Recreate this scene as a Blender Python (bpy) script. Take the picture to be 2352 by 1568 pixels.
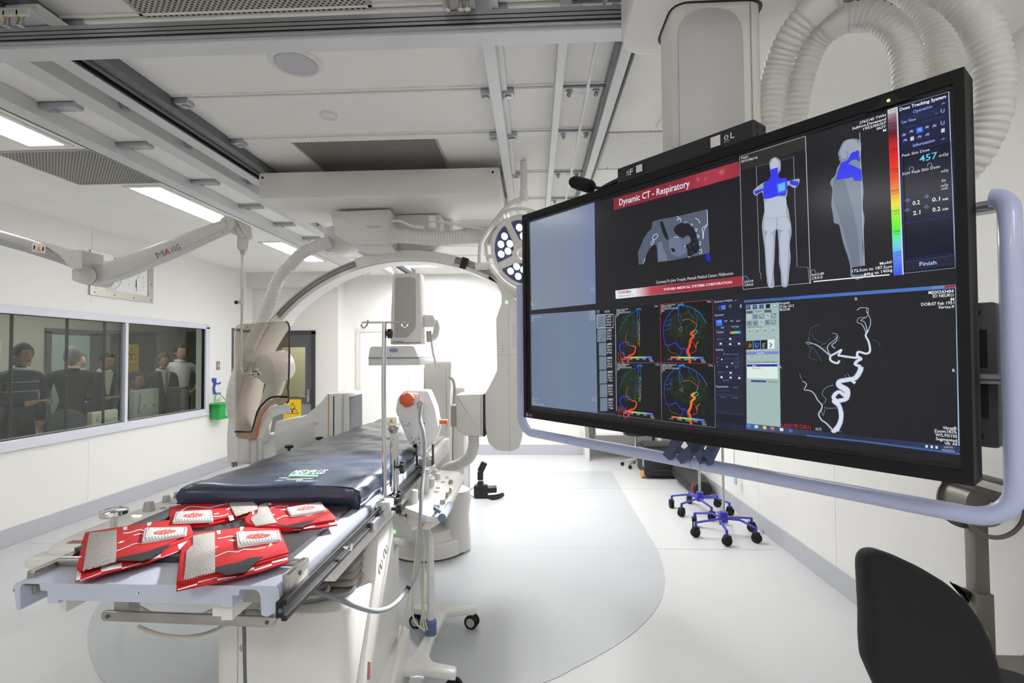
import bpy, bmesh, math, random
from mathutils import Matrix, Vector
rnd = random.Random(7)
PI = math.pi
SC = bpy.context.scene
COL = SC.collection
for o in list(bpy.data.objects): bpy.data.objects.remove(o)

# ---------------------------------------------------------------- camera
F = 1160.0                     # focal length for a 2352 px wide frame
EYE = Vector((0, 0, 1.62))
YAW, PITCH, ROLL = 0.04360265, 0.02761426, -0.00784336
cy, sy, cp, sp, cr, sr = math.cos(YAW), math.sin(YAW), math.cos(PITCH), math.sin(PITCH), math.cos(ROLL), math.sin(ROLL)
RM = (Matrix(((cr, -sr, 0), (sr, cr, 0), (0, 0, 1))) @ Matrix(((1, 0, 0), (0, cp, sp), (0, -sp, cp)))
      @ Matrix(((cy, 0, sy), (0, 1, 0), (-sy, 0, cy))) @ Matrix(((1, 0, 0), (0, 0, -1), (0, 1, 0))))
cam = bpy.data.objects.new('camera', bpy.data.cameras.new('camera'))
COL.objects.link(cam)
cam.matrix_world = Matrix.Translation(EYE) @ Matrix((RM[0], -RM[1], -RM[2])).transposed().to_4x4()
cam.data.sensor_width = 36; cam.data.lens = F / 2352 * 36
cam.data.clip_start = 0.05; cam.data.clip_end = 60
cam.data.dof.use_dof = True; cam.data.dof.focus_distance = 1.45; cam.data.dof.aperture_fstop = 9
SC.camera = cam
RT = RM.transposed()

def ray(px, py): return RT @ Vector(((px - 1176) / F, (py - 784) / F, 1))
def atz(px, py, z): d = ray(px, py); return EYE + d * ((z - EYE.z) / d.z)
def atx(px, py, x): d = ray(px, py); return EYE + d * (x / d.x)
def aty(px, py, y): d = ray(px, py); return EYE + d * (y / d.y)

# ---------------------------------------------------------------- world, exposure, lamps
w = bpy.data.worlds.new('world'); SC.world = w; w.use_nodes = True
w.node_tree.nodes['Background'].inputs[0].default_value = (0.9, 0.94, 1, 1)
w.node_tree.nodes['Background'].inputs[1].default_value = 0.25
SC.view_settings.view_transform = 'Standard'; SC.view_settings.look = 'None'
SC.view_settings.exposure = 0.0; SC.view_settings.gamma = 1; SC.view_settings.use_curve_mapping = False
CEIL_LAMP = 12.2               # brightness of the recessed ceiling lights
FAR_LAMP = 74.0                # the brighter ones at the far end
NEAR_LAMP = 22.0               # lamps behind the viewer
ROOM_LAMP = 2.5                # control room

def area(name, loc, sx, sy, power, rot=(0, 0, 0), color=(1, 1, 1)):
    l = bpy.data.lights.new(name, 'AREA'); l.shape = 'RECTANGLE'; l.size = sx; l.size_y = sy; l.energy = power; l.color = color
    o = bpy.data.objects.new(name, l); o.location = loc; o.rotation_euler = rot; COL.objects.link(o); return o

# ---------------------------------------------------------------- materials
def lin(c):
    if isinstance(c, str): c = tuple(int(c[i:i + 2], 16) / 255 for i in (0, 2, 4))
    return tuple((x / 12.92 if x <= .04045 else ((x + .055) / 1.055) ** 2.4) for x in c)
MATS = {}
def mat(name, c, rough=.5, metal=0, coat=0, emit=0, bump=0, bscale=300, var=0, vscale=6, spec=.5):
    if name in MATS: return MATS[name]
    m = bpy.data.materials.new(name); m.use_nodes = True; nt = m.node_tree; b = nt.nodes['Principled BSDF']
    c = lin(c); b.inputs['Base Color'].default_value = (*c, 1); b.inputs['Roughness'].default_value = rough
    b.inputs['Metallic'].default_value = metal; b.inputs['Coat Weight'].default_value = coat
    b.inputs['Specular IOR Level'].default_value = spec
    if emit: b.inputs['Emission Color'].default_value = (*c, 1); b.inputs['Emission Strength'].default_value = emit
    if bump or var:
        tc = nt.nodes.new('ShaderNodeTexCoord')
    if bump:
        n = nt.nodes.new('ShaderNodeTexNoise'); n.inputs['Scale'].default_value = bscale
        bp = nt.nodes.new('ShaderNodeBump'); bp.inputs['Strength'].default_value = bump; bp.inputs['Distance'].default_value = .002
        nt.links.new(tc.outputs['Object'], n.inputs['Vector']); nt.links.new(n.outputs['Fac'], bp.inputs['Height']); nt.links.new(bp.outputs['Normal'], b.inputs['Normal'])
    if var:
        n = nt.nodes.new('ShaderNodeTexNoise'); n.inputs['Scale'].default_value = vscale; n.inputs['Detail'].default_value = 4
        r = nt.nodes.new('ShaderNodeValToRGB')
        r.color_ramp.elements[0].position = .3; r.color_ramp.elements[1].position = .7
        r.color_ramp.elements[0].color = (*[x * (1 - var) for x in c], 1); r.color_ramp.elements[1].color = (*[min(1, x * (1 + var)) for x in c], 1)
        nt.links.new(tc.outputs['Object'], n.inputs['Vector']); nt.links.new(n.outputs['Fac'], r.inputs['Fac']); nt.links.new(r.outputs['Color'], b.inputs['Base Color'])
    MATS[name] = m; return m
def emis(name, c, s):
    if name in MATS: return MATS[name]
    m = bpy.data.materials.new(name); m.use_nodes = True; b = m.node_tree.nodes['Principled BSDF']
    b.inputs['Base Color'].default_value = (.8, .8, .8, 1); b.inputs['Emission Color'].default_value = (*lin(c), 1); b.inputs['Emission Strength'].default_value = s
    MATS[name] = m; return m

WALL = mat('wall_paint', 'e8e7e4', .55, bump=.03, bscale=60)
CEIL = mat('ceiling_paint', 'f3f1ec', .6, var=.02, vscale=2)
EQ = mat('equipment_shell', 'e9e6e2', .38, coat=.15, bump=.02, bscale=900)
EQW = mat('white_shell', 'e6e5e2', .3, coat=.3)
GREYP = mat('grey_shell', 'b3afa9', .4)
DGREY = mat('dark_grey_plastic', '4a4a4d', .45)
BLACK = mat('black_plastic', '111113', .45)
BLACKM = mat('black_metal', '1b1b1d', .35, metal=.3)
ALU = mat('brushed_aluminium', 'b4b7bb', .38, metal=.75, var=.05, vscale=40)
ALUW = mat('anodised_white_rail', 'd6d7d8', .4, metal=.25)
ALUD = mat('dark_aluminium', '6d7073', .4, metal=.5)
STEEL = mat('stainless_steel', 'b9b5ae', .28, metal=.95, var=.08, vscale=25)
CHROME = mat('chrome', 'dcdcdc', .09, metal=1)
LAV = mat('lavender_paint', 'bcc4e6', .33, coat=.3)
LAVT = mat('pale_blue_table_end', 'c3c9da', .45)
HOSE = mat('corrugated_hose', 'e2e0dc', .42)
RUB = mat('black_rubber', '0d0d0e', .8)
BLUE = mat('blue_paint', '2a30a4', .35, coat=.2)

# ---------------------------------------------------------------- mesh builder
def rounded(poly, r, n=5):
    """round the corners of a 2D polygon; r is one radius or one per corner"""
    out = []; N = len(poly)
    for i in range(N):
        p = Vector(poly[i]).to_2d(); a = Vector(poly[i - 1]).to_2d(); b = Vector(poly[(i + 1) % N]).to_2d()
        rr = r[i] if isinstance(r, (list, tuple)) else r
        u = a - p; v = b - p
        rr = min(rr, u.length * .49, v.length * .49)
        if rr < 1e-5: out.append((p.x, p.y)); continue
        A = p + u.normalized() * rr; B = p + v.normalized() * rr
        for k in range(n + 1):
            t = k / n; q = A * (1 - t) ** 2 + p * 2 * t * (1 - t) + B * t * t; out.append((q.x, q.y))
    return out
def catmull(pts, n=8, closed=False):
    P = [Vector(p) for p in pts]; N = len(P); out = []
    for i in range(N if closed else N - 1):
        p1 = P[i]; p2 = P[(i + 1) % N]
        p0 = P[i - 1] if (i > 0 or closed) else p1 * 2 - p2
        p3 = P[(i + 2) % N] if (i + 2 < N or closed) else p2 * 2 - p1
        for k in range(n):
            t = k / n
            out.append(.5 * ((2 * p1) + (p2 - p0) * t + (2 * p0 - 5 * p1 + 4 * p2 - p3) * t * t + (3 * p1 - p0 - 3 * p2 + p3) * t ** 3))
    if not closed: out.append(P[-1])
    return out
def resample(pts, step):
    out = [pts[0].copy()]; acc = 0
    for a, b in zip(pts, pts[1:]):
        L = (b - a).length
        if L < 1e-9: continue
        d = step - acc
        while d <= L: out.append(a.lerp(b, d / L)); d += step
        acc = (acc + L) % step
    return out
def frame(d, up=Vector((0, 0, 1))):
    d = d.normalized()
    if abs(d.dot(up)) > .98: up = Vector((0, 1, 0))
    x = up.cross(d).normalized(); y = d.cross(x); return x, y

class MB:
    def __init__(s): s.bm = bmesh.new(); s.mi = 0; s.M = Matrix.Identity(4)
    def add(s, V, Fs, M=None):
        T = s.M @ M if M is not None else s.M
        vs = [s.bm.verts.new(T @ Vector(v)) for v in V]; out = []
        for f in Fs:
            try: q = s.bm.faces.new([vs[i] for i in f]); q.material_index = s.mi; out.append(q)
            except ValueError: pass
        return out
    def merge(s, t, M=None):
        t.verts.index_update()
        s.add([v.co.copy() for v in t.verts], [[v.index for v in f.verts] for f in t.faces], M); t.free(); return s
    def box(s, a, b, r=0, M=None, seg=2):
        x0, y0, z0 = a; x1, y1, z1 = b
        V = [(x0, y0, z0), (x1, y0, z0), (x1, y1, z0), (x0, y1, z0), (x0, y0, z1), (x1, y0, z1), (x1, y1, z1), (x0, y1, z1)]
        Fs = [(0, 3, 2, 1), (4, 5, 6, 7), (0, 1, 5, 4), (1, 2, 6, 5), (2, 3, 7, 6), (3, 0, 4, 7)]
        if r <= 0: s.add(V, Fs, M); return s
        t = bmesh.new(); vs = [t.verts.new(v) for v in V]
        for f in Fs: t.faces.new([vs[i] for i in f])
        r = min(r, .49 * min(abs(x1 - x0), abs(y1 - y0), abs(z1 - z0)))
        bmesh.ops.bevel(t, geom=list(t.edges), offset=r, segments=seg, profile=.5, affect='EDGES')
        return s.merge(t, M)
    def cbox(s, c, size, r=0, M=None, seg=2):
        c = Vector(c); h = Vector(size) / 2; return s.box(c - h, c + h, r, M, seg)
    def cyl(s, p0, p1, r0, r1=None, n=24, cap=True):
        r1 = r0 if r1 is None else r1; p0 = Vector(p0); p1 = Vector(p1); x, y = frame(p1 - p0)
        V = []; 
        for p, r in ((p0, r0), (p1, r1)):
            for k in range(n): a = 2 * PI * k / n; V.append(p + x * (r * math.cos(a)) + y * (r * math.sin(a)))
        Fs = [(k, (k + 1) % n, n + (k + 1) % n, n + k) for k in range(n)]
        if cap: Fs += [tuple(range(n - 1, -1, -1)), tuple(range(n, 2 * n))]
        s.add(V, Fs); return s
    def tube(s, pts, r, n=12, closed=False, cap=True):
        P = [Vector(p) for p in pts]; N = len(P); V = []; Fs = []
        x, y = frame((P[1] - P[0]))
        for i in range(N):
            if closed: d = (P[(i + 1) % N] - P[i - 1])
            else: d = P[min(i + 1, N - 1)] - P[max(i - 1, 0)]
            d.normalize(); x = (x - d * x.dot(d)).normalized(); y = d.cross(x)
            rr = r(i / (N - 1)) if callable(r) else (r[i] if isinstance(r, list) else r)
            if not isinstance(rr, tuple): rr = (rr, rr)
            for k in range(n): a = 2 * PI * k / n; V.append(P[i] + x * (rr[0] * math.cos(a)) + y * (rr[1] * math.sin(a)))
        for i in range(N if closed else N - 1):
            j = (i + 1) % N
            for k in range(n): Fs.append((i * n + k, i * n + (k + 1) % n, j * n + (k + 1) % n, j * n + k))
        if cap and not closed: Fs += [tuple(range(n - 1, -1, -1)), tuple(range((N - 1) * n, N * n))]
        s.add(V, Fs); return s
    def hose(s, pts, r, pitch=.018, depth=.12, n=22):
        P = resample(catmull(pts, 12), pitch / 6); prof = [0, .75, 1, 1, .75, 0]
        return s.tube(P, [r * (1 - depth + depth * prof[i % 6]) for i in range(len(P))], n)
    def lathe(s, prof, M=None, n=32):
        V = []; Fs = []
        for r, z in prof:
            for k in range(n): a = 2 * PI * k / n; V.append((r * math.cos(a), r * math.sin(a), z))
        for i in range(len(prof) - 1):
            for k in range(n): Fs.append((i * n + k, i * n + (k + 1) % n, (i + 1) * n + (k + 1) % n, (i + 1) * n + k))
        Fs += [tuple(range(n - 1, -1, -1)), tuple(range((len(prof) - 1) * n, len(prof) * n))]
        s.add(V, Fs, M); return s
    def prism(s, poly, d0, d1, M=None, axis='y', bevel=0):
        """extrude a 2D polygon: axis y -> (x,z) polygon along Y; x -> (y,z) along X; z -> (x,y) along Z"""
        f = {'y': lambda p, d: (p[0], d, p[1]), 'x': lambda p, d: (d, p[0], p[1]), 'z': lambda p, d: (p[0], p[1], d)}[axis]
        n = len(poly); V = [f(p, d0) for p in poly] + [f(p, d1) for p in poly]
        Fs = [tuple(range(n)), tuple(range(2 * n - 1, n - 1, -1))] + [(k, k + n, (k + 1) % n + n, (k + 1) % n) for k in range(n)]
        if bevel:
            t = bmesh.new(); vs = [t.verts.new(v) for v in V]; fs = [t.faces.new([vs[i] for i in q]) for q in Fs]
            bmesh.ops.recalc_face_normals(t, faces=t.faces)
            bmesh.ops.bevel(t, geom=list(set(fs[0].edges) | set(fs[1].edges)), offset=bevel, segments=2, profile=.5, affect='EDGES')
            return s.merge(t, M)
        s.add(V, Fs, M); return s
    def sphere(s, c, r, sc=(1, 1, 1), M=None, u=20, v=12):
        V = [(0, 0, 1)]; Fs = []
        for i in range(1, v):
            for k in range(u): a = PI * i / v; b = 2 * PI * k / u; V.append((math.sin(a) * math.cos(b), math.sin(a) * math.sin(b), math.cos(a)))
        V.append((0, 0, -1)); L = len(V) - 1
        V = [(c[0] + x * r * sc[0], c[1] + y * r * sc[1], c[2] + z * r * sc[2]) for x, y, z in V]
        for k in range(u):
            Fs.append((0, 1 + k, 1 + (k + 1) % u)); Fs.append((L, L - u + (k + 1) % u, L - u + k))
            for i in range(v - 2): Fs.append((1 + i * u + k, 1 + (i + 1) * u + k, 1 + (i + 1) * u + (k + 1) % u, 1 + i * u + (k + 1) % u))
        s.add(V, Fs, M); return s
    def strip(s, pts, n0, th=.0):   # a flat polygon given by 3D points
        s.add(pts, [tuple(range(len(pts)))]); return s
    def build(s, name, mats, parent=None, smooth=35, local=False, fix=True):
        if fix: bmesh.ops.recalc_face_normals(s.bm, faces=s.bm.faces)
        me = bpy.data.meshes.new(name); s.bm.to_mesh(me); s.bm.free()
        for m in (mats if isinstance(mats, (list, tuple)) else [mats]): me.materials.append(m)
        if smooth:
            me.polygons.foreach_set('use_smooth', [True] * len(me.polygons)); me.set_sharp_from_angle(angle=math.radians(smooth))
        o = bpy.data.objects.new(name, me); COL.objects.link(o)
        if parent is not None:
            o.parent = parent
            if not local: o.matrix_parent_inverse = WM.get(parent.name, Matrix.Identity(4)).inverted()
        return o
WM = {}
def tag(o, label=None, cat=None, group=None, kind=None):
    if label: o['label'] = label
    if cat: o['category'] = cat
    if group: o['group'] = group
    if kind: o['kind'] = kind
    return o
def thing(name, label, cat, loc=(0, 0, 0), rz=0, group=None):
    o = bpy.data.objects.new(name, None); COL.objects.link(o); o.location = loc; o.rotation_euler = (0, 0, rz); o.empty_display_size = .1
    WM[o.name] = Matrix.Translation(Vector(loc)) @ Matrix.Rotation(rz, 4, 'Z')
    return tag(o, label, cat, group)
def struct(o): o['kind'] = 'structure'; return o
def copy_tree(o, parent=None):
    c = o.copy(); COL.objects.link(c)
    if parent is not None: c.parent = parent
    for ch in list(o.children): copy_tree(ch, c)
    return c
def txt(body, M, h, width=None, align='LEFT', bold=0, mono=False):
    """text as flat mesh data: (verts, faces) in the frame M (x right, y up); h = cap height"""
    cu = bpy.data.curves.new('t', 'FONT'); cu.body = body; cu.size = 1; cu.align_x = 'LEFT'; cu.resolution_u = 2; cu.offset = bold
    ob = bpy.data.objects.new('t', cu); me = bpy.data.meshes.new_from_object(ob)
    V = [v.co.copy() for v in me.vertices]; Fs = [tuple(p.vertices) for p in me.polygons]
    bpy.data.objects.remove(ob); bpy.data.curves.remove(cu); bpy.data.meshes.remove(me)
    if not V: return [], []
    x0 = min(v.x for v in V); x1 = max(v.x for v in V); k = h / .69; kx = (width / (x1 - x0)) if width else k
    sh = {'LEFT': 0, 'RIGHT': -(x1 - x0) * kx, 'CENTER': -(x1 - x0) * kx / 2}[align]
    return [M @ Vector(((v.x - x0) * kx + sh, v.y * k, 0)) for v in V], Fs
def axes(o, x, y):   # frame from origin and two directions
    x = Vector(x).normalized(); z = x.cross(Vector(y)).normalized(); y = z.cross(x)
    return Matrix(((x.x, y.x, z.x, o[0]), (x.y, y.y, z.y, o[1]), (x.z, y.z, z.z, o[2]), (0, 0, 0, 1)))
# ================================================================ SETTING
XL, XR, YF, YB, ZC = -4.58, 2.06, 8.3, -2.2, 2.98
W0, W1, WZ0, WZ1 = 3.0, 6.86, .90, 2.05         # observation window opening
D0, D1 = 7.50, 7.93                             # cupboard door in the left wall

fl = mat('vinyl_floor', 'cbccce', .32, coat=.1, bump=.05, bscale=500, var=.02, vscale=1.5)
fli = mat('vinyl_floor_grey_inlay', 'b4b8bc', .32, coat=.1, bump=.05, bscale=500, var=.02, vscale=1.5)
b = MB(); b.box((-8.6, YB - .2, -.1), (3.2, 11.6, 0)); floor = struct(b.build('floor', fl, smooth=0))
right = [(1.06, 7.11), (1.03, 5.8), (1.02, 4.84), (1.0, 4.21), (.94, 3.8), (.84, 3.46), (.69, 3.18), (.48, 2.92), (.22, 2.69), (0, 2.53), (-.5, 2.33), (-1.1, 2.25), (-1.7, 2.3),
         (-2.12, 2.46), (-2.32, 2.6), (-2.54, 2.8), (-2.74, 3.03), (-2.9, 3.3), (-3.0, 3.7), (-3.04, 4.2), (-3.05, 4.84), (-3.05, 7.11)]
cur = [(v.x, v.y) for v in catmull([(x, y, 0) for x, y in right], 5)]
b = MB(); b.prism(cur, .0005, .0025, axis='z'); inlay = b.build('floor_inlay', fli, floor, smooth=0)
b = MB()
for y in (4.3, 6.2): b.box((-4.5, y - .0015, .0026), (2.0, y + .0015, .003))
b.build('floor_seam', mat('floor_seam', 'a9abae', .5), floor, smooth=0)

b = MB()
T = .14
b.box((XL - T, YB, 0), (XL, W0, ZC)); b.box((XL - T, W0, 0), (XL, W1, WZ0)); b.box((XL - T, W0, WZ1), (XL, W1, ZC))
b.box((XL - T, W1, 0), (XL, D0, ZC)); b.box((XL - T, D0, 2.03), (XL, D1, ZC)); b.box((XL - T, D1, 0), (XL, 8.1, ZC))
struct(b.build('wall_left', WALL, smooth=0))
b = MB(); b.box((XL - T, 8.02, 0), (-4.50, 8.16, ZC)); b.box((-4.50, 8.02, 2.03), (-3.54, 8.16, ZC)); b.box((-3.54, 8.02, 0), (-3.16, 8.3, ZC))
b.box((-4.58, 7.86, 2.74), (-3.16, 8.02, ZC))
struct(b.build('wall_back_left', mat('corner_paint_with_shade', 'e0dcd7', .6), smooth=0))  # wall paint greyed: the corner's shade is put into the colour
b = MB(); b.box((-3.3, YF, 0), (XR + .2, YF + .14, ZC)); struct(b.build('wall_far', WALL, smooth=0))
b = MB(); b.box((XR, YB, 0), (XR + .14, YF + .2, ZC)); struct(b.build('wall_right', WALL, smooth=0))
b = MB(); b.box((XL - T, YB - .14, 0), (XR + .14, YB, ZC)); struct(b.build('wall_near', WALL, smooth=0))
b = MB(); b.box((XL - T, YB - .14, ZC), (XR + .2, YF + .2, ZC + .12))
RY = [.1, .72, 1.33, 1.94, 2.55, 3.05, 3.73, 4.36, 4.97, 5.58, 6.19, 6.8, 7.41]
for y in RY:                                     # raised joints between the rails
    b.box((-2.7, y - .03, ZC - .012), (.44, y + .03, ZC), .003); b.box((-2.7, y - .055, ZC - .006), (.44, y - .042, ZC))
struct(b.build('ceiling', CEIL, smooth=0))
# upstand of vinyl along the walls
sk = mat('vinyl_upstand', 'b4b6bd', .4)
def skirt(name, a, c):
    b = MB(); b.box(a, c, .004); struct(b.build(name, sk, smooth=0))
skirt('baseboard_left', (XL, YB, 0), (XL + .012, D0 - .04, .155))
skirt('baseboard_right', (XR - .012, YB, 0), (XR, YF, .155))
skirt('baseboard_far', (-2.02, YF - .012, 0), (XR, YF, .165))
# wall panel joints
b = MB()
for y in (5.02,): b.box((XL, y - .002, 2.2), (XL + .0015, y + .002, ZC)); b.box((XL, y - .002, 0.16), (XL + .0015, y + .002, .8))
struct(b.build('trim_1', mat('joint_line', 'dad8d5', .6), smooth=0))
b = MB()
for y in (1.2, 3.6, 4.8, 6.1): b.box((XR - .0015, y - .002, .16), (XR, y + .002, ZC))
struct(b.build('trim_2', MATS['joint_line'], smooth=0))

# observation window
LF = mat('window_frame_paint', 'd5d6e2', .35, coat=.2)
b = MB(); fw = .085
yN, yP = W0, W1
b.box((XL - .02, yN - .05, WZ1 - .03), (XL + .02, yP + .06, WZ1 + .045), .004); b.box((XL - .02, yN - .05, WZ0 - .07), (XL + .02, yP + .06, WZ0 + .01), .004)
b.box((XL - .02, yP - .02, WZ0), (XL + .02, yP + .06, WZ1), .004); b.box((XL - .02, yN - .05, WZ0), (XL + .02, yN + .03, WZ1), .004)
b.box((XL - T, yN, WZ0 - .001), (XL, yP, WZ0 + .012)); b.box((XL - T, yN, WZ1 - .012), (XL, yP, WZ1 + .001))
b.box((XL + .02, yN - .05, WZ0 - .078), (XL + .03, yP + .06, WZ0 - .062), .002)
win = struct(b.build('window_1', LF, smooth=0))
b = MB(); b.box((XL - .05, 5.46, WZ0), (XL + .012, 5.50, WZ1), .003); b.build('mullion', LF, win, smooth=0)
b = MB(); b.box((XL - .045, yP - .022, WZ0), (XL - .004, yP - .018, WZ1)); b.box((XL - .03, yN, WZ1 - .036), (XL - .004, yP, WZ1 - .03)); b.box((XL - .03, yN, WZ0 + .012), (XL - .004, yP, WZ0 + .018))
b.build('glazing_gasket', BLACK, win, smooth=0)
def glass(name, tint, rough=0, alpha=.035, ior=1.45):
    m = bpy.data.materials.new(name); m.use_nodes = True; nt = m.node_tree
    for n in list(nt.nodes): nt.nodes.remove(n)
    out = nt.nodes.new('ShaderNodeOutputMaterial'); tr = nt.nodes.new('ShaderNodeBsdfTransparent'); gl = nt.nodes.new('ShaderNodeBsdfGlossy')
    mx = nt.nodes.new('ShaderNodeMixShader'); lw = nt.nodes.new('ShaderNodeLayerWeight'); lw.inputs['Blend'].default_value = .5
    pw = nt.nodes.new('ShaderNodeMath'); pw.operation = 'POWER'; pw.inputs[1].default_value = 4.5; fr = nt.nodes.new('ShaderNodeMath'); fr.operation = 'MULTIPLY_ADD'; fr.inputs[1].default_value = .8; fr.inputs[2].default_value = alpha
    nt.links.new(lw.outputs['Facing'], pw.inputs[0]); nt.links.new(pw.outputs[0], fr.inputs[0])
    tr.inputs['Color'].default_value = (*tint, 1); gl.inputs['Roughness'].default_value = rough
    nt.links.new(fr.outputs[0], mx.inputs[0]); nt.links.new(tr.outputs[0], mx.inputs[1]); nt.links.new(gl.outputs[0], mx.inputs[2]); nt.links.new(mx.outputs[0], out.inputs[0]); return m
WG = glass('window_glass', (.80, .84, .80), ior=1.5)
for a, c in ((yN, 5.46), (5.50, yP)):
    b = MB(); b.box((XL - .028, a, WZ0), (XL - .022, c, WZ1)); b.build('window_pane', WG, win, smooth=0)

# doors
DG = mat('dark_grey_door', '56565b', .45); DGL = mat('kick_plate_grey', '8a8a8e', .4, metal=.3)
b = MB(); b.box((XL - .03, D0 - .04, 0), (XL + .012, D0, 2.07), .003); b.box((XL - .03, D0, 2.03), (XL + .012, D1 + .03, 2.07), .003)
dr = struct(b.build('door_1', DG, smooth=0))
b = MB(); b.box((XL - .06, D0, .0), (XL - .02, D1, 2.03)); b.build('door_leaf', mat('light_door_leaf', 'c4bfb6', .5), dr, smooth=0)
Y8 = 8.02
b = MB(); b.box((-4.56, Y8 - .02, 0), (-4.50, Y8 + .1, 2.03)); b.box((-4.56, Y8 - .02, 1.99), (-3.53, Y8 + .1, 2.05)); b.box((-3.59, Y8 - .02, 0), (-3.53, Y8 + .1, 2.03))
dr = struct(b.build('door_2', mat('door_frame_black', '37373b', .45), smooth=0))
b = MB()
b.box((-4.50, Y8, .005), (-3.59, Y8 + .045, .98)); b.box((-4.50, Y8, 1.78), (-3.59, Y8 + .045, 1.99)); b.box((-4.50, Y8, .98), (-4.10, Y8 + .045, 1.78)); b.box((-3.70, Y8, .98), (-3.59, Y8 + .045, 1.78))
b.build('door_leaf', DG, dr, smooth=0)
b = MB(); b.box((-4.49, Y8 - .004, .02), (-3.6, Y8, .86)); b.build('kick_plate', DGL, dr, smooth=0)
b = MB(); b.box((-4.10, Y8 + .018, .98), (-3.70, Y8 + .026, 1.78)); b.build('window_pane', WG, dr, smooth=0)
b = MB(); b.box((-3.665, Y8 - .012, .90), (-3.625, Y8, 1.10), .004); b.cyl((-3.645, Y8, .985), (-3.645, Y8 - .05, .985), .01); b.cyl((-3.645, Y8 - .05, .985), (-3.765, Y8 - .05, .985), .009)
b.build('door_handle', STEEL, dr)
YEL = mat('sign_yellow', 'e8c21c', .5); SB = mat('sign_black', '161616', .6)
def warning_sign(name, label, M, w, h, text, small=None):
    r = thing(name, label, 'sign', M.translation)
    b = MB(); b.box((0, 0, 0), (w, h, .003), M=M); b.build('sign_plate', YEL, r, smooth=0)
    b = MB(); c = (w / 2, h * .62); R = w * .42
    def tri(rr, k): return [(c[0] + rr * math.cos(a), c[1] - w * .04 + rr * math.sin(a)) for a in (PI / 2, PI / 2 + 2 * PI / 3, PI / 2 + 4 * PI / 3)]
    for i in range(3):
        o, q = tri(R, 0), tri(R * .86, 0); j = (i + 1) % 3
        b.add([(o[i][0], o[i][1], .004), (o[j][0], o[j][1], .004), (q[j][0], q[j][1], .004), (q[i][0], q[i][1], .004)], [(0, 1, 2, 3)], M)
    for k in range(3):
        a0 = PI / 2 + k * 2 * PI / 3 + PI; P = [(c[0] + rr * math.cos(a0 + d), c[1] - w * .04 + rr * math.sin(a0 + d), .004) for rr, d in ((R * .1, -.5), (R * .33, -.5), (R * .37, 0), (R * .33, .5), (R * .1, .5))]
        b.add(P, [tuple(range(5))], M)
    b.cyl(M @ Vector((c[0], c[1] - w * .04, .004)), M @ Vector((c[0], c[1] - w * .04, .0045)), R * .07, n=12)
    V, Fs = txt(text, M @ Matrix.Translation((w * .12, h * .2, .0045)), h * .085, w * .76, bold=.01); b.add(V, Fs)
    for k, t in enumerate(small or []):
        V, Fs = txt(t, M @ Matrix.Translation((w * .5, h * (.12 - .07 * k), .0045)), h * .04, w * .5, 'CENTER'); b.add(V, Fs)
    b.build('sign_print', SB, r, smooth=0, fix=False)
warning_sign('warning_sign', 'yellow radiation caution sign on the dark grey door behind the glass shield', axes((-4.05, Y8 - .008, .52), (1, 0, 0), (0, 0, 1)), .29, .42, 'CAUTION', ['X-RAYS'])
# what shows through the door's glass: a pale corridor
b = MB(); b.box((-4.7, 9.3, 0), (-3.2, 9.36, ZC)); b.box((-4.76, 8.16, 0), (-4.7, 9.3, ZC)); b.box((-3.28, 8.44, 0), (-3.22, 9.3, ZC)); b.box((-4.76, 8.16, 2.6), (-3.2, 9.36, 2.66))
struct(b.build('wall_corridor', mat('corridor_paint', 'd6d0bd', .6), smooth=0))
area('corridor_lamp', (-3.95, 8.8, 2.55), .6, .6, 19, color=(1, .97, .9))
# flush white door in the far wall
b = MB(); b.box((-2.96, YF - .018, 0), (-2.90, YF, 2.03)); b.box((-2.08, YF - .018, 0), (-2.02, YF, 2.03)); b.box((-2.96, YF - .018, 2.03), (-2.02, YF, 2.09))
dr = struct(b.build('door_3', mat('white_door_frame', 'd8d6d2', .5), smooth=0))
b = MB(); b.box((-2.895, YF - .008, .01), (-2.085, YF, 2.02)); b.build('door_leaf', mat('white_door', 'ecebe8', .5), dr, smooth=0)
b = MB(); b.box((-3.12, YF - .02, .99), (-2.98 - .0, YF, 1.20), .003); 
v = b.build('wall_vent', EQW, smooth=0); tag(v, 'small white louvred vent on the far wall beside the white door', 'vent')
v.location.x = -.17
b = MB()
for k in range(5): b.box((-3.095, YF - .024, 1.02 + k * .034), (-3.005, YF - .0195, 1.034 + k * .034))
b.build('louvre', GREYP, v, smooth=0, local=True)

# control room behind the window
cw = mat('control_room_paint', 'b9b5ac', .6); ol = mat('olive_partition', '7c7761', .6); dk = mat('control_room_dark_door', '5c5a57', .5)
XW = -7.5
b = MB(); b.box((-7.64, 2.5, 0), (XW, 11.5, 2.6)); b.box((XW, 11.4, 0), (XL - T, 11.5, 2.6)); b.box((XW, 2.5, 0), (XL - T, 2.6, 2.6))
struct(b.build('wall_control_room', cw, smooth=0))
b = MB(); b.box((-7.64, 2.5, 2.6), (XL - T, 11.5, 2.7)); struct(b.build('ceiling_control_room', mat('control_room_ceiling', 'a7a8a8', .7), smooth=0))
b = MB(); b.box((XW, 8.50, 0), (XW + .05, 9.66, 2.12)); dr = struct(b.build('door_4', mat('control_door_frame', '8f8c82', .5), smooth=0))
b = MB(); b.box((XW + .05, 8.56, 0), (XW + .07, 9.58, 2.06)); b.build('door_leaf', dk, dr, smooth=0)
b = MB(); b.box((XW, 7.42, 0), (XW + .04, 7.5, 2.05)); b.box((XW, 7.42, 2.02), (XW + .04, 8.5, 2.1)); b.box((XW, 8.2, 0), (XW + .04, 8.5, 2.05))
dr = struct(b.build('door_5', mat('doorway_frame_dark', '67666a', .5), smooth=0))
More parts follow.
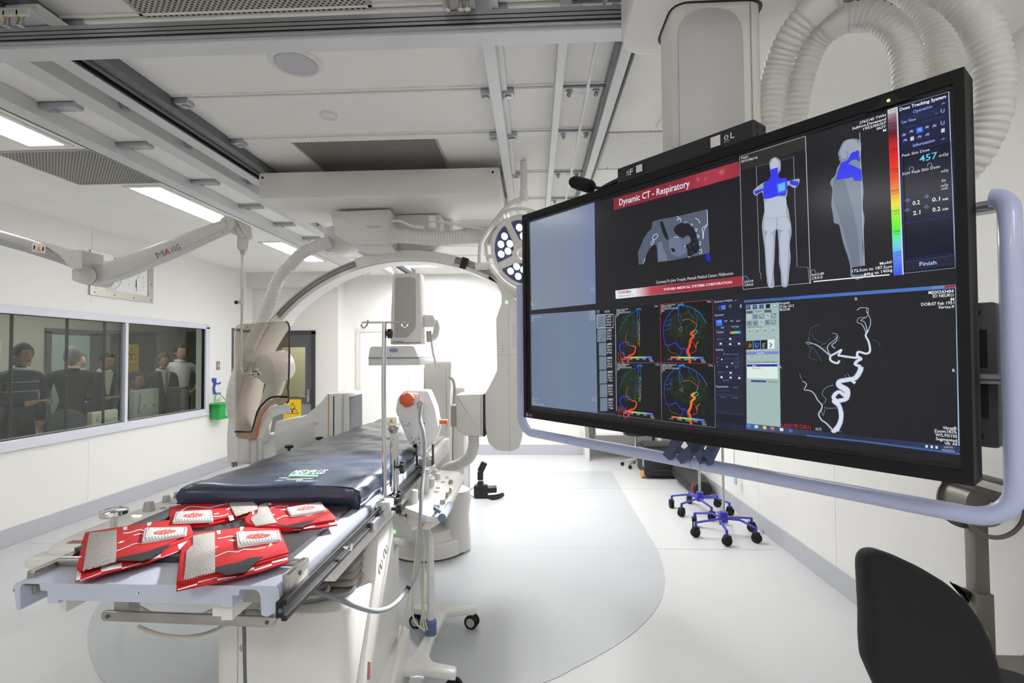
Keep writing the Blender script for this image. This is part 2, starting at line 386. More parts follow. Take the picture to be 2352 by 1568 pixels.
b = MB(); b.box((XW + .004, 7.5, 0), (XW + .012, 8.2, 2.02)); b.build('door_leaf', mat('pale_blue_doorway', 'aebcc0', .6), dr, smooth=0)
b = MB(); b.box((XW, 6.1, .9), (XW + .01, 6.77, 1.88)); struct(b.build('window_2', emis('control_room_window', 'cfdce2', .55), smooth=0))
b = MB(); b.box((XW, 10.35, 0), (XW + .3, 10.9, 2.6)); struct(b.build('trim_3', ol, smooth=0))
for i, y in enumerate((4.42, 4.97, 5.42)):
    b = MB(); b.box((-4.80, y - .0045, WZ0 - .1), (-4.77, y + .0045, 2.6)); struct(b.build('trim_%d' % (4 + i), mat('post_dark', '3a3937', .5), smooth=0))
warning_sign('warning_sign', 'yellow radiation sign on the dark door seen through the observation window', axes((XW + .075, 8.82, 1.38), (0, 1, 0), (0, 0, 1)), .36, .5, 'CAUTION', ['X-RAYS', 'KEEP OUT'])

# ---------------------------------------------------------------- ceiling lights
def ceiling_light(x0, x1, y0, y1, label, s, fr=.035, group='recessed ceiling lights'):
    r = thing('ceiling_light', label, 'light', ((x0 + x1) / 2, (y0 + y1) / 2, ZC), group=group)
    b = MB(); z = ZC - .01
    b.box((x0 - fr, y0 - fr, z), (x0, y1 + fr, ZC), .002); b.box((x1, y0 - fr, z), (x1 + fr, y1 + fr, ZC), .002); b.box((x0, y0 - fr, z), (x1, y0, ZC), .002); b.box((x0, y1, z), (x1, y1 + fr, ZC), .002)
    b.build('light_frame', EQW, r, smooth=0)
    b = MB(); b.box((x0, y0, ZC - .006), (x1, y1, ZC - .002)); b.build('diffuser', emis('diffuser_%g' % s, 'fffefc', s), r, smooth=0)
ceiling_light(-3.19, -2.955, 1.85, 3.03, 'bright strip light in the ceiling left of the rails, nearest the camera', CEIL_LAMP)
ceiling_light(-3.20, -2.955, 3.84, 5.03, 'long bright strip light above the folding arm, beyond the left grille', CEIL_LAMP)
ceiling_light(-3.20, -2.955, 5.8, 6.98, 'bright strip light left of the rails, third from the camera', CEIL_LAMP)
ceiling_light(.775, 1.0, 1.85, 3.0, 'strip light beside the monitor column, mostly hidden by it', CEIL_LAMP)
ceiling_light(-2.3, -1.2, 7.3, 7.55, 'ceiling light at the far wall seen through the left of the arch', FAR_LAMP * 1.9)
ceiling_light(-.55, .2, 5.1, 6.0, 'large ceiling light behind the right of the arch and the surgical lamp', FAR_LAMP)
ceiling_light(.775, 1.0, 5.2, 6.9, 'strip light over the far right of the room', CEIL_LAMP)
ceiling_light(.775, 1.0, -1.6, -.2, 'strip light over the right of the room behind the viewer', NEAR_LAMP)
ceiling_light(-3.19, -2.955, -1.6, -.2, 'strip light over the left of the room behind the viewer', CEIL_LAMP)
ceiling_light(-1.4, -.4, -1.6, -1.2, 'added fill light in the middle of the ceiling behind the viewer', NEAR_LAMP)  # unseen lamp added as fill for surfaces facing the viewer
area('control_room_lamp', (-6.2, 6.5, 2.55), 1.2, 3.5, 46 * ROOM_LAMP / 2.5, color=(1, .98, .94))

# ---------------------------------------------------------------- ceiling rails
def rail(label, x0, x1, z0=2.9, y0=-1.8, y1=7.9, m=ALUW, slot=None):
    r = thing('ceiling_rail', label, 'rail', ((x0 + x1) / 2, 3, ZC), group='rails along the ceiling')
    b = MB(); b.box((x0, y0, z0), (x1, y1, ZC), .003); b.build('rail_profile', m, r, smooth=0)
    if slot:
        b = MB()
        for s0, s1, zz in slot: b.box((s0, y0, zz), (s1, y1, zz + .03))
        b.build('rail_slot', BLACKM, r, smooth=0)
    return r
rA = rail('leftmost ceiling rail, grey with a dark groove, right of the left strip lights', -2.72, -2.60, slot=[(-2.71, -2.70, 2.899), (-2.722, -2.715, 2.93)])
rB = rail('flat wide grey ceiling rail, second from the left', -2.275, -2.165)
rC = rail('double ceiling rail with dark channel, third from the left', -2.06, -1.965, slot=[(-1.975, -1.962, 2.899)])
b = MB(); b.box((-1.965, -1.8, 2.925), (-1.87, 7.9, ZC), .003); b.box((-1.955, -1.8, 2.915), (-1.93, 7.9, 2.93)); b.build('dark_channel', ALUD, rC, smooth=0)
rD = rail('wide pale ceiling rail running past the right end of the white carriage', -.206, -.150)
b = MB(); b.box((-.15, -1.8, 2.955), (-.125, 7.9, ZC)); b.build('rail_flange', ALUW, rD, smooth=0)
rE = rail('narrow white ceiling rail, left of the thin hanging conduit', .111, .150)
rF = rail('ceiling rail with dark grooves left of the monitor column', .378, .425, slot=[(.428, .436, 2.905)])
b = MB(); b.box((.362, -1.8, 2.925), (.378, 7.9, ZC)); b.box((.425, -1.8, 2.925), (.45, 7.9, ZC)); b.build('rail_side', ALUD, rF, smooth=0)
for y in RY[3:11]:
    for r, bx in ((rA, (-2.60, -2.40)), (rB, (-2.165, -2.12)), (rC, (-1.87, -1.79)), (rD, (-.26, -.206)), (rD, (-.15, -.09))):
        b = MB(); b.box((bx[0], y - .035, ZC - .035), (bx[1], y + .025, ZC), .006)
        xm = bx[1] - .03 if bx[1] - bx[0] < .1 else bx[0] + .07
        b.cyl((xm, y - .005, ZC - .034), (xm, y - .005, ZC - .045), .017, n=16); b.build('rail_bracket', ALU, r)
    b = MB(); b.box((.15, y - .035, ZC - .02), (.362, y + .025, ZC), .003); b.build('mounting_plate', ALU, rE, smooth=0)
    for x in (.19, .325):
        b = MB(); b.lathe([(.018, 0), (.018, -.006), (.011, -.008), (.011, -.022), (.005, -.03)], Matrix.Translation((x, y - .005, ZC - .02)), 12); b.build('bolt', STEEL, rE)
P0 = atz(1372, 90, 2.88); P1 = atz(1300, 455, 2.88)
b = MB(); b.tube(catmull([(P0.x + .01, -1, 2.88), P0, (P0.x + .003, 3, 2.875), P1, (P1.x, 6.5, 2.88)], 8), .0075, 10)
tag(b.build('conduit', ALUW), 'thin grey conduit hanging between two ceiling rails', 'cable')
# transverse beam
BX1 = .36
t = thing('ceiling_beam', 'long aluminium beam crossing under the ceiling rails in the foreground', 'beam', (-1.2, 1.83, 2.8))
b = MB(); b.box((-4.3, 1.795, 2.79), (1.35, 1.875, 2.865), .003); b.build('beam_body', ALUW, t, smooth=0)
b = MB(); b.box((-4.3, 1.775, 2.803), (1.35, 1.795, 2.862)); b.build('beam_track', ALU, t, smooth=0)
b = MB()
for z, h in ((2.8085, .006), (2.826, .003), (2.842, .0025)): b.box((-4.3, 1.7735, z), (1.35, 1.776, z + h))
b.build('track_groove', BLACKM, t, smooth=0)
b = MB(); b.box((BX1 - .025, 1.765, 2.815), (BX1 + .005, 1.775, 2.845), .003); b.build('end_stop', BLACK, t)
def trolley(x0, x1, label):
    r = thing('rail_trolley', label, 'trolley', (x0, 1.8, 2.86), group='roller brackets on the crossing beam')
    b = MB(); b.box((x0, 1.70, 2.868), (x1, 1.90, 2.885), .004); b.box((x0 + .005, 1.74, 2.885), (x1 - .005, 1.90, 2.925), .004); b.box((x0, 1.70, 2.855), (x1, 1.712, 2.875), .002); b.build('bracket_plate', ALUW, r, smooth=0)
    for k in (.2, .62, .82):
        x = x0 + (x1 - x0) * k
        b = MB(); b.lathe([(.012, 0), (.012, -.006), (.008, -.008), (.008, -.03), (.011, -.032), (.011, -.045)], Matrix.Translation((x, 1.715, 2.868)), 14); b.build('adjusting_screw', STEEL, r)
        b = MB(); b.box((x - .003, 1.70, 2.85), (x + .003, 1.706, 2.872)); b.build('yellow_mark', YEL, r, smooth=0)
trolley(-.315, -.20, 'grey roller bracket with three screws on the beam, right of the near grille')
trolley(-2.05, -1.80, 'grey roller bracket at the top left corner of the ceiling')

# perforated grilles
def grille_mat(name, c, hole, sc, bar=False):
    m = bpy.data.materials.new(name); m.use_nodes = True; nt = m.node_tree; P = nt.nodes['Principled BSDF']; P.inputs['Roughness'].default_value = .45; P.inputs['Metallic'].default_value = .3
    tc = nt.nodes.new('ShaderNodeTexCoord'); mp = nt.nodes.new('ShaderNodeMapping'); mp.inputs['Scale'].default_value = (sc, sc, 0); mp.inputs['Rotation'].default_value = (0, 0, PI / 4)
    vo = nt.nodes.new('ShaderNodeTexVoronoi'); vo.inputs['Randomness'].default_value = 0; vo.inputs['Scale'].default_value = 1; vo.voronoi_dimensions = '2D'
    r = nt.nodes.new('ShaderNodeValToRGB'); r.color_ramp.elements[0].position = hole; r.color_ramp.elements[1].position = hole + .05
    r.color_ramp.elements[0].color = (.004, .004, .004, 1); r.color_ramp.elements[1].color = (*lin(c), 1)
    nt.links.new(tc.outputs['Object'], mp.inputs[0]); nt.links.new(mp.outputs[0], vo.inputs['Vector']); nt.links.new(vo.outputs['Distance'], r.inputs[0]); nt.links.new(r.outputs[0], P.inputs['Base Color']); return m
GR = grille_mat('perforated_steel', 'b9b4aa', .30, 62); GR2 = grille_mat('perforated_steel_fine', 'a8a39b', .34, 62); GR3 = grille_mat('perforated_white', 'e9e8e6', .22, 62)
for x0, x1, y0, y1, m, lab in ((-1.53, -.63, 1.37, 1.97, GR, 'perforated metal grille in the ceiling behind the near beam'), (-1.51, -.61, 3.07, 3.66, GR2, 'dark perforated ceiling grille above the white carriage'),
                               (-3.52, -2.76, 3.13, 3.74, GR2, 'perforated ceiling grille between the two left strip lights'), (.48, 1.2, 3.09, 3.68, GR3, 'pale perforated ceiling grille left of the monitor column')):
    r = thing('ceiling_vent', lab, 'vent', ((x0 + x1) / 2, (y0 + y1) / 2, ZC), group='perforated ceiling grilles')
    b = MB(); b.box((x0, y0, ZC - .004), (x1, y1, ZC - .001)); b.build('grille_plate', m, r, smooth=0)
    b = MB()
    for a, c in (((x0 - .015, y0 - .015), (x0, y1 + .015)), ((x1, y0 - .015), (x1 + .015, y1 + .015)), ((x0, y0 - .015), (x1, y0)), ((x0, y1), (x1, y1 + .015))): b.box((*a, ZC - .006), (*c, ZC))
    b.build('grille_frame', GREYP, r, smooth=0)
    for x in (x0 + .06, x1 - .06):
        b = MB(); b.cyl((x, y1 - .02, ZC - .004), (x, y1 - .02, ZC - .012), .006, n=10); b.build('screw', STEEL, r)
r = thing('ceiling_speaker', 'round flush speaker in the ceiling behind the crossing beam', 'speaker', (-1.086, 2.25, ZC))
b = MB(); b.lathe([(.118, 0), (.118, -.006), (.1, -.012), (.095, -.008)], Matrix.Translation((-1.086, 2.25, ZC)), 48); b.build('speaker_ring', EQW, r)
b = MB(); b.cyl((-1.086, 2.25, ZC - .008), (-1.086, 2.25, ZC - .0125), .092, n=48); b.build('speaker_mesh', mat('speaker_mesh', 'c3c2c6', .6, bump=.3, bscale=900), r)
b = MB(); b.lathe([(.048, 0), (.046, -.012), (.036, -.018)], Matrix.Translation((-1.141, 2.753, ZC)), 32)
tag(b.build('smoke_detector', EQW), 'small round white cover on the ceiling right of the double rail', 'detector')
b = MB(); b.lathe([(.055, 0), (.05, -.03), (.03, -.045)], Matrix.Translation((-1.93, 6.9, ZC)), 24)
tag(b.build('smoke_detector', mat('cream_plastic', 'ddd8c4', .5)), 'small cream detector on the far ceiling seen through the arch', 'detector')
# ================================================================ THE BIG DISPLAY
MO = Vector((-.0434, 1.9975, 2.1764)); MTR = Vector((.828, .988, 2.166)); MBR = Vector((.830, .995, 1.366)); MBL = Vector((-.040, 2.002, 1.376))
U = ((MTR - MO) + (MBR - MBL)); MW = U.length / 2; U.normalize()
VD = ((MBL - MO) + (MBR - MTR)); MH = VD.length / 2; VD = (VD - U * VD.dot(U)).normalized()      # down
NB = U.cross(VD)                                                                                # pointing away from the viewer
if NB.y < 0: NB = -NB
def onp(px, py, off=0.0):           # point of the display plane (moved back by off) along a ray -> (a, b) plane coordinates
    d = ray(px, py); o = MO + NB * off; t = (o - EYE).dot(NB) / d.dot(NB); q = EYE + d * t - MO; return q.dot(U), q.dot(VD)
def pt(a, b, off=0.0): return MO + U * a + VD * b + NB * off
def onw(px, py, off=0.0): a, b = onp(px, py, off); return pt(a, b, off)
SF = Matrix(((U.x, -VD.x, -NB.x, MO.x), (U.y, -VD.y, -NB.y, MO.y), (U.z, -VD.z, -NB.z, MO.z), (0, 0, 0, 1)))   # x right, y up, z toward the viewer
mon = thing('wall_monitor', 'very large black hospital display on a lavender tube frame, showing six medical images', 'monitor', MO)
BZ = mat('bezel_black', '151517', .55, bump=.03, bscale=1500, spec=.25); BZI = mat('inner_bezel_black', '0c0c0e', .35)
ia, ib = onp(1206, 507); ic, idn = onp(2210, 1081); ia2, ib2 = onp(2187, 193)
x0, x1, y0, y1 = .012, MW - .031, .020, MH - .045
x0 = ia; x1 = (ic + ia2) / 2; y0 = (ib + ib2) / 2; y1 = idn
b = MB(); b.M = SF
D = .075
for A, B_ in (((0, -y0), (MW, 0)), ((0, -MH), (MW, -y1)), ((0, -y1), (x0, -y0)), ((x1, -y1), (MW, -y0))):
    b.box((A[0], A[1], -D), (B_[0], B_[1], 0), 0)
b.box((0, -MH, -D), (MW, 0, -.02), .006)
b.build('bezel', BZ, mon, smooth=0)
b = MB(); b.M = SF; b.box((.03, -MH + .03, -D - .03), (MW - .02, -.03, -D), .02); b.build('rear_housing', mat('rear_housing_grey', '3a3b3f', .5), mon)
b = MB(); b.M = SF
g = .009
b.box((x0, -y1, -.012), (x0 + g, -y0, -.004)); b.box((x1 - .003, -y1, -.012), (x1, -y0, -.004)); b.box((x0, -y0 - g, -.012), (x1, -y0, -.004)); b.box((x0, -y1, -.012), (x1, -y1 + g, -.004))
b.build('inner_bezel', BZI, mon, smooth=0)
# sensor bump with yellow light in the top edge
sa, sb = onp(2042, 246)
b = MB(); b.M = SF; b.prism([(sa - .05, -y0 - .004), (sa - .018, -y0 + .002), (sa - .008, -y0 + .018), (sa + .008, -y0 + .018), (sa + .018, -y0 + .002), (sa + .05, -y0 - .004)], .0005, .003, axis='z'); b.build('sensor_bump', BZI, mon)
ya, yb = onp(2042, 232)
b = MB(); b.M = SF; b.cyl((ya, -yb, .002), (ya, -yb, .0045), .003, n=12); b.build('yellow_light', emis('yellow_led', 'f2ef20', 1.2), mon)
# maker's mark
V_, F_ = [], []
lb = MB()
p, q = onp(1211, 952); 
lb.M = SF; s_ = .009
lb.add([(p, -q + s_, .0008), (p + s_ * .7, -q, .0008), (p, -q - s_, .0008), (p - s_ * .7, -q, .0008)], [(0, 1, 2, 3)])
V_, F_ = txt('EIZO', Matrix.Translation((p + .011, -q - .005, .0008)), .0085, .02, bold=.02); lb.add(V_, F_)
lb.build('maker_mark', mat('mark_grey', 'a3a1a6', .4), mon, smooth=0, fix=False)

# ------------------------------------------------------- what the screen shows: one mesh, colours per face, lit from itself
sm = bpy.data.materials.new('screen_image'); sm.use_nodes = True; nt = sm.node_tree; P_ = nt.nodes['Principled BSDF']
P_.inputs['Base Color'].default_value = (.004, .004, .006, 1); P_.inputs['Roughness'].default_value = .16; P_.inputs['Specular IOR Level'].default_value = .45
at = nt.nodes.new('ShaderNodeAttribute'); at.attribute_name = 'img'; nt.links.new(at.outputs['Color'], P_.inputs['Emission Color']); P_.inputs['Emission Strength'].default_value = 1
class Scr:
    def __init__(s): s.V = []; s.F = []; s.C = []; s.lay = 0
    def face(s, pts, cols, L):     # pts: plane coords; cols one colour or one per vertex
        z = -.0075 + L * .00022; n = len(s.V)
        for a, b_ in pts: s.V.append(SF @ Vector((a, -b_, z)))
        s.F.append(list(range(n, n + len(pts)))); s.C.append(cols if isinstance(cols, list) else [cols] * len(pts))
    def poly(s, px, c, L=1, sm=0):
        if sm: px = [(v.x, v.y) for v in catmull([(x, y, 0) for x, y in px], sm, True)]
        s.face([onp(*p) for p in px], lin(c), L)
    def rect(s, tl, tr, br, bl, c, L=1): s.poly([tl, tr, br, bl], c, L)
    def line(s, pts, wd, c, L=2, c2=None, smooth=0, w2=None):
        """polyline in pixels with a width in metres"""
        if smooth: pts = [(v.x, v.y) for v in catmull([(x, y, 0) for x, y in pts], smooth)]
        Q = [Vector(onp(*p)) for p in pts]; N = len(Q); ca = lin(c); cb = lin(c2) if c2 else ca; w2 = wd if w2 is None else w2
        if N < 2: return
        off = []
        for i in range(N):
            d = Q[min(i + 1, N - 1)] - Q[max(i - 1, 0)]
            if d.length < 1e-9: d = Vector((1, 0))
            d.normalize(); t = i / (N - 1); h = (wd * (1 - t) + w2 * t) / 2; off.append((Q[i] + Vector((-d.y, d.x)) * h, Q[i] - Vector((-d.y, d.x)) * h))
        for i in range(N - 1):
            t = i / (N - 1); cc = tuple(x * (1 - t) + y * t for x, y in zip(ca, cb))
            s.face([off[i][0], off[i + 1][0], off[i + 1][1], off[i][1]], cc, L)
    def text(s, body, p0, p1, h, c, L=3, bold=0, align='LEFT'):
        """baseline from pixel p0 to pixel p1, cap height h in pixels at p0"""
        a = Vector(onp(*p0)); e = Vector(onp(*p1)); hh = abs(onp(p0[0], p0[1] - h)[1] - a.y); d = (e - a)
        M = Matrix.Translation((a.x, a.y, 0)) @ Matrix.Rotation(math.atan2(d.y, d.x), 4, 'Z') @ Matrix.Diagonal((1, -1, 1, 1))
        V, Fs = txt(body, M, hh, d.length, bold=bold); cc = lin(c)
        for f in Fs: s.face([(V[i].x, V[i].y) for i in f], cc, L)
    def grad(s, tl, tr, br, bl, stops, L=2, n=60, vert=False):
        q = [Vector(onp(*p)) for p in (tl, tr, br, bl)]
        st = [(k, lin(c)) for k, c in stops]
        def col(t):
            for (k0, c0), (k1, c1) in zip(st, st[1:]):
                if t <= k1: u = (t - k0) / max(1e-6, k1 - k0); return tuple(x * (1 - u) + y * u for x, y in zip(c0, c1))
            return st[-1][1]
        for i in range(n):
            t0, t1 = i / n, (i + 1) / n
            if vert: P4 = [q[0].lerp(q[3], t0), q[1].lerp(q[2], t0), q[1].lerp(q[2], t1), q[0].lerp(q[3], t1)]
            else: P4 = [q[0].lerp(q[1], t0), q[0].lerp(q[1], t1), q[3].lerp(q[2], t1), q[3].lerp(q[2], t0)]
            c0, c1 = col(t0), col(t1); s.face(P4, [c0, c0, c1, c1] if vert else [c0, c1, c1, c0], L)
    def build(s, parent):
        me = bpy.data.meshes.new('screen'); me.from_pydata([tuple(v) for v in s.V], [], s.F)
        ca = me.color_attributes.new('img', 'FLOAT_COLOR', 'CORNER'); i = 0; buf = []
        for cs in s.C:
            for c in cs: buf += [c[0], c[1], c[2], 1]
        ca.data.foreach_set('color', buf); me.materials.append(sm); o = bpy.data.objects.new('screen', me); COL.objects.link(o)
        o.parent = parent; o.matrix_parent_inverse = WM[parent.name].inverted(); return o
S = Scr()
S.face([(x0, y0), (x1, y0), (x1, y1), (x0, y1)], lin('16161c'), 0)
# --- upper left and lower left x-ray panels (blue grey)
GB = [(0, '7b8797'), (.5, '7a8598'), (.85, '74829e'), (1, '6f80a4')]
S.grad((1214, 507), (1362, 461), (1365, 697), (1217, 712), GB, 1, 24)
S.grad((1216, 722), (1365, 712), (1369, 949), (1218, 931), [(0, '66788f'), (.5, '6b7c93'), (1, '6a7b96')], 1, 24)
for t, p, e, h in (('DCC 1/19', (1216, 697), (1230, 696), 4), ('F 30cm', (1216, 702), (1226, 701), 4), ('3/774', (1352, 665), (1362, 664), 5), ('0.170', (1352, 671), (1363, 670), 5),
                   ('DEL 1/19', (1219, 918), (1233, 919), 4), ('F 30cm', (1219, 924), (1230, 925), 4), ('LAO/RAO 0 CRA 30', (1220, 930), (1247, 932), 4), ('2/774', (1357, 916), (1367, 917), 4), ('0.06w', (1356, 921), (1367, 922), 4),
                   ('E 24FR', (1350, 717), (1363, 716), 4), ('V 70kV', (1350, 722), (1363, 721), 4), ('BF NONE', (1350, 727), (1363, 726), 4), ('L 41.0', (1350, 732), (1363, 731), 4), ('Zoom OFF', (1350, 736), (1363, 735), 4), ('24/09/2014 09:33', (1217, 731), (1240, 729), 4), ('XA/DA', (1217, 738), (1225, 737), 4)):
    S.text(t, p, e, h, 'a4b0ba', 3)
# --- Dynamic CT
S.rect((1364, 461), (1407, 447), (1411, 692), (1366, 697), '19191e', 1)
S.rect((1405, 456), (1695, 369), (1702, 665), (1411, 685), '18181d', 1); S.line([(1366, 693), (1411, 688)], .0008, '39393f', 2); S.line([(1405, 449), (1411, 692)], .0008, '33333a', 2)
S.rect((1406, 455), (1694, 369), (1696, 403), (1407, 482), '852531', 2)
S.grad((1560, 409), (1694, 369), (1696, 403), (1561, 441), [(0, '852531'), (.5, 'a83947'), (1, '942b3a')], 3, 20)
S.text('Dynamic CT - Respiratory', (1419, 471), (1581, 427), 14, 'd9e2f0', 4, bold=.012)
for cx_, cy_, r_ in ((1600, 411, 6), (1617, 410, 5), (1655, 394, 10)):
    a_, b_ = onp(cx_, cy_); k = r_ / 900
    for rr in (1, .6): S.face([(a_ + k * rr * math.cos(t * PI / 8), b_ + k * rr * math.sin(t * PI / 8)) for t in range(16)], lin('a83f4d' if rr == 1 else 'b85a66'), 4 if rr == 1 else 5)
# the CT slice
body = [(1495, 508), (1512, 503), (1560, 494), (1622, 479), (1624, 520), (1627, 580), (1600, 586), (1577, 590), (1544, 597), (1508, 601), (1506, 580), (1505, 565), (1500, 560), (1492, 566), (1483, 580), (1478, 596), (1475, 606), (1464, 607), (1462, 578), (1470, 560), (1476, 545), (1484, 533), (1493, 524)]
S.poly(body, '515b6d', 2)
S.poly([(1513, 508), (1520, 510), (1525, 525), (1532, 545), (1530, 550), (1524, 544), (1517, 528)], '16161b', 3, 3)
S.poly([(1544, 528), (1550, 517), (1565, 511), (1580, 514), (1592, 526), (1598, 545), (1603, 560), (1602, 575), (1590, 583), (1577, 588), (1575, 570), (1562, 558), (1582, 545), (1575, 540), (1566, 545), (1552, 538)], '17171d', 3, 3)
S.poly([(1566, 547), (1577, 540), (1582, 545), (1583, 555), (1575, 561), (1566, 562), (1560, 555)], '5e6b80', 4, 3)
S.poly([(1536, 548), (1548, 545), (1560, 548), (1570, 556), (1573, 575), (1566, 584), (1550, 588), (1538, 580), (1533, 562)], '65728a', 3, 4); S.poly([(1537, 569), (1546, 570), (1548, 577), (1542, 578)], '17171d', 4)
S.poly([(1480, 600), (1486, 575), (1495, 565), (1502, 560), (1505, 575), (1506, 601), (1496, 604)], '17171c', 3)
S.poly([(1508, 556), (1516, 553), (1522, 575), (1528, 585), (1530, 598), (1508, 601)], '6a768a', 3)
for pts in ([(1496, 544), (1500, 538), (1506, 537), (1508, 541), (1503, 548), (1497, 549), (1496, 544)], [(1492, 561), (1494, 554), (1499, 552), (1498, 557), (1493, 563)], [(1621, 481), (1622, 500), (1621, 515), (1614, 528), (1612, 548), (1611, 533), (1610, 523), (1616, 519), (1620, 515)],
            [(1594, 500), (1601, 504), (1605, 512)], [(1584, 513), (1588, 515), (1584, 518)], [(1593, 525), (1598, 525), (1597, 530), (1593, 528)], [(1598, 538), (1602, 540), (1601, 545), (1598, 541)], [(1602, 555), (1606, 555), (1605, 562), (1602, 560)], [(1602, 574), (1608, 572), (1608, 580), (1603, 581)],
            [(1555, 503), (1560, 501), (1560, 508)], [(1568, 511), (1575, 508)], [(1544, 545), (1550, 543), (1556, 545)], [(1475, 604), (1479, 592)], [(1569, 562), (1572, 566)], [(1578, 588), (1582, 591)], [(1552, 496), (1556, 500), (1551, 506)]):
    S.line(pts, .0016, 'd8e2ee', 5, None, 4)
for k in range(16): x_ = 1578 + rnd.random() * 20; y_ = 545 + rnd.random() * 40; S.line([(x_, y_), (x_ + 2, y_ + 1)], .0012, '6a7689', 5)
S.rect((1617, 583), (1626, 581), (1630, 598), (1621, 600), '1a22b8', 3)
S.text('Courtesy Dr John Troupis, Monash Medical Center, Melbourne', (1504, 651), (1681, 630), 6.5, 'd6d8dc', 4)
S.rect((1410, 667), (1702, 633), (1703, 656), (1411, 686), 'dfe6ee', 2)
S.grad((1455, 662), (1702, 633), (1703, 656), (1456, 681), [(0, 'e0dde4'), (.16, 'b84452'), (.4, '92293a'), (1, '96293a')], 3, 30)
S.text('TOSHIBA', (1416, 675), (1447, 671.5), 6, 'c22a38', 4, bold=.03); S.text('Leading Innovation >>>', (1416, 681.5), (1453, 678), 4, '39405a', 4)
S.text('TOSHIBA MEDICAL SYSTEMS CORPORATION', (1521, 667), (1678, 650), 5.2, 'f0e4ea', 4, bold=.02)
# --- dose tracking: the two figures
S.rect((1696, 360), (2070, 240), (2083, 632), (1705, 663), '1a1a20', 1)
S.line([(1696, 358), (1847, 311)], .0009, 'c9cdd4', 3); S.line([(1696, 358), (1704, 664)], .0009, 'c9cdd4', 3); S.line([(1704, 664), (1860, 649)], .0009, 'c9cdd4', 3); S.line([(1847, 311), (1859, 651)], .0012, 'c9cdd4', 3)
S.poly([(1700, 362), (1790, 328), (1846, 314), (1847, 340), (1800, 356), (1770, 372), (1700, 390)], '2b2826', 2)
S.text('Angio', (1699, 364), (1716, 359.5), 5.2, 'e8eaf0', 4); S.text('2015/06/16', (1699, 372.5), (1737, 362.5), 5.4, 'e8eaf0', 4)
S.line([(1745, 640), (1745, 626), (1742, 625), (1734, 382), (1820, 358), (1828, 612), (1853, 613), (1857, 650)], .0008, 'b9bdc6', 4)
SKN, SKL, SKD = '98a2b2', 'b4bece', '7d8798'
S.poly([(1764, 372), (1769, 363), (1777, 359), (1786, 363), (1790, 372), (1790, 388), (1786, 395), (1785, 405), (1795, 411), (1808, 414), (1833, 409), (1829, 426), (1820, 430), (1807, 424), (1805, 445), (1802, 460), (1808, 480), (1811, 500), (1814, 515), (1815, 535), (1811, 560), (1813, 590), (1810, 620), (1806, 655),
        (1793, 656), (1790, 625), (1786, 600), (1786, 575), (1783, 530), (1779, 528), (1777, 560), (1776, 590), (1774, 625), (1775, 657), (1762, 658), (1757, 630), (1755, 600), (1753, 570), (1749, 540), (1747, 515), (1750, 495), (1753, 480), (1751, 460), (1747, 440), (1733, 448), (1727, 437), (1745, 421), (1762, 412), (1768, 403), (1766, 390)], SKN, 2, 4)
S.poly([(1768, 372), (1777, 361), (1786, 372), (1784, 385), (1770, 387)], SKL, 3, 4)
S.poly([(1756, 460), (1800, 452), (1803, 490), (1812, 520), (1800, 530), (1783, 524), (1770, 532), (1752, 525), (1754, 495)], SKL, 3, 4)
S.poly([(1756, 540), (1772, 535), (1772, 600), (1768, 650), (1763, 650), (1758, 600)], SKL, 3, 4); S.poly([(1790, 535), (1808, 530), (1806, 600), (1803, 648), (1797, 648), (1790, 590)], SKL, 3, 4)
S.line([(1781, 500), (1782, 528)], .0012, SKD, 4); S.line([(1766, 537), (1774, 533), (1779, 526)], .001, SKD, 4); S.line([(1784, 525), (1790, 530), (1797, 528)], .001, SKD, 4); S.line([(1754, 498), (1770, 502), (1782, 500), (1796, 496), (1810, 498)], .0008, SKD, 4)
BL = '3038ea'
S.poly([(1767, 388), (1783, 383), (1785, 402), (1788, 408), (1804, 407), (1806, 430), (1802, 447), (1780, 449), (1770, 453), (1751, 456), (1750, 440), (1751, 419), (1762, 412), (1768, 403)], BL, 5)
S.poly([(1729, 438), (1750, 431), (1750, 436), (1733, 446)], BL, 5); S.poly([(1810, 412), (1832, 416), (1829, 427), (1813, 422)], BL, 5)
S.poly([(1780, 421), (1803, 414), (1804, 440), (1783, 446)], '4058e8', 6); S.poly([(1784, 423), (1800, 417), (1801, 435), (1786, 440)], '69b4f0', 7)
# side figure
S.poly([(1922, 352), (1926, 340), (1935, 323), (1950, 317), (1965, 317), (1974, 324), (1975, 345), (1971, 362), (1975, 372), (1977, 395), (1979, 415), (1981, 440), (1979, 460), (1979, 480), (1983, 500), (1980, 540), (1979, 570), (1983, 600), (1984, 635), (1954, 637), (1950, 610), (1945, 590), (1935, 560), (1928, 530), (1924, 515), (1913, 510), (1911, 495), (1907, 470), (1908, 450), (1909, 432), (1904, 420), (1907, 410), (1916, 400), (1920, 385), (1928, 370), (1924, 366), (1925, 360)], '7e8898', 2, 4)
S.poly([(1927, 345), (1940, 322), (1960, 320), (1972, 335), (1968, 350), (1945, 360), (1932, 362)], '99a3b2', 3, 4)
S.poly([(1912, 420), (1920, 400), (1935, 410), (1945, 440), (1965, 520), (1972, 600), (1974, 635), (1960, 637), (1945, 570), (1925, 500), (1912, 460)], '6d7788', 3, 4)
S.poly([(1952, 350), (1968, 343), (1971, 346), (1970, 364), (1974, 372), (1964, 364), (1955, 366), (1945, 374), (1955, 378), (1976, 388), (1977, 414), (1960, 414), (1955, 405), (1945, 408), (1918, 412), (1921, 395), (1929, 373), (1945, 366)], BL, 5)
S.line([(1940, 352), (1944, 346), (1946, 352), (1943, 360)], .0012, BL, 6)
S.line([(1972, 303), (1984, 635)], .001, 'c9cdd4', 4)
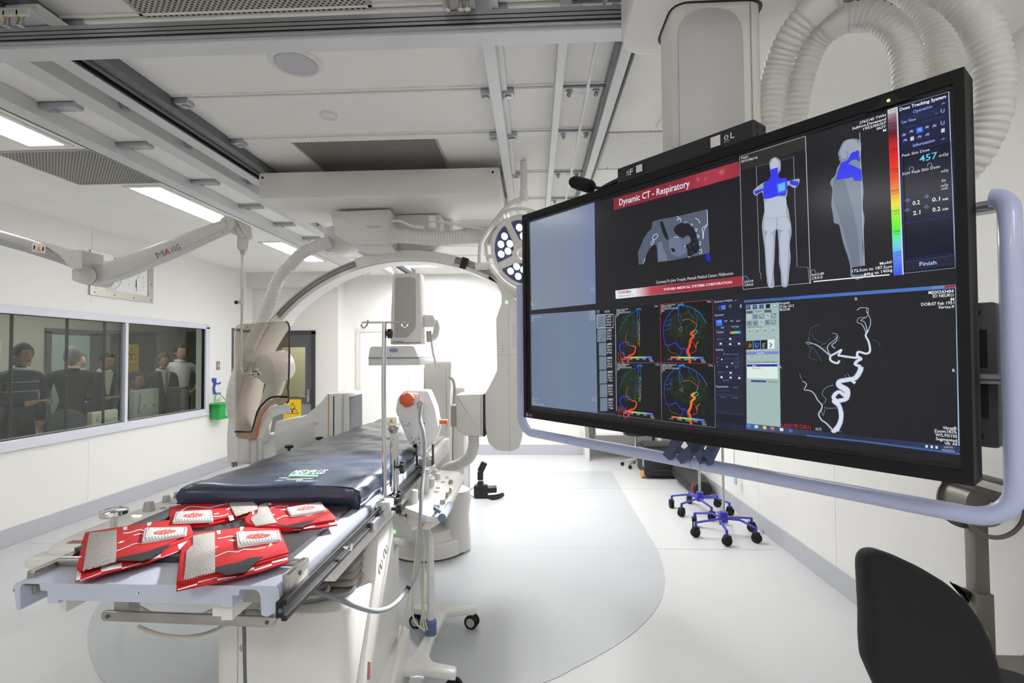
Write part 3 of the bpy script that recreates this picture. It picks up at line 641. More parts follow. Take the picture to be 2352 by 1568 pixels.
for t, p, e in (('2763145 TWH', (1972, 283), (2032, 265)), ('Sukhoo,Devanand', (1955, 296.5), (2032.5, 273.3)), ('1952/05/07', (1980, 297.5), (2033, 282)), ('063Y', (2011, 296.8), (2033, 290.3)), ('M', (2026, 301), (2033, 299))): S.text(t, p, e, 5.8, 'e8eaf0', 4, bold=.012)
S.text('LAO:0', (1707, 649), (1727, 647), 5.5, 'e8eaf0', 4); S.text('CRA:0', (1707, 657), (1727, 655), 5.5, 'e8eaf0', 4); S.text('RAO:89', (1862, 634), (1890, 630), 6, 'e8eaf0', 4); S.text('CRA:0', (1862, 642), (1887, 638), 6, 'e8eaf0', 4)
for x_, y_ in ((1708, 637), (1864, 622), (2090, 385), (2132, 376)): S.line([(x_ - 4, y_ + 5), (x_ - 2, y_ - 2), (x_ + 4, y_ - 3), (x_ + 7, y_ + 4)], .001, '7f9be0', 5, smooth=4)
S.poly([(1954, 614), (2046, 598), (2048, 627), (1955, 630)], '1a1a20', 6)
for t, p, e in (('Model', (2019, 608), (2046, 603)), ('172.5cm to 187.5cm', (1955, 625), (2047, 614)), ('84kg to 146kg', (1983, 633), (2048, 622))): S.text(t, p, e, 6.5, 'e8eaf0', 7, bold=.012)
S.line([(1866, 646), (2041, 630)], .0025, 'eef0f6', 6)
# colour scale
S.grad((2036, 250), (2058, 243), (2072, 630), (2050, 632), [(0, 'e8e4f4'), (.06, '8c5a6a'), (.14, '4a1a24'), (.22, 'c4161e'), (.32, 'e01e14'), (.42, 'e0481a'), (.5, 'e88a20'), (.58, 'e8e030'), (.63, '9aee28'), (.72, '5af03a'), (.78, '60e8a0'), (.83, '70d0f0'), (.88, '5a90f0'), (1, '3a50e0')], 2, 80, vert=True)
S.line([(2058, 243), (2072, 630)], .0022, 'cfd4e4', 4)
for t, y_ in (('10000', 253), ('8000', 264), ('5000', 283), ('4000', 308), ('3000', 343), ('2500', 389), ('2000', 438), ('1500', 485), ('1000', 532), ('500', 581)):
    xx = 2037 + (y_ - 245) * .036; S.text(t, (xx + 1, y_ + 2), (xx + 18 + (2 if len(t) > 4 else 0), y_ - 1), 5, '3a1820', 5)
    S.line([(xx + 3, y_ + 6), (xx + 18, y_ + 3)], .0007, '2c1414', 5)
# dose panel
S.rect((2060, 242), (2177, 206), (2193, 614), (2074, 630), '0a0c22', 1)
S.line([(2177, 208), (2193, 614)], .0012, 'c0c8dc', 4); S.line([(2061, 243), (2177, 208)], .0008, '9aa4c0', 4); S.line([(2074, 627), (2193, 614)], .0008, '9aa4c0', 4)
S.rect((2064, 250), (2176, 217), (2181, 318), (2067, 346), '141a3c', 2); S.rect((2064, 268), (2150, 246), (2151, 260), (2065, 283), '1a2150', 3)
S.text('Dose Tracking System', (2064, 253), (2171, 222), 7, 'eef0fa', 5, bold=.02); S.text('Operation', (2095, 258), (2139, 245), 7, '8ea8f4', 5, bold=.01); S.text('Lao View', (2069, 282), (2102, 274), 6.5, 'b0c0f4', 5); S.text('Add Preset', (2072, 295), (2108, 285), 5, '39426e', 5); S.text('Delete Preset', (2118, 280), (2166, 267), 5, '39426e', 5)
S.rect((2102, 292), (2117, 288), (2118, 301), (2103, 305), '2a62e8', 4)
for i, (x_, y_) in enumerate(((2074, 308), (2091, 300), (2110, 296), (2127, 290), (2144, 287), (2163, 280), (2164, 297), (2077, 320), (2093, 316), (2110, 312), (2128, 307), (2163, 252))):
    S.rect((x_ - 6, y_ - 4), (x_ + 6, y_ - 7), (x_ + 6, y_ + 5), (x_ - 6, y_ + 8), '20284e' if i != 2 else '3a74f0', 4)
    if i in (5, 11): S.line([(x_ - 3, y_ - 4), (x_ - 3, y_ + 3), (x_ + 3, y_ + 3), (x_ + 4, y_ - 4)], .0012, '9aa6cc', 6, smooth=3)
    elif i in (6, 8): S.rect((x_ - 4, y_ - 3), (x_ + 4, y_ - 5), (x_ + 4, y_ + 4), (x_ - 4, y_ + 6), 'c4cad8', 6)
    else: S.line([(x_ - 4, y_ + 3), (x_, y_ - 3), (x_ + 2, y_ + 2), (x_ + 4, y_ - 3)], .0014, 'b4bedc', 6); S.line([(x_ - 3, y_), (x_ + 4, y_)], .001, 'b4bedc', 6)
S.line([(2146, 257), (2149, 260), (2153, 255)], .0009, '6a78b4', 5); S.poly([(2158, 238), (2165, 232), (2170, 235)], '6a78a4', 5); S.poly([(2158, 320), (2165, 314), (2170, 317)], '6a78a4', 5)
S.rect((2067, 334), (2180, 306), (2181, 316), (2068, 345), '11163a', 3); S.text('Information', (2095, 336), (2145, 323), 7, '9cb0f0', 5, bold=.01)
S.text('Peak Skin Dose', (2070, 359), (2133, 344), 6, 'dfe4f0', 5); S.text('457', (2110, 371), (2151, 361), 14.5, '5ad0f0', 5, bold=.004); S.text('mGy', (2155, 359), (2177, 354), 6.5, 'dfe4f0', 5)
S.text('FOV Peak Skin Dose', (2071, 402), (2157, 383), 6.5, 'dfe4f0', 5); S.text('mGy', (2160, 395), (2177, 391), 6, 'dfe4f0', 5); S.text('f/s', (2161, 417), (2170, 415), 6, 'dfe4f0', 5); S.text('mGy', (2160, 428), (2176, 425), 6, 'dfe4f0', 5); S.text('/min', (2160, 435), (2175, 432), 5, 'dfe4f0', 5)
for t, p, e, h in (('0.2', (2094, 470), (2111, 467), 9), ('0.1', (2139, 462), (2157, 459), 9), ('min', (2163, 459), (2176, 457), 6), ('2.1', (2095, 493), (2112, 490), 9), ('0.2', (2140, 485), (2158, 482), 9), ('min', (2163, 482), (2176, 480), 6)): S.text(t, p, e, h, 'eaeef8', 5, bold=.012)
for x_, y_ in ((2083, 458), (2127, 449), (2082, 480), (2126, 473)): S.line([(x_ - 7, y_ + 2), (x_, y_ - 4), (x_ + 7, y_ + 1), (x_, y_ + 5), (x_ - 7, y_ + 2)], .001, '5a6a9c', 5); S.rect((x_ - 3, y_ - 2), (x_ + 3, y_ - 3), (x_ + 3, y_ + 3), (x_ - 3, y_ + 4), '4a5a8c', 5)
for y_ in (412, 430, 447): S.line([(2071, y_ + 8), (2180, y_ - 12)], .0006, '1e2a54', 4)
for P4 in (((2068, 350), (2181, 322), (2187, 492), (2073, 508)), ((2073, 512), (2187, 496), (2190, 580), (2076, 595))): S.line([*P4, P4[0]], .0012, '18308c', 4)
S.rect((2076, 600), (2190, 585), (2191, 608), (2077, 622), '1a1e34', 4); S.line([(2076, 600), (2190, 585)], .0008, '4a5480', 5); S.text('Finish', (2110, 610), (2149, 606), 9, 'b4c8fa', 6, bold=.012)
# --- run list
S.rect((1367, 713), (1409, 709), (1412, 947), (1370, 943), '0c0e16', 1)
S.line([(1410, 722), (1413, 944)], .0018, 'a9b4ca', 4); S.text('RUN', (1386, 718), (1397, 717), 5.5, 'c2cbd8', 4)
S.line([(1369, 712), (1369, 719), (1373, 719), (1373, 712), (1369, 712)], .001, 'c2cbd8', 4); S.line([(1369, 715.5), (1373, 715.5)], .001, 'c2cbd8', 4)
for k, (nm, l1, l2, l3) in enumerate((('p-001', 'LAO 0', 'CRA 28', 'BF DSA'), ('p-002', 'LAO 3', 'CRA 31', 'BF DSA'), ('#001', 'RAO 16', 'CRA 2', 'BF DSA'), ('#002', 'RAO 16', 'CRA 2', 'BF DSA'), ('#003', 'LAO 22', 'CRA 2', 'F  DSA'), ('#004', 'LAO 22', 'CRA 2', 'F  DSA'), ('#005', 'LAO 22', 'CRA 2', 'F  DSA'))):
    y_ = 724 + k * 31.8; xo = k * .7; xl = 1368 + xo + (3 if k > 1 else 0)
    S.rect((xl, y_), (1388 + xo, y_ - 1), (1388 + xo, y_ + 29), (xl, y_ + 29.5), '6d7b8c', 3)
    for j, (t, wd) in enumerate(((nm, 11), (l1, 10), (l2, 11), (l3, 11))): S.text(t, (1390 + xo, y_ + 5 + j * 6.4), (1390 + xo + wd, y_ + 5 + j * 6.4 - (.5 if k < 4 else -.3)), 5.2 if j == 0 else 4.2, 'e2e6ee', 5)
    if k < 2:
        for j in range(3): S.line([(1375 + k * 3 + rnd.random() * 6, y_ + 4 + j * 6), (1378 + k * 3 + rnd.random() * 5, y_ + 10 + j * 5), (1374 + k * 3 + rnd.random() * 5, y_ + 16 + j * 4), (1372 + k * 4, y_ + 27)], .0008, '39424e', 5, smooth=4)
S.line([(1368, 723), (1405.5, 721), (1406, 752), (1368, 753.5), (1368, 723)], .0016, 'eceef4', 6)
S.rect((1371, 947), (1411, 951), (1411, 954), (1371, 950), '39455a', 4)
# --- parametric angiograms
def brain(ox, oy, kind, q):
    """q: four pixel corners of the cell; kind 0 half head, 1 side view"""
    tl, tr, br, bl = [Vector(p) for p in q]
    def m(u, v): p = tl.lerp(tr, u).lerp(bl.lerp(br, u), v); return (p.x, p.y)
    S.rect(tl, tr, br, bl, '07080d', 2)
    R = random.Random(int(ox * 31 + oy * 7))
    gr = ['143618', '1e4014', '2c4012', '163f34', '40340f', '142c1e']
    n = 330
    for i in range(n):
        if kind: cx_, cy_, rx, ry = .50, .38, .36, .26
        else: cx_, cy_, rx, ry = .30, .40, .24, .30
        a = R.random() * 2 * PI; r_ = math.sqrt(R.random()); u = cx_ + rx * r_ * math.cos(a); v = cy_ + ry * r_ * math.sin(a)
        if not kind and u > .50: continue
        th = R.random() * PI; L = .02 + .05 * R.random(); pts = [(u, v)]
        for k in range(3): th += R.uniform(-.9, .9); u += L * math.cos(th) * .6; v += L * math.sin(th) * .6; pts.append((u, v))
        S.line([m(*p) for p in pts], .0006 + .0005 * R.random(), R.choice(gr), 3 + (i % 2))
    if kind:
        S.line([m(*p) for p in [(.08, .70), (.05, .5), (.08, .3), (.2, .14), (.36, .05), (.55, .08), (.75, .2), (.86, .36)]], .0022, '1c30b0', 6, '206e9c', 8)
        S.line([m(*p) for p in [(.32, .04), (.42, .02), (.44, .06)]], .004, '2a86c8', 6)
        for pts in ([(.1, .3), (.2, .26), (.17, .33)], [(.08, .37), (.19, .34), (.15, .4)], [(.3, .08), (.36, .2), (.42, .3)], [(.5, .08), (.56, .2), (.64, .28)], [(.07, .45), (.2, .42)], [(.36, .06), (.33, .24), (.40, .42), (.36, .52)], [(.65, .15), (.7, .3), (.66, .42)]): S.line([m(*p) for p in pts], .0012, '2458c0', 6, '1a6a7c', 6)
        S.line([m(*p) for p in [(.08, .68), (.14, .71), (.27, .67), (.36, .76), (.45, .77), (.49, .9)]], .0034, '2030c8', 7, '3028a8', 6)
        S.line([m(*p) for p in [(.41, .78), (.35, .88), (.30, .95)]], .003, '2028a8', 6, None, 5); S.line([m(*p) for p in [(.12, .73), (.17, .82), (.3, .86), (.38, .97)]], .0009, '8a7430', 6, None, 6)
        rc = ('e0401a', 'e04a1c') if oy == 0 else ('e8901c', 'd8401c')
        S.line([m(*p) for p in [(.62, .48), (.56, .52), (.62, .56), (.56, .62), (.54, .72), (.50, .80), (.53, .88), (.54, 1.0)]], .0055, rc[0], 9, rc[1], 6, .0085)
        S.line([m(*p) for p in [(.55, .68), (.6, .66), (.66, .78), (.62, .82), (.56, .84)]], .0012, 'c8481c', 8, None, 5); S.line([m(*p) for p in [(.71, .65), (.66, .7), (.66, .76)]], .002, 'e0641c', 8, None, 4)
        S.line([m(*p) for p in [(.6, .5), (.66, .46), (.68, .5), (.62, .54)]], .0018, '38b0b8', 9, None, 4); S.line([m(*p) for p in [(.4, .3), (.52, .28), (.64, .34), (.68, .4), (.6, .5)]], .0012, 'c06a20', 7, None, 6)
        S.line([m(*p) for p in [(.34, .46), (.38, .4), (.4, .46), (.33, .44)]], .0012, 'c8601c', 7, None, 4)
        for i in range(60): u = .72 + R.random() * .22; v = .55 + R.random() * .4; S.line([m(u, v), m(u + .03, v - .03)], .0006, R.choice(['0f3a20', '1a3a10', '103028']), 3)
    else:
        S.line([m(*p) for p in [(.53, .04), (.54, .25), (.53, .5), (.52, .7)]], .0016, '20549c', 6, '2c8c5c', 5); S.line([m(*p) for p in [(.48, .06), (.5, .12), (.48, .18)]], .003, '2444d8', 8, None, 4); S.line([m(*p) for p in [(.46, .05), (.54, .04), (.58, .06)]], .004, '2a70c8', 8, None, 3)
        S.line([m(*p) for p in [(.46, .08), (.3, .14), (.14, .3), (.08, .46)]], .0014, '2070a0', 6, '187048', 6); S.line([m(*p) for p in [(.4, .38), (.44, .24), (.46, .5), (.39, .52), (.41, .38)]], .0016, '1a2c8c', 5, None, 4)
        S.line([m(*p) for p in [(.08, .68), (.16, .63), (.30, .64)]], .004, '2030c4', 7, None, 5); S.line([m(*p) for p in [(.07, .66), (.09, .78), (.18, .88), (.28, .98)]], .004, '2030c4', 7, None, 5)
        S.line([m(*p) for p in [(.24, .46), (.21, .56), (.25, .66), (.34, .70)]], .0016, 'c84a1c', 8, None, 6)
        S.line([m(*p) for p in [(.34, .70), (.43, .72), (.42, .80), (.36, .86), (.28, .88), (.25, .95), (.26, 1.0)]], .003, 'd8501c', 9, 'd83818', 6, .0075)
        for i in range(60): v = .2 + R.random() * .5; u = .50 + R.uniform(-.02, .03); S.line([m(u, v), m(u + .01, v + .02)], .0012, R.choice(['b8901c', 'c8541c', '2c9c4c', '207c9c']), 7)
        for i in range(20): u = .02 + R.random() * .2; v = .8 + R.random() * .2; S.line([m(u, v), m(u + .02, v + .06)], .0014, R.choice(['c8401c', 'a85c1c']), 6)
    x0_ = .18; S.grad(m(x0_, .9), m(.8, .9), m(.8, .925), m(x0_, .925), [(0, 'e02818'), (.18, 'e05a1c'), (.36, 'c8c828'), (.5, '40e028'), (.68, '60c8b0'), (.8, '5070f0'), (1, '2838e0')], 11, 24)
    S.line([m(x0_, .9), m(.8, .9)], .0005, 'd8dce4', 12)
    for i, t in enumerate(('1.17', '4.75', '8.34', '11.93', '15.52')): S.text(t, m(x0_ - .04 + i * .15, .955), m(x0_ + .03 + i * .15, .955), 3.6, 'd0d4dc', 12)
    S.text('[Sec]', m(.76, .985), m(.83, .985), 3.6, 'd0d4dc', 12)
    for i, (t, wd) in enumerate((('Sukhoo Devanand', .27), ('2763145 TWH', .19), ('2014/09/24 09:33:40', .32), ('#001', .06), ('L' if kind else 'F', .02))): S.text(t, m(.015, .035 + i * .031), m(.015 + wd, .034 + i * .031), 3.6, 'c2c8d2', 12)
    S.text('TTPa', m(.88, .04), m(.97, .04), 4, 'c2c8d2', 12)
brain(0, 0, 0, ((1412, 709), (1512, 699), (1515, 832), (1414, 832))); brain(1, 0, 1, ((1514, 699), (1635, 688), (1639, 835), (1516, 832)))
brain(0, 1, 0, ((1414, 834), (1515, 834), (1518, 965), (1415, 953))); brain(1, 1, 1, ((1516, 834), (1639, 836), (1641, 981), (1518, 967)))
S.line([(1514, 699), (1635, 688), (1638, 835), (1516, 832), (1514, 699)], .0012, 'c02838', 13)
S.line([(1414, 833), (1515, 833), (1518, 966), (1415, 954)], .0009, '7a8494', 13); S.line([(1516, 834), (1518, 967), (1641, 982), (1639, 836)], .0009, '9aa4b0', 13)
# --- parametric panel
S.rect((1637, 688), (1703, 682), (1707, 989), (1641, 981), '151a33', 1)
PT = [('Parametric Imaging', 1638, 695, 1679, 690, 4.5), ('Parameter', 1639, 726, 1660, 724, 4.5), ('Sub', 1653, 754, 1660, 753.5, 4), ('Un Sub', 1678, 752, 1694, 751, 4), ('Table01', 1643, 765, 1659, 764.5, 4), ('apply to', 1644, 780, 1660, 779, 4), ('WW/WL', 1641, 806, 1659, 805.5, 4.5), ('BP linked setting', 1658, 815, 1693, 815, 4), ('Min:', 1642, 824, 1649, 824, 4), ('Max:', 1642, 833, 1649, 833, 4), ('WL:', 1643, 841, 1649, 841, 4), ('1.17', 1686, 826, 1694, 826, 3.6), ('16.02', 1686, 835, 1696, 835, 3.6), ('8.34', 1686, 844, 1695, 844, 3.6),
      ('apply to', 1645, 856, 1661, 856, 4), ('Fix WW', 1657, 876, 1672, 876, 4), ('Measurement', 1642, 890, 1670, 890, 4.8), ('Label', 1681, 891, 1692, 891, 4), ('Name', 1652, 913, 1665, 914, 4), ('Mean', 1679, 915, 1692, 916, 4), ('TTPa', 1645, 741, 1654, 740, 4), ('TTP', 1660, 740, 1668, 739, 4), ('PH', 1675, 739, 1681, 738.5, 4), ('AUC', 1688, 739, 1698, 738, 4)]
S.rect((1641, 735), (1655, 733), (1656, 747), (1642, 748), '3a6ce0', 3)
S.rect((1646, 702), (1663, 700), (1664, 710), (1647, 712), '2a3c7c', 3); S.rect((1654, 701), (1663, 700), (1664, 709), (1655, 711), '4a78e8', 4)
for t, a_, b_, c_, d_, h in PT: S.text(t, (a_, b_), (c_, d_), h, '66709c' if t in ('apply to', 'BP linked setting', 'Min:', 'Max:', 'WL:', 'Fix WW', 'Label', 'Name', 'Mean', '1.17', '16.02', '8.34') else 'c2cae6', 5)
for P4 in (((1641, 750), (1669, 749), (1669, 757), (1641, 758)), ((1670, 749), (1700, 747), (1700, 755), (1670, 757)), ((1641, 760), (1669, 759), (1669, 769), (1641, 770)), ((1643, 785), (1661, 784), (1661, 793), (1643, 793)), ((1666, 774), (1683, 773), (1683, 782), (1666, 783)), ((1685, 773), (1702, 772), (1702, 781), (1685, 782)), ((1666, 785), (1683, 784), (1683, 793), (1666, 793)), ((1685, 785), (1702, 785), (1702, 793), (1685, 793)),
           ((1645, 861), (1664, 861), (1664, 870), (1645, 870)), ((1667, 852), (1684, 852), (1684, 860), (1667, 860)), ((1686, 852), (1703, 852), (1703, 861), (1686, 861)), ((1667, 862), (1684, 862), (1684, 871), (1667, 871)), ((1686, 862), (1703, 863), (1703, 872), (1686, 871)), ((1683, 821), (1703, 821), (1703, 829), (1683, 829)), ((1683, 830), (1703, 830), (1703, 838), (1683, 838)), ((1683, 839), (1703, 839), (1703, 847), (1683, 847)), ((1684, 978), (1703, 981), (1703, 989), (1684, 986)), ((1641, 897), (1657, 897), (1657, 905), (1641, 905)), ((1660, 897), (1676, 898), (1676, 906), (1660, 905)), ((1642, 907), (1703, 910), (1704, 952), (1643, 946))):
    S.line([*P4, P4[0]], .0006, '46507e', 4)
for x_, y_ in ((1652, 789), (1674, 778), (1674, 790), (1694, 789), (1654, 866), (1675, 856), (1675, 867), (1695, 868)): S.rect((x_ - 2, y_ - 2), (x_ + 3, y_ - 2), (x_ + 3, y_ + 2), (x_ - 2, y_ + 2), 'd4daf0', 6)
S.grad((1673, 761), (1699, 759.5), (1700, 765.5), (1673, 766.5), [(0, 'd82c2c'), (.3, 'c8a828'), (.5, '40d840'), (.75, '50b0d0'), (1, '3848e0')], 5, 16)
for y_, xk in ((824, 1655), (833, 1679), (841, 1667)): S.line([(1653, y_), (1680, y_)], .0005, '56608c', 5); S.poly([(xk - 2, y_ + 3), (xk, y_ - 2), (xk + 2, y_ + 3)], 'c8d0ec', 6)
S.rect((1644, 950), (1704, 957), (1704, 974), (1644, 968), '0d101e', 3)
S.line([(1672, 701), (1676, 699), (1677, 704), (1672, 706), (1672, 701)], .0008, 'b0bad8', 5); S.line([(1684, 690), (1690, 689)], .0008, 'c0c8e0', 5); S.rect((1697, 699), (1700, 699), (1700, 706), (1697, 706), 'b0bad8', 5)
# --- 3D window
S.rect((1706, 692), (2195, 652), (2203, 1041), (1710, 990), '15161c', 1)
S.grad((1706, 689), (2195, 652), (2195, 661), (1706, 695), [(0, '4a6a9c'), (.35, '3a6ac0'), (1, '4a78b8')], 3, 12)
S.rect((2168, 655), (2194, 653), (2194, 659), (2168, 661), '9a2a34', 5); S.rect((2140, 657), (2166, 655), (2166, 661), (2140, 663), '6a88b4', 5)
S.line([(2194, 655), (2201, 1024)], .002, 'a8c4e8', 5)
S.rect((1710, 700), (1786, 694), (1790, 983), (1712, 974), '9fb6b4', 2)
S.text('Vitrea - Demo, 3D NEURO | Patient ID: ME00243484 | DOB: 19510207', (1712, 694), (1829, 683), 4, '26344c', 5)
R = random.Random(3)
for k in range(4):
    x_ = 1711 + k * 15; S.rect((x_, 701 - k), (x_ + 10, 700.2 - k), (x_ + 10, 710 - k), (x_, 711 - k), ('26307c', '26307c', '32408c', '101018')[k], 4)
    if k < 3: S.line([(x_ + 5, 701 - k), (x_ + 5, 710 - k)], .0006, 'b8c4c8', 5)
    if k < 2: S.line([(x_, 705 - k), (x_ + 10, 704.5 - k)], .0006, 'b8c4c8', 5)
S.rect((1773, 697), (1781, 696.5), (1781, 705), (1773, 706), '7c9a90', 4); S.poly([(1775, 698), (1780, 701), (1775, 704)], 'e8ece8', 5)
S.rect((1711, 714), (1726, 713), (1727, 720), (1711, 721), '566a74', 4); S.rect((1752, 711), (1768, 710), (1770, 718), (1753, 719), '566a74', 4)
S.text('Visual', (1713, 719), (1723, 718), 4, '202830', 5); S.text('Analysis', (1730, 717), (1747, 715.5), 4.5, '10181c', 5); S.text('Batch', (1755, 716), (1766, 715), 4, '202830', 5)
for row in range(2):
    for k in range(5):
        x_ = 1712 + k * 14; y_ = 721 + row * 15 - k * .8
        S.rect((x_, y_), (x_ + 12, y_ - .8), (x_ + 12, y_ + 12), (x_, y_ + 13), ('788c98' if (k + row) % 3 else 'a8bcc0'), 4); S.line([(x_, y_), (x_ + 12, y_ - .8)], .0007, 'dce4e4', 5)
        S.line([(x_ + 2 + R.random() * 3, y_ + 3), (x_ + 6, y_ + 4 + R.random() * 4), (x_ + 9, y_ + 8)], .0012, R.choice(['283444', 'e8eef0', '404c5c']), 6)
S.text('Segment Anatomy', (1714, 753), (1748, 751), 4, '203038', 5)
for k in range(4):
    x_ = 1713 + k * 18; S.rect((x_, 756 - k), (x_ + 12, 755 - k), (x_ + 12, 768 - k), (x_, 769 - k), 'a4b8bc', 4); S.line([(x_, 756 - k), (x_ + 12, 755 - k)], .0007, 'dce4e4', 5); S.line([(x_ + 3, 764 - k), (x_ + 6, 758 - k), (x_ + 9, 763 - k)], .0012, '30404c', 6)
S.rect((1748, 773), (1783, 770), (1783, 775), (1748, 778), 'b4c8c4', 4); S.text('Remove Fragments', (1751, 776.5), (1780, 774.5), 3.2, '203038', 5)
for k, c in enumerate(('1c1410', '0c1440', '101014', 'e8ecec')):
    x_ = 1711 + k * 16.5; S.rect((x_, 783 - k), (x_ + 15.5, 782 - k), (x_ + 15.5, 802 - k * .6), (x_, 803 - k * .6), c, 4)
    for j in range(6): S.line([(x_ + 3 + R.random() * 9, 785 + R.random() * 5), (x_ + 3 + R.random() * 9, 790 + R.random() * 4), (x_ + 3 + R.random() * 9, 796 + R.random() * 4)], .0008 if k != 1 else .001, ('a8783c', '3c78f0', '8c9498', '586068')[k], 5, smooth=3)
S.rect((1711, 808), (1786, 806), (1786, 813), (1711, 815), '7484c0', 4); S.text('Anatomy', (1736, 813), (1753, 812), 4.2, 'eef0f8', 5)
S.rect((1713, 816), (1734, 816), (1734, 822), (1713, 822), 'a8bcb8', 4); S.rect((1738, 816), (1758, 815), (1758, 822), (1738, 822), 'a8bcb8', 4); S.text('Clear', (1720, 820.5), (1729, 820.5), 3.4, '40504c', 5); S.text('Edit', (1744, 820.5), (1751, 820.5), 3.4, '708480', 5)
S.rect((1713, 830), (1783, 829), (1784, 870), (1713, 869), 'd8e8e0', 4); S.rect((1713, 830), (1783, 829), (1783, 834), (1713, 835), '98acac', 5); S.rect((1713, 836.5), (1783, 836), (1783, 841.5), (1713, 842), '20209c', 5)
S.text('Show  Anatomy   Text/MPR  Options', (1714, 834), (1783, 833), 3.4, '203038', 6); S.text('Base', (1726, 841), (1735, 841), 3.6, 'f0f0fa', 6); S.text('Recycle Bin', (1726, 847), (1745, 847), 3.6, '506064', 6)
S.rect((1722, 873), (1757, 874), (1757, 878), (1722, 877), '2c2c9c', 5); S.text('Transparency', (1760, 878), (1784, 879), 4, '203038', 5)
# the vessel tree
VC, VM, VD_ = 'd4dcea', '94a0b4', '5c6678'
def ves(pts, w0, c=VC, w1=None, L=6): S.line(pts, w0 * .85, VM, L, None, 7, (w1 or w0) * .85); S.line(pts, w0 * .62, c, L + 1, None, 7, (w1 or w0) * .62)
ves([(1910, 994), (1925, 975), (1930, 950), (1922, 925), (1912, 912), (1925, 900), (1943, 912), (1945, 895), (1928, 884), (1925, 878), (1935, 875), (1950, 872), (1962, 880)], .012, VC, .008)
ves([(1919, 990), (1929, 965), (1926, 935), (1913, 922), (1922, 921), (1942, 915), (1940, 898), (1924, 886), (1926, 876), (1945, 872), (1962, 868), (1973, 852), (1975, 842)], .011, VC, .013)
ves([(1975, 842), (1962, 836), (1968, 828), (1975, 824), (1966, 818)], .008); ves([(1966, 820), (1969, 808), (1988, 812), (1996, 805), (1993, 785), (1986, 770), (1992, 758)], .0065, VC, .004)
ves([(1966, 822), (1950, 820), (1930, 817), (1922, 816)], .006, VC, .0055); ves([(1922, 816), (1928, 808), (1930, 803), (1925, 806), (1915, 812), (1905, 818), (1906, 828), (1920, 834), (1926, 828)], .005, VC, .006)
for pts in ([(1992, 758), (1997, 745), (1996, 730), (1988, 715), (1990, 706)], [(1988, 765), (1978, 745), (1967, 740), (1970, 730), (1985, 728)], [(1990, 760), (1984, 740), (1975, 735), (1990, 726), (1992, 715)], [(1966, 712), (1975, 706), (1992, 708), (1990, 720)]): ves(pts, .002, 'b4bece', .001)
for pts in ([(1905, 818), (1890, 805), (1872, 792), (1855, 786), (1847, 787)], [(1904, 816), (1888, 802), (1870, 790), (1852, 790)], [(1905, 818), (1898, 800), (1902, 790), (1915, 780), (1922, 770)], [(1915, 800), (1908, 792), (1918, 784), (1920, 768), (1908, 765)]): ves(pts, .003, 'a4aec0', .0012)
for pts in ([(1850, 788), (1856, 775), (1860, 755), (1880, 743)], [(1847, 787), (1860, 800), (1856, 820), (1875, 828)], [(1898, 800), (1880, 796), (1895, 786), (1905, 775)], [(1930, 817), (1940, 822), (1958, 820)], [(1850, 790), (1858, 782), (1852, 776)], [(1895, 790), (1870, 780), (1862, 765)], [(1913, 772), (1925, 775), (1924, 785)], [(1862, 795), (1875, 812), (1885, 830)], [(2000, 780), (2012, 784), (2020, 795)]): S.line(pts, .0009, VD_, 6, None, 7)
ves([(1912, 990), (1895, 972), (1885, 965), (1878, 952), (1884, 940), (1885, 930), (1875, 918), (1868, 905), (1858, 897), (1845, 895), (1850, 882), (1840, 875)], .0045, 'b8c2d2', .002)
for pts in ([(1883, 940), (1888, 955), (1892, 940)], [(1886, 930), (1895, 918), (1886, 905), (1895, 890), (1912, 884)], [(1838, 870), (1834, 858)], [(1912, 990), (1930, 992)], [(1890, 935), (1900, 938), (1930, 936)], [(1938, 860), (1942, 872)], [(1944, 858), (1950, 866)]): S.line(pts, .0012, '7c889c', 6, None, 6)
for t, p, e, h, c in (('Hospital', (1788, 699), (1811, 697), 5.5, 'd6dae4'), ('29 Apr 2013', (1788, 706.5), (1821, 704), 5.5, 'd6dae4'), ('08:22:00', (1788, 713.5), (1812, 712), 5.5, 'd6dae4'), ('S', (1961, 689), (1967, 688.5), 6, 'd6dae4'), ('L', (1790, 845), (1794, 845), 6, 'd6dae4'), ('R', (2186, 854), (2193, 854), 7, 'd6dae4'),
                   ('ME00243484', (2131, 675), (2189, 671), 7, 'e8ecf4'), ('3D NEURO', (2140, 683), (2189, 680), 7, 'e8ecf4'), ('M', (2182, 690), (2190, 689.5), 6.5, 'e8ecf4'), ('DOB:07 Feb 1951', (2114, 702), (2190, 698), 7, 'e8ecf4'), ('Series:9', (2154, 708), (2190, 707), 6.5, 'e8ecf4'),
                   ('LAO178 CAU1', (1794, 980), (1860, 986), 8, 'c02a2e'), ('AZ FZ', (1871, 988), (1885, 989), 5.5, 'd0d4dc'), ('Vitrea(R)', (2164, 986), (2196, 988), 7, 'e8ecf4'), ('Zoom:182%', (2144, 993), (2196, 996), 7, 'e8ecf4'), ('W/L:93/105', (2147, 1002), (2197, 1006), 7, 'e8ecf4'), ('Segmented', (2148, 1011), (2197, 1016), 7, 'e8ecf4'), ('VR: All', (2168, 1022), (2197, 1024), 7, 'e8ecf4')):
    S.text(t.replace('(R)', '\u00ae'), p, e, h, c, 9, bold=.008)
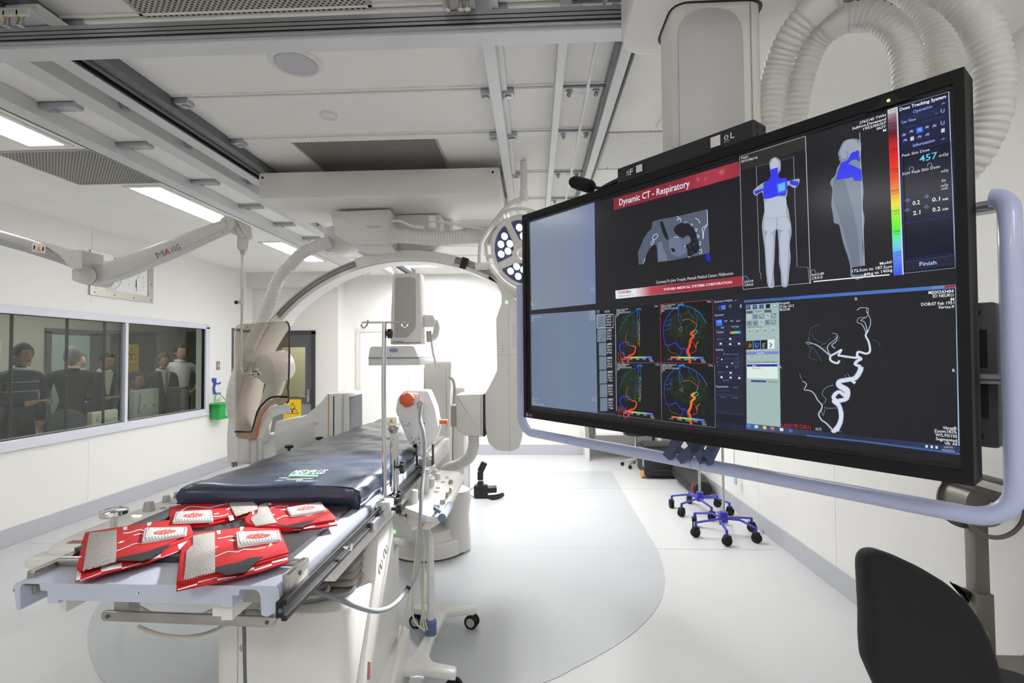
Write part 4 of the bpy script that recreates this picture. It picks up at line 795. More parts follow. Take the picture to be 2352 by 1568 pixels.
# task bar
S.grad((1711, 972), (2203, 1026), (2203, 1044), (1711, 986), [(0, '46608c'), (.3, '26344c'), (.6, '1a2434'), (1, '28385c')], 10, 14)
S.line([(1850, 1000), (1990, 1015), (2203, 1043)], .0035, '3a62a4', 11); 
for k, (c, x_) in enumerate((('3c8ac8', 1718), ('b8d8ec', 1735), ('e0c860', 1754), ('d87050', 1772), ('d8dce8', 1793), ('3c68c8', 1814))):
    y_ = 978 + (x_ - 1718) * .115; S.rect((x_ - 4, y_ - 4), (x_ + 4, y_ - 3), (x_ + 4, y_ + 4), (x_ - 4, y_ + 3), c, 12)
S.text('2:48 PM', (2166, 1029), (2187, 1031), 4.6, 'c4ccdc', 12); S.text('16/06/2015', (2162, 1035.5), (2191, 1039), 4.6, 'c4ccdc', 12)
for x_ in (2127, 2139, 2150): S.rect((x_ - 3, 1022 + (x_ - 2127) * .1), (x_ + 3, 1023 + (x_ - 2127) * .1), (x_ + 2, 1029 + (x_ - 2127) * .1), (x_ - 3, 1028 + (x_ - 2127) * .1), 'd4d8e0', 12)
scr = S.build(mon)

# ------------------------------------------------------- lamp bar on top
b = MB()
A = [onw(1416, 386), onw(1730, 274), onw(1731, 301), onw(1418, 414)]
aT = [onp(1416, 386), onp(1730, 274), onp(1731, 302), onp(1418, 414)]
a0 = (aT[0][0] + aT[3][0]) / 2; a1 = (aT[1][0] + aT[2][0]) / 2; b0 = (aT[0][1] + aT[1][1]) / 2; b1 = 0.001
r_ = thing('signal_lamp_box', 'long black box with F and L indicator windows on top of the large display', 'indicator box', pt(a0, b0))
b.M = SF; b.box((a0, -b1, -.07), (a1, -b0, -.002), .003); b.build('box_body', mat('lamp_box_black', '222428', .45), r_, smooth=0)
for c_, s_ in (((1469, 387), 17), ((1644, 325), 24)):
    p, q = onp(*c_); h = s_ / 2 * 1.0 * (abs(onp(c_[0], c_[1] + 10)[1] - q) / 10)
    b = MB(); b.M = SF; b.box((p - h * 1.35, -q - h * 1.35, -.003), (p + h * 1.35, -q + h * 1.35, .001), .002); b.build('window_frame', BLACK, r_, smooth=0)
    b = MB(); b.M = SF; b.box((p - h, -q - h, .001), (p + h, -q + h, .003), .001); b.build('lamp_window', mat('lamp_window_white', 'dcd9da', .4), r_, smooth=0)
lb = MB()
for t, p0, p1, h in (('F', (1448, 402), (1455, 399.5), 13), ('L', (1679, 319), (1688, 315.5), 14)):
    a_ = Vector(onp(*p0)); e = Vector(onp(*p1)); hh = abs(onp(p0[0], p0[1] - h)[1] - a_.y)
    V, Fs = txt(t, SF @ Matrix.Translation((a_.x, -a_.y, .0025)), hh, (e - a_).length * 1.0, bold=.01); lb.add(V, Fs)
for cx_, cy_, k in ((1443, 396, 5), (1669, 316, 6)):
    a_, b_ = onp(cx_, cy_); rr = k * .001 * 1.05
    ring = [(a_ + rr * math.cos(t * PI / 6), -b_ + rr * math.sin(t * PI / 6), .0025) for t in range(12)]; inn = [(a_ + rr * .7 * math.cos(t * PI / 6), -b_ + rr * .7 * math.sin(t * PI / 6), .0025) for t in range(12)]
    lb.M = SF; lb.add(ring + inn, [(i, (i + 1) % 12, 12 + (i + 1) % 12, 12 + i) for i in range(12)])
    for dx in (-.5, .5): lb.add([(a_ + dx * rr + .0012 * math.cos(t * PI / 3), -b_ + .1 * rr + .0012 * math.sin(t * PI / 3), .0026) for t in range(6)], [tuple(range(6))])
    for dx in (-.8, -.2, .4, .9): lb.add([(a_ + dx * rr, -b_ - rr * 1.2, .0025), (a_ + dx * rr + .001, -b_ - rr * 1.2, .0025), (a_ + dx * rr * 1.3 + .001, -b_ - rr * 2.1, .0025), (a_ + dx * rr * 1.3, -b_ - rr * 2.1, .0025)], [(0, 1, 2, 3)])
    lb.M = Matrix.Identity(4)
lb.build('lettering', mat('print_white', 'e6e6e8', .5), r_, smooth=0, fix=False)
b = MB(); b.M = SF
for zz, yy in ((-.02, .3), (-.055, .3), (-.02, .75), (-.055, .75)): b.cyl((a1 - .001, -b0 * (1 - yy), zz), (a1 + .0015, -b0 * (1 - yy), zz), .0035, n=10)
b.build('end_screw', RUB, r_)
# microphone
r_ = thing('microphone', 'black foam microphone pointing left from the top edge of the large display', 'microphone', onw(1380, 428, .03))
m0, m1 = onw(1312, 416, .05), onw(1362, 430, .05)
b = MB(); L = m1 - m0; b.tube([m0 + L * t for t in (0, .05, .16, .4, .7, .9, .97, 1)], [.008, .017, .022, .0235, .0235, .022, .018, .010], 20); b.build('foam_cover', mat('black_foam', '0d0d0f', .95, bump=.5, bscale=1500), r_, smooth=60)
b = MB(); b.tube([m1, onw(1380, 433, .045), onw(1400, 424, .04), onw(1425, 412, .03)], [.006, .006, .009, .009], 12); b.build('gooseneck', BLACK, r_)

# ------------------------------------------------------- lavender handle frame around the display
OF = .10
R0 = .0185
path = [(1196, 650), (1196, 760), (1197, 880), (1199, 950), (1206, 980), (1220, 993), (1240, 998), (1400, 1028), (1700, 1084), (2000, 1139), (2200, 1174), (2262, 1178), (2308, 1164), (2328, 1130), (2330, 1080), (2328, 900), (2324, 700), (2322, 540), (2322, 490)]
Pw = [onw(x, y, OF) for x, y in path]
Aa = [onp(x, y, OF) for x, y in path]
# regularise to a rounded rectangle in the plane
al = sum(a for a, _ in Aa[:3]) / 3; ar = sum(a for a, _ in Aa[14:19]) / 5; bb = sum(b_ for _, b_ in Aa[7:11]) / 4; top = onp(2322, 440, OF)[1]; tl_ = onp(1196, 655, OF)[1]
fr_ = thing('handle_frame', 'thick lavender handle tube looping under and beside the large display', 'handle', pt(ar, bb, OF))
ctl = [(al, tl_), (al, bb - .065)] ; pts = [pt(al, tl_, OF), pt(al, tl_ + .2, OF), pt(al, bb - .07, OF)]
for k in range(1, 8): t = k / 8 * PI / 2; pts.append(pt(al + .07 - .07 * math.cos(t), bb - .07 + .07 * math.sin(t), OF))
for k in range(6): pts.append(pt(al + .07 + (ar - al - .14) * k / 5, bb, OF))
for k in range(1, 8): t = k / 8 * PI / 2; pts.append(pt(ar - .07 + .07 * math.sin(t), bb - .07 + .07 * math.cos(t), OF))
for k in range(6): pts.append(pt(ar, bb - .07 + (top + .045 - bb + .07) * k / 5, OF))
for k in range(1, 7): t = k / 6 * PI / 2; pts.append(pt(ar - (.03 - .03 * math.cos(t)), top + .045 - .045 * math.sin(t), OF + .03 * math.sin(t)))
b = MB(); b.tube(pts, R0, 28); b.build('handle_tube', LAV, fr_)
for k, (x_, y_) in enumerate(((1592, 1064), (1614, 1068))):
    a_, b_ = onp(x_, y_, OF); b = MB(); b.cyl(pt(a_, bb, OF), pt(a_ + .0015, bb, OF), R0 + .0004, n=28); b.build('joint_ring', mat('joint_lavender_grey', '8b92b4', .5), fr_)  # rings in a darker, greyer lavender at the tube joints
# aluminium cross rails carrying it
for y0_, y1_ in (((468), (492)), ((858), (880))):
    q0 = onp(2240, y0_, OF + .05)[1]; q1 = onp(2240, y1_, OF + .05)[1]
    b = MB(); b.M = SF; b.box((.15, -q1, -OF - .075), (ar + .004, -q0, -OF - .035), .003); b.build('mount_rail', ALU, fr_, smooth=0)
    b = MB(); b.M = SF; b.box((.15, -(q0 + q1) / 2 - .004, -OF - .035), (ar, -(q0 + q1) / 2 + .001, -OF - .0335)); b.build('rail_slot', ALUD, fr_, smooth=0)
b = MB(); b.M = SF
q = [onp(*p, OF + .05) for p in ((2246, 693), (2285, 696), (2292, 1035), (2252, 1038))]
b.box((q[0][0] - .12, -q[2][1], -OF - .13), ((q[1][0] + q[2][0]) / 2, -q[0][1], -OF - .075), .008); b.build('power_unit', mat('power_unit_black', '303034', .5), fr_)
b = MB(); b.M = SF; xr_ = (q[1][0] + q[2][0]) / 2 - .022
for k in range(46):
    if k == 22: b.build('cooling_slot', RUB, fr_, smooth=0); b = MB(); b.M = SF
    if 20 <= k <= 24: continue
    z_ = -q[0][1] - .06 - k * (q[2][1] - q[0][1] - .12) / 46; b.box((xr_ - .007, z_ - .002, -OF - .0755), (xr_ + .006, z_ + .002, -OF - .074))
b.build('cooling_slot', RUB, fr_, smooth=0)
for z_ in (-q[0][1] - .022, -q[2][1] + .022):
    b = MB(); b.M = SF; b.cyl((xr_ - .012, z_, -OF - .076), (xr_ - .012, z_, -OF - .071), .009, n=14); b.build('screw', BLACK, fr_)
# lattice bracket under the display
b = MB(); b.M = SF
def strip2(p, w_):
    a_, c_ = [Vector((onp(*t, .06)[0], -onp(*t, .06)[1])) for t in p]; d = (c_ - a_).normalized(); n_ = Vector((-d.y, d.x)) * w_ / 2
    b.prism([tuple(a_ + n_), tuple(a_ - n_), tuple(c_ - n_), tuple(c_ + n_)], -.075, -.055, axis='z')
for p in (((1560, 1002), (1532, 1050)), ((1560, 1056), (1612, 1014)), ((1585, 1010), (1618, 1060)), ((1640, 1020), (1620, 1062))): strip2(p, .028)
b.build('lattice_bracket', mat('slate_blue_plate', '4d5876', .4, metal=.3), fr_, smooth=0)

# ------------------------------------------------------- ceiling column and cover
c_ = thing('monitor_column', 'large pale suspension column and ceiling cover carrying the big display', 'column', (.56, 1.62, ZC))
b = MB(); prof = rounded([(.30, 1.05), (.30, 1.77), (.81, 1.77), (.86, 1.50), (.86, 1.05)], [.1, .12, .14, .2, .1], 8)
b.prism(prof, 2.665, 2.93, axis='z', bevel=.02); b.build('ceiling_cover', EQ, c_)
b = MB(); b.prism(rounded([(.425, 1.50), (.425, 1.70), (.69, 1.70), (.69, 1.50)], [.05, .06, .06, .05], 8), 1.75, 2.9, axis='z'); b.build('column_shell', EQ, c_)
b = MB(); b.prism(rounded([(.418, 1.49), (.418, 1.71), (.70, 1.71), (.70, 1.49)], .06, 8), 2.6645, 2.668, axis='z'); b.build('column_gap', BLACK, c_)
b = MB(); b.prism(rounded([(.435, 1.7), (.435, 2.645), (.625, 2.645), (.625, 1.7)], [0, .09, .09, 0], 8), 1.4915, 1.503, bevel=.004); b.build('column_panel', mat('column_panel_grey', 'c3c2c0', .4), c_)
b = MB(); b.box((.648, 1.497, 1.75), (.651, 1.501, 2.66)); b.build('cover_seam', GREYP, c_, smooth=0)
# carriage between the column and the handle rails, behind the display
b = MB(); b.box((.46, 1.49, 1.42), (.66, 1.68, 1.80), .02); b.build('swivel_block', EQ, c_)

# corrugated hoses looping over the column
hs = [('thickest corrugated hose, arching over the column and past the right edge of the display', [(1764, 380, 1.62), (1764, 300, 1.6), (1782, 170, 1.58), (1820, 80, 1.52), (1880, 10, 1.46), (1960, -48, 1.4), (2070, -62, 1.34), (2180, -20, 1.29), (2250, 55, 1.27), (2283, 160, 1.27), (2278, 260, 1.28), (2240, 350, 1.31), (2190, 410, 1.36)], .0415),
      ('inner corrugated hose, the tightest of the loops behind the display', [(1820, 380, 1.66), (1822, 300, 1.64), (1838, 190, 1.6), (1872, 100, 1.56), (1930, 48, 1.5), (1995, 34, 1.46), (2050, 62, 1.43), (2080, 120, 1.41), (2086, 200, 1.40), (2080, 300, 1.4)], .0385),
      ('short corrugated hose rising between the inner loop and the right hose', [(1990, -60, 1.6), (2070, -30, 1.56), (2130, 30, 1.52), (2158, 100, 1.49), (2162, 190, 1.47), (2150, 300, 1.46)], .042)]
for i, (lab, P, r) in enumerate(hs):
    t = thing('cable_hose', lab, 'hose', aty(*P[0]), group='grey corrugated hoses')
    b = MB(); W_ = [aty(x, y, z) for x, y, z in P]; b.hose(W_, r, .0165, .09, 26); b.build('hose_body', HOSE, t, smooth=60)
    if i < 2:
        sp = catmull(W_, 12); k = 12 * (4 if i else 4); seg_ = sp[k - 5:k + 5] if i == 0 else sp[k - 5:k + 4]
        b = MB(); b.tube(seg_, r * 1.05, 26); b.build('hose_collar', EQ, t, smooth=60)
# ================================================================ PATIENT TABLE
ZT = 1.04; YN_ = 1.27
def xz(px, py, y): v = aty(px, py, y); return (v.x, v.z)
tb = thing('patient_table', 'long motorised patient table with pale blue end panel and black pad, running towards the arch', 'table', (-.97, 2.3, 0))
top_ = rounded([(-1.355, ZT), (-.642, ZT)], 0)
def Z(py): return xz(350, py, YN_)[1] + 0
zt = ZT
prof = [xz(40, 1338, YN_), xz(625, 1354, YN_), xz(627, 1400, YN_), xz(613, 1417, YN_), xz(600, 1413, YN_), xz(598, 1365, YN_), xz(589, 1354, YN_), xz(549, 1353, YN_), xz(549, 1367, YN_), xz(533, 1367, YN_), xz(534, 1393, YN_), xz(509, 1393, YN_), xz(507, 1388, YN_),
        xz(134, 1378, YN_), xz(134, 1386, YN_), xz(109, 1385, YN_), xz(109, 1357, YN_), xz(93, 1356, YN_), xz(91, 1341, YN_), xz(50, 1340, YN_), xz(46, 1350, YN_), xz(47, 1401, YN_), xz(38, 1400, YN_)]
prof = [(-1.357, ZT), (-.652, ZT)] + prof[2:]
prof[2] = (-.648, prof[2][1])
pr = rounded(prof, [.012, .016, .004, .006, .006, .008, .008, .006, .002, .002, .002, .002, .001, .002, .002, .001, .002, .002, .004, .006, .004, .003, .003], 5)
# thin top joins the two channels
b = MB(); b.prism(pr, YN_, 3.1); b.build('table_frame', LAVT, tb)
PAD = mat('carbon_fibre_black', '39373a', .42, bump=.15, bscale=700)
b = MB(); b.prism([(-1.30, 1.405), (-.70, 1.405), (-.70, 2.9), (-.88, 3.45), (-.93, 4.1), (-1.17, 4.1), (-1.22, 3.45), (-1.30, 2.9)], ZT + .0005, ZT + .018, axis='z'); b.build('table_pad', PAD, tb)
b = MB(); b.box((-1.345, 1.43, ZT + .0185), (-1.275, 1.85, ZT + .030), .003); b.build('arm_board_pad', mat('dark_foam_pad', '4a4a4c', .5), tb)
b = MB()
V, Fs = txt('MAX 250 kg', axes((-1.01, 1.475, ZT + .0187), (1, .03, 0), (0, 1, 0)), .010, .06); b.add(V, Fs); V, Fs = txt('(550 lb)', axes((-1.01, 1.452, ZT + .0187), (1, .03, 0), (0, 1, 0)), .009, .045); b.add(V, Fs)
b.build('pad_lettering', mat('print_pale', 'c8c8c4', .6), tb, smooth=0, fix=False)
# tiny symbol on the end panel
q = aty(319, 1361, YN_ - .0008)
b = MB(); b.cbox(q, (.0085, .001, .0095)); b.build('symbol_label', EQW, tb, smooth=0)
b = MB(); b.cyl(q + Vector((0, -.0006, .0028)), q + Vector((0, -.0012, .0028)), .0009, n=10); b.box(q + Vector((-.0009, -.0012, -.003)), q + Vector((.0009, -.0006, .0015))); b.box(q + Vector((-.002, -.0012, .0002)), q + Vector((.002, -.0006, .001))); b.build('symbol_figure', SB, tb, smooth=0)
# carriage beams below
b = MB(); q = [aty(*p, 1.33) for p in ((137, 1372), (152, 1372), (152, 1406), (137, 1405))]; b.prism([(v.x, v.z) for v in q], 1.33, 3.9); b.build('left_beam', EQ, tb, smooth=0)
b = MB(); q = [aty(*p, 1.31) for p in ((488, 1388), (534, 1388), (534, 1424), (508, 1424), (508, 1415), (488, 1415))]; b.prism(rounded([(v.x, v.z) for v in q], .002, 2), 1.31, 3.9); b.build('right_beam', EQ, tb, smooth=0)
b = MB(); b.box((-.79, 1.36, .985), (-.70, 3.9, 1.0)); b.box((-.795, 1.36, .955), (-.75, 3.9, .985)); b.build('inner_channel', GREYP, tb, smooth=0)
b = MB(); b.prism([(1.60, .93), (1.66, .88), (3.9, .88), (3.9, .985), (1.60, .985)], -.74, -.66, axis='x', bevel=.004); b.build('side_cover', EQ, tb)
b = MB(); b.box((-1.2, 1.7, .90), (-.76, 3.9, .975), .01); b.build('carriage_box', GREYP, tb)
b = MB(); b.box((-1.343, 1.275, .972), (-1.339, 3.0, 1.030)); b.box((-1.343, 1.28, 1.0295), (-1.30, 3.0, 1.033)); b.build('channel_shade_strip', mat('channel_rail_and_shade', '5e5c5c', .6), tb, smooth=0)  # dark grey strips: dark inner rail plus the channel's shade put into the colour
# accessory rail, right side
b = MB(); b.box((-.648, 1.245, .972), (-.628, 3.05, 1.012), .002); b.box((-.634, 1.245, .965), (-.620, 3.05, .978), .002); b.box((-.634, 1.245, 1.004), (-.620, 3.05, 1.018), .002); b.build('accessory_rail', mat('rail_black', '2c2c2e', .32, metal=.5), tb, smooth=0)
b = MB(); b.box((-.628, 1.90, .955), (-.612, 2.06, .992), .002); b.build('rail_bracket', ALU, tb, smooth=0)
b = MB(); b.cyl((-.634, 1.244, .992), (-.634, 1.2425, .992), .006, n=14); b.build('rail_screw', ALUD, tb)
b = MB(); b.cyl((-.632, 1.62, 1.005), (-.600, 1.625, 1.005), .006, n=16); b.cyl((-.603, 1.625, 1.005), (-.595, 1.625, 1.005), .0115, n=20); b.build('rail_pin', CHROME, tb)
for y in (1.99, 2.03, 2.045):
    b = MB(); b.sphere((-.632, y, 1.024), .0065, u=12, v=8); b.build('rail_pin', CHROME, tb)
# left rail
b = MB(); b.box((-1.378, 1.40, .99), (-1.362, 3.2, 1.03), .002); b.build('left_rail', STEEL, tb, smooth=0)
b = MB(); b.cyl((-1.356, 1.285, 1.018), (-1.364, 1.285, 1.018), .008, n=16); b.build('rail_end_button', BLACK, tb)
# end clamps
b = MB(); b.prism(rounded([(1.30, .995), (1.30, 1.058), (1.455, 1.058), (1.455, 1.035), (1.33, .995)], .006, 3), -1.352, -1.33, axis='x', bevel=.002); b.build('left_clamp', STEEL, tb)
b = MB(); b.cyl((-1.325, 1.372, 1.057), (-1.245, 1.372, 1.057), .0125, n=24); b.cyl((-1.245, 1.372, 1.057), (-1.24, 1.372, 1.057), .010, n=24); b.build('clamp_roller', STEEL, tb)
b = MB(); b.box((-.652, 1.285, 1.005), (-.632, 1.40, 1.062), .003); b.build('right_clamp', STEEL, tb)
b = MB(); b.box((-.72, 1.372, ZT + .006), (-.652, 1.394, ZT + .022), .003); b.build('clamp_tongue', STEEL, tb)
b = MB(); b.cyl((-.631, 1.345, 1.043), (-.6295, 1.345, 1.043), .006, n=14); b.build('clamp_screw', ALUD, tb)
# cross bar hanging under the end
yb = 1.50
xa, xb = xz(232, 1425, yb)[0], xz(628, 1432, yb)[0]
b = MB(); b.prism(rounded([(xa, .824), (xa, .853), (xb, .842), (xb, .812)], [.012, .012, .012, .012], 5), yb, yb + .012, bevel=.001); b.build('cross_bar', STEEL, tb)
for k, x in enumerate((xa + .02, xb - .02)):
    b = MB(); b.cyl((x, yb, .838 - k * .010), (x, yb - .002, .838 - k * .010), .0062, n=18); b.cyl((x, yb - .002, .838 - k * .010), (x, yb - .0035, .838 - k * .010), .0035, n=6); b.build('bar_screw', ALUD, tb)
for x0_, x1_ in ((xa + .028, xa + .075), (xb - .045, xb + .0)):
    b = MB(); b.box((x0_, yb + .012, .820), (x1_, yb + .06, .94), .004); b.build('bar_hanger', GREYP, tb, smooth=0)
# pedestal
b = MB(); b.prism(rounded([(-1.235, 1.90), (-.722, 1.90), (-.70, 2.15), (-.70, 2.62), (-1.24, 2.62)], [.07, .10, .1, .05, .05], 8), .10, .655, axis='z', bevel=.012); b.build('pedestal_cover', EQ, tb)
b = MB(); b.prism(rounded([(-1.26, 1.88), (-.70, 1.87), (-.665, 2.2), (-.665, 2.66), (-1.27, 2.66)], [.08, .12, .1, .05, .05], 8), 0, .215, axis='z', bevel=.012); b.build('pedestal_foot', EQ, tb)
b = MB(); b.prism([(1.95, .0), (2.04, .4), (2.18, .68), (2.22, .84), (2.44, .84), (2.52, .3), (2.52, 0)], -.76, -.69, axis='x', bevel=.01); b.build('side_fairing', EQ, tb)
b = MB(); b.box((-1.0, 2.30, .60), (-.72, 2.5, .88), .03); b.build('column_cover', EQ, tb)
b = MB(); b.prism([(1.90, 0), (1.96, .05), (2.46, .25), (2.55, .25), (2.55, 0)], -.67, -.635, axis='x', bevel=.006); b.build('foot_rail', EQ, tb)
b = MB(); b.prism([(2.06, .31), (2.09, .29), (2.10, .355), (2.07, .375)], -.6898, -.6885, axis='x'); b.build('warning_label', mat('label_rust', '9a5a36', .5), tb, smooth=0)
for c, y, z in (('label_ring_red', 2.24, .69), ('label_ring_green', 2.31, .73)):
    b = MB(); M_ = Matrix.Translation((-.6895, y, z)) @ Matrix.Rotation(PI / 2, 4, 'Y')
    b.lathe([(.027, 0), (.027, .0015), (.0235, .0015), (.0235, .0008)], M_, 28); b.build('round_sticker', [mat('sticker_white', 'e6e5e0', .5)], tb)
    b = MB(); b.tube([(M_ @ Vector((.025 * math.cos(t * PI / 14), .025 * math.sin(t * PI / 14), .0012))) for t in range(28)], .0012, 6, closed=True); b.tube([M_ @ Vector((-.014, -.01, .002)), M_ @ Vector((.014, .01, .002))], .0018, 6); b.build('sticker_print', mat(c, 'a84a44' if 'red' in c else '4a7a5c', .5), tb)
b = MB(); b.lathe([(.012, 0), (.012, .004), (.008, .005)], axes((-1.115, 1.9, .52), (1, 0, 0), (0, 0, 1)) , 20); b.build('cover_plug', GREYP, tb)
b = MB(); b.box((-1.135, 1.8985, .12), (-1.132, 1.9005, .62)); b.build('cover_seam', GREYP, tb, smooth=0)
# bellows
bl = MB(); n = 8; prof_ = []
for k in range(2 * n + 1): prof_.append((.0 if k % 2 == 0 else .036, .655 + k * (.235 / (2 * n))))
V = []; Fs = []
for o, z in prof_:
    for p in rounded([(-1.18 + o, 2.05 + o), (-.745 - o, 2.05 + o), (-.745 - o, 2.45 - o), (-1.18 + o, 2.45 - o)], .03, 3): V.append((p[0], p[1], z))
m_ = len(V) // len(prof_)
for i in range(len(prof_) - 1):
    for k in range(m_): Fs.append((i * m_ + k, i * m_ + (k + 1) % m_, (i + 1) * m_ + (k + 1) % m_, (i + 1) * m_ + k))
bl.add(V, Fs); bl.build('bellows', mat('bellows_grey', 'b0aba3', .55), tb, smooth=20)
# coiled hose and cables beneath the table
t = thing('table_cable', 'cream cable loop hanging under the end of the patient table', 'cable', (-1.0, 1.7, .8), group='cables under the table')
b = MB(); b.tube(catmull([aty(300, 1376, 1.62), aty(330, 1400, 1.6), aty(380, 1418, 1.58), aty(440, 1420, 1.62), aty(500, 1395, 1.66)], 8), .006, 10); b.build('cable_strand', mat('cream_cable', 'cfc8b8', .5), t)
b = MB(); b.tube(catmull([aty(318, 1438, 1.70), aty(350, 1452, 1.69), aty(400, 1462, 1.68), aty(450, 1460, 1.7), aty(505, 1442, 1.78), aty(560, 1405, 1.86)], 8), .0065, 10); b.build('cable_strand', mat('cream_cable', 'cfc8b8', .5), t)
t = thing('table_cable', 'dark grey cable hanging straight down below the steel cross bar', 'cable', aty(562, 1450, 1.6), group='cables under the table')
b = MB(); b.tube(catmull([aty(558, 1395, 1.66), aty(561, 1450, 1.64), aty(562, 1520, 1.64), aty(565, 1640, 1.64)], 8), .0055, 10); b.build('cable_strand', mat('dark_grey_cable', '63676b', .5), t)
t = thing('table_cable', 'grey cables lying coiled on top of the table pedestal', 'cable', (-.95, 2.0, .66), group='cables under the table')
for c_, z_, r_2 in (((-.93, 2.08), .667, .16), ((-.97, 2.02), .682, .12), ((-1.0, 2.05), .697, .13)):
    b = MB(); b.tube([(c_[0] + r_2 * 1.1 * math.cos(a * PI / 16), c_[1] + r_2 * .7 * math.sin(a * PI / 16), z_ + .004 * math.sin(a)) for a in range(-14, 14)], .0085, 10); b.build('cable_coil', mat('grey_cable', '8b9094', .45) if r_2 > .12 else MATS['cream_cable'], t)
b = MB(); b.tube(catmull([aty(540, 1412, 1.80), aty(580, 1406, 1.80), aty(620, 1416, 1.82), aty(655, 1402, 1.9), aty(680, 1372, 2.0)], 6), .011, 12); b.build('cloth_wrapped_bundle', mat('grey_fabric_sleeve', 'a09c96', .9, bump=.6, bscale=250), t)

# mattress
MB_ = mat('mattress_navy', '2b3850', .34, coat=.3, bump=.25, bscale=30)
mt = thing('mattress', 'dark navy mattress on the far part of the patient table', 'mattress', (-.97, 2.6, ZT + .02))
nx, ny = 26, 60; V = []; Fs = []
X0, X1, Y0, Y1, ZB, ZM = -1.335, -.665, 1.86, 3.95, ZT + .019, ZT + .098
def mz(x, y):
    u = (x - X0) / (X1 - X0); v = (y - Y0) / (Y1 - Y0)
    wr = .0035 * math.sin(26 * v + 5 * u + 2 * math.sin(3 * u)) + .0022 * math.sin(61 * v + 9 * u) + .0015 * math.sin(90 * v - 14 * u)
    return ZM + wr * (1 - .3 * u) - .012 * u ** 6
for j in range(ny + 1):
    for i in range(nx + 1):
        x = X0 + (X1 - X0) * i / nx; y = Y0 + (Y1 - Y0) * j / ny; y += .045 * (i / nx) ** 1 if j == 0 else 0
        tp_ = max(0, min(1, (y - 2.75) / .75)); tp_ = tp_ * tp_ * (3 - 2 * tp_); xl_ = X0 + .13 * max(0, (y - 1.9) / 2); xr2 = X1 - .21 * tp_ - .05 * max(0, y - 3.4); x = xl_ + (xr2 - xl_) * i / nx
        e = min(i, nx - i, j, ny - j); z = mz(X0 + (X1 - X0) * i / nx, y) - (.010 if e == 0 else .002 if e == 1 else 0); V.append((x, y, z))
for j in range(ny):
    for i in range(nx): a = j * (nx + 1) + i; Fs.append((a, a + 1, a + nx + 2, a + nx + 1))
ring = [i for i in range(nx + 1)] + [(j * (nx + 1) + nx) for j in range(1, ny + 1)] + [ny * (nx + 1) + i for i in range(nx - 1, -1, -1)] + [j * (nx + 1) for j in range(ny - 1, 0, -1)]
base = len(V); R = len(ring)
for lev, (dz, o) in enumerate(((-.024, .012), (-.050, .006), (-.052, .010), (-.079, -.006))):
    for r_i in ring:
        x, y, z = V[r_i]; ii = ring.index(r_i); side = 1 if nx < ii < nx + ny else (-1 if ii > 2 * nx + ny or ii == 0 else 0); ox = o * side; oy = o * (-1 if y < Y0 + .06 else 1 if y > Y1 - .05 else 0); V.append((x + ox, y + oy, z + dz + (.0 if lev < 3 else .0)))
for k in range(R):
    Fs.append((ring[k], base + k, base + (k + 1) % R, ring[(k + 1) % R]))
    for lev in range(3): a = base + lev * R; Fs.append((a + k, a + R + k, a + R + (k + 1) % R, a + (k + 1) % R))
Fs.append(tuple(base + 3 * R + k for k in range(R)))
b = MB(); b.add(V, Fs); b.build('mattress_cover', MB_, mt, smooth=60)
b = MB(); GRN = mat('label_green', '6fd486', .5); LW = mat('label_white', 'eef2ee', .5)
def mp(px, py): v = atz(px, py, ZM + .0045); return v
b.add([mp(661, 1094), mp(668, 1088), mp(733, 1091), mp(728, 1094)], [(0, 1, 2, 3)]); b.build('mattress_label', GRN, mt, smooth=0, fix=False)
b = MB()
for t_, p, e, h in (('MEDIPLUS', (665, 1089), (741, 1088), 9), ('care label do not iron do not bleach wash at 60', (640, 1098), (716, 1099), 2.4), ('pressure care theatre table mattress', (656, 1101.5), (692, 1102), 2.2), ('tel 1300 222 111', (630, 1103.5), (648, 1104), 2), ('CE', (678, 1105), (689, 1105), 4)):
    a_ = mp(*p); e_ = mp(*e); hh = (mp(p[0], p[1] - h) - a_).length
    V2, F2 = txt('|||||||||||||' if False else t_, axes(a_, e_ - a_, (0, 1, 0)), hh, (e_ - a_).length); b.add(V2, F2)
b.build('label_print', LW, mt, smooth=0, fix=False)

# ---------------------------------------------------------------- folded red garments
RED = mat('red_cotton', 'c4121c', .75, bump=.25, bscale=500, var=.06, vscale=8); WHT = mat('white_cotton', 'e4e0df', .8, bump=.25, bscale=500); BLK = mat('black_cotton', '2a2829', .85, bump=.2, bscale=500); PR = mat('print_red', 'd86452', .75); NVY = mat('print_navy', '24284e', .75)
def mesh_mat():
    m = bpy.data.materials.new('mesh_knit_grey'); m.use_nodes = True; nt = m.node_tree; P = nt.nodes['Principled BSDF']; P.inputs['Roughness'].default_value = .85
    tc = nt.nodes.new('ShaderNodeTexCoord'); mp_ = nt.nodes.new('ShaderNodeMapping'); mp_.inputs['Scale'].default_value = (210, 210, 0); mp_.inputs['Rotation'].default_value = (0, 0, .28)
    br = nt.nodes.new('ShaderNodeTexBrick'); br.inputs['Color1'].default_value = (*lin('d2ccc6'), 1); br.inputs['Color2'].default_value = (*lin('c4beb8'), 1); br.inputs['Mortar'].default_value = (*lin('3a3030'), 1)
    br.inputs['Scale'].default_value = 1; br.inputs['Mortar Size'].default_value = .13; br.inputs['Brick Width'].default_value = 1.6; br.inputs['Row Height'].default_value = 1.0
    nt.links.new(tc.outputs['Object'], mp_.inputs[0]); nt.links.new(mp_.outputs[0], br.inputs['Vector']); nt.links.new(br.outputs['Color'], P.inputs['Base Color']); return m
KNT = mesh_mat()
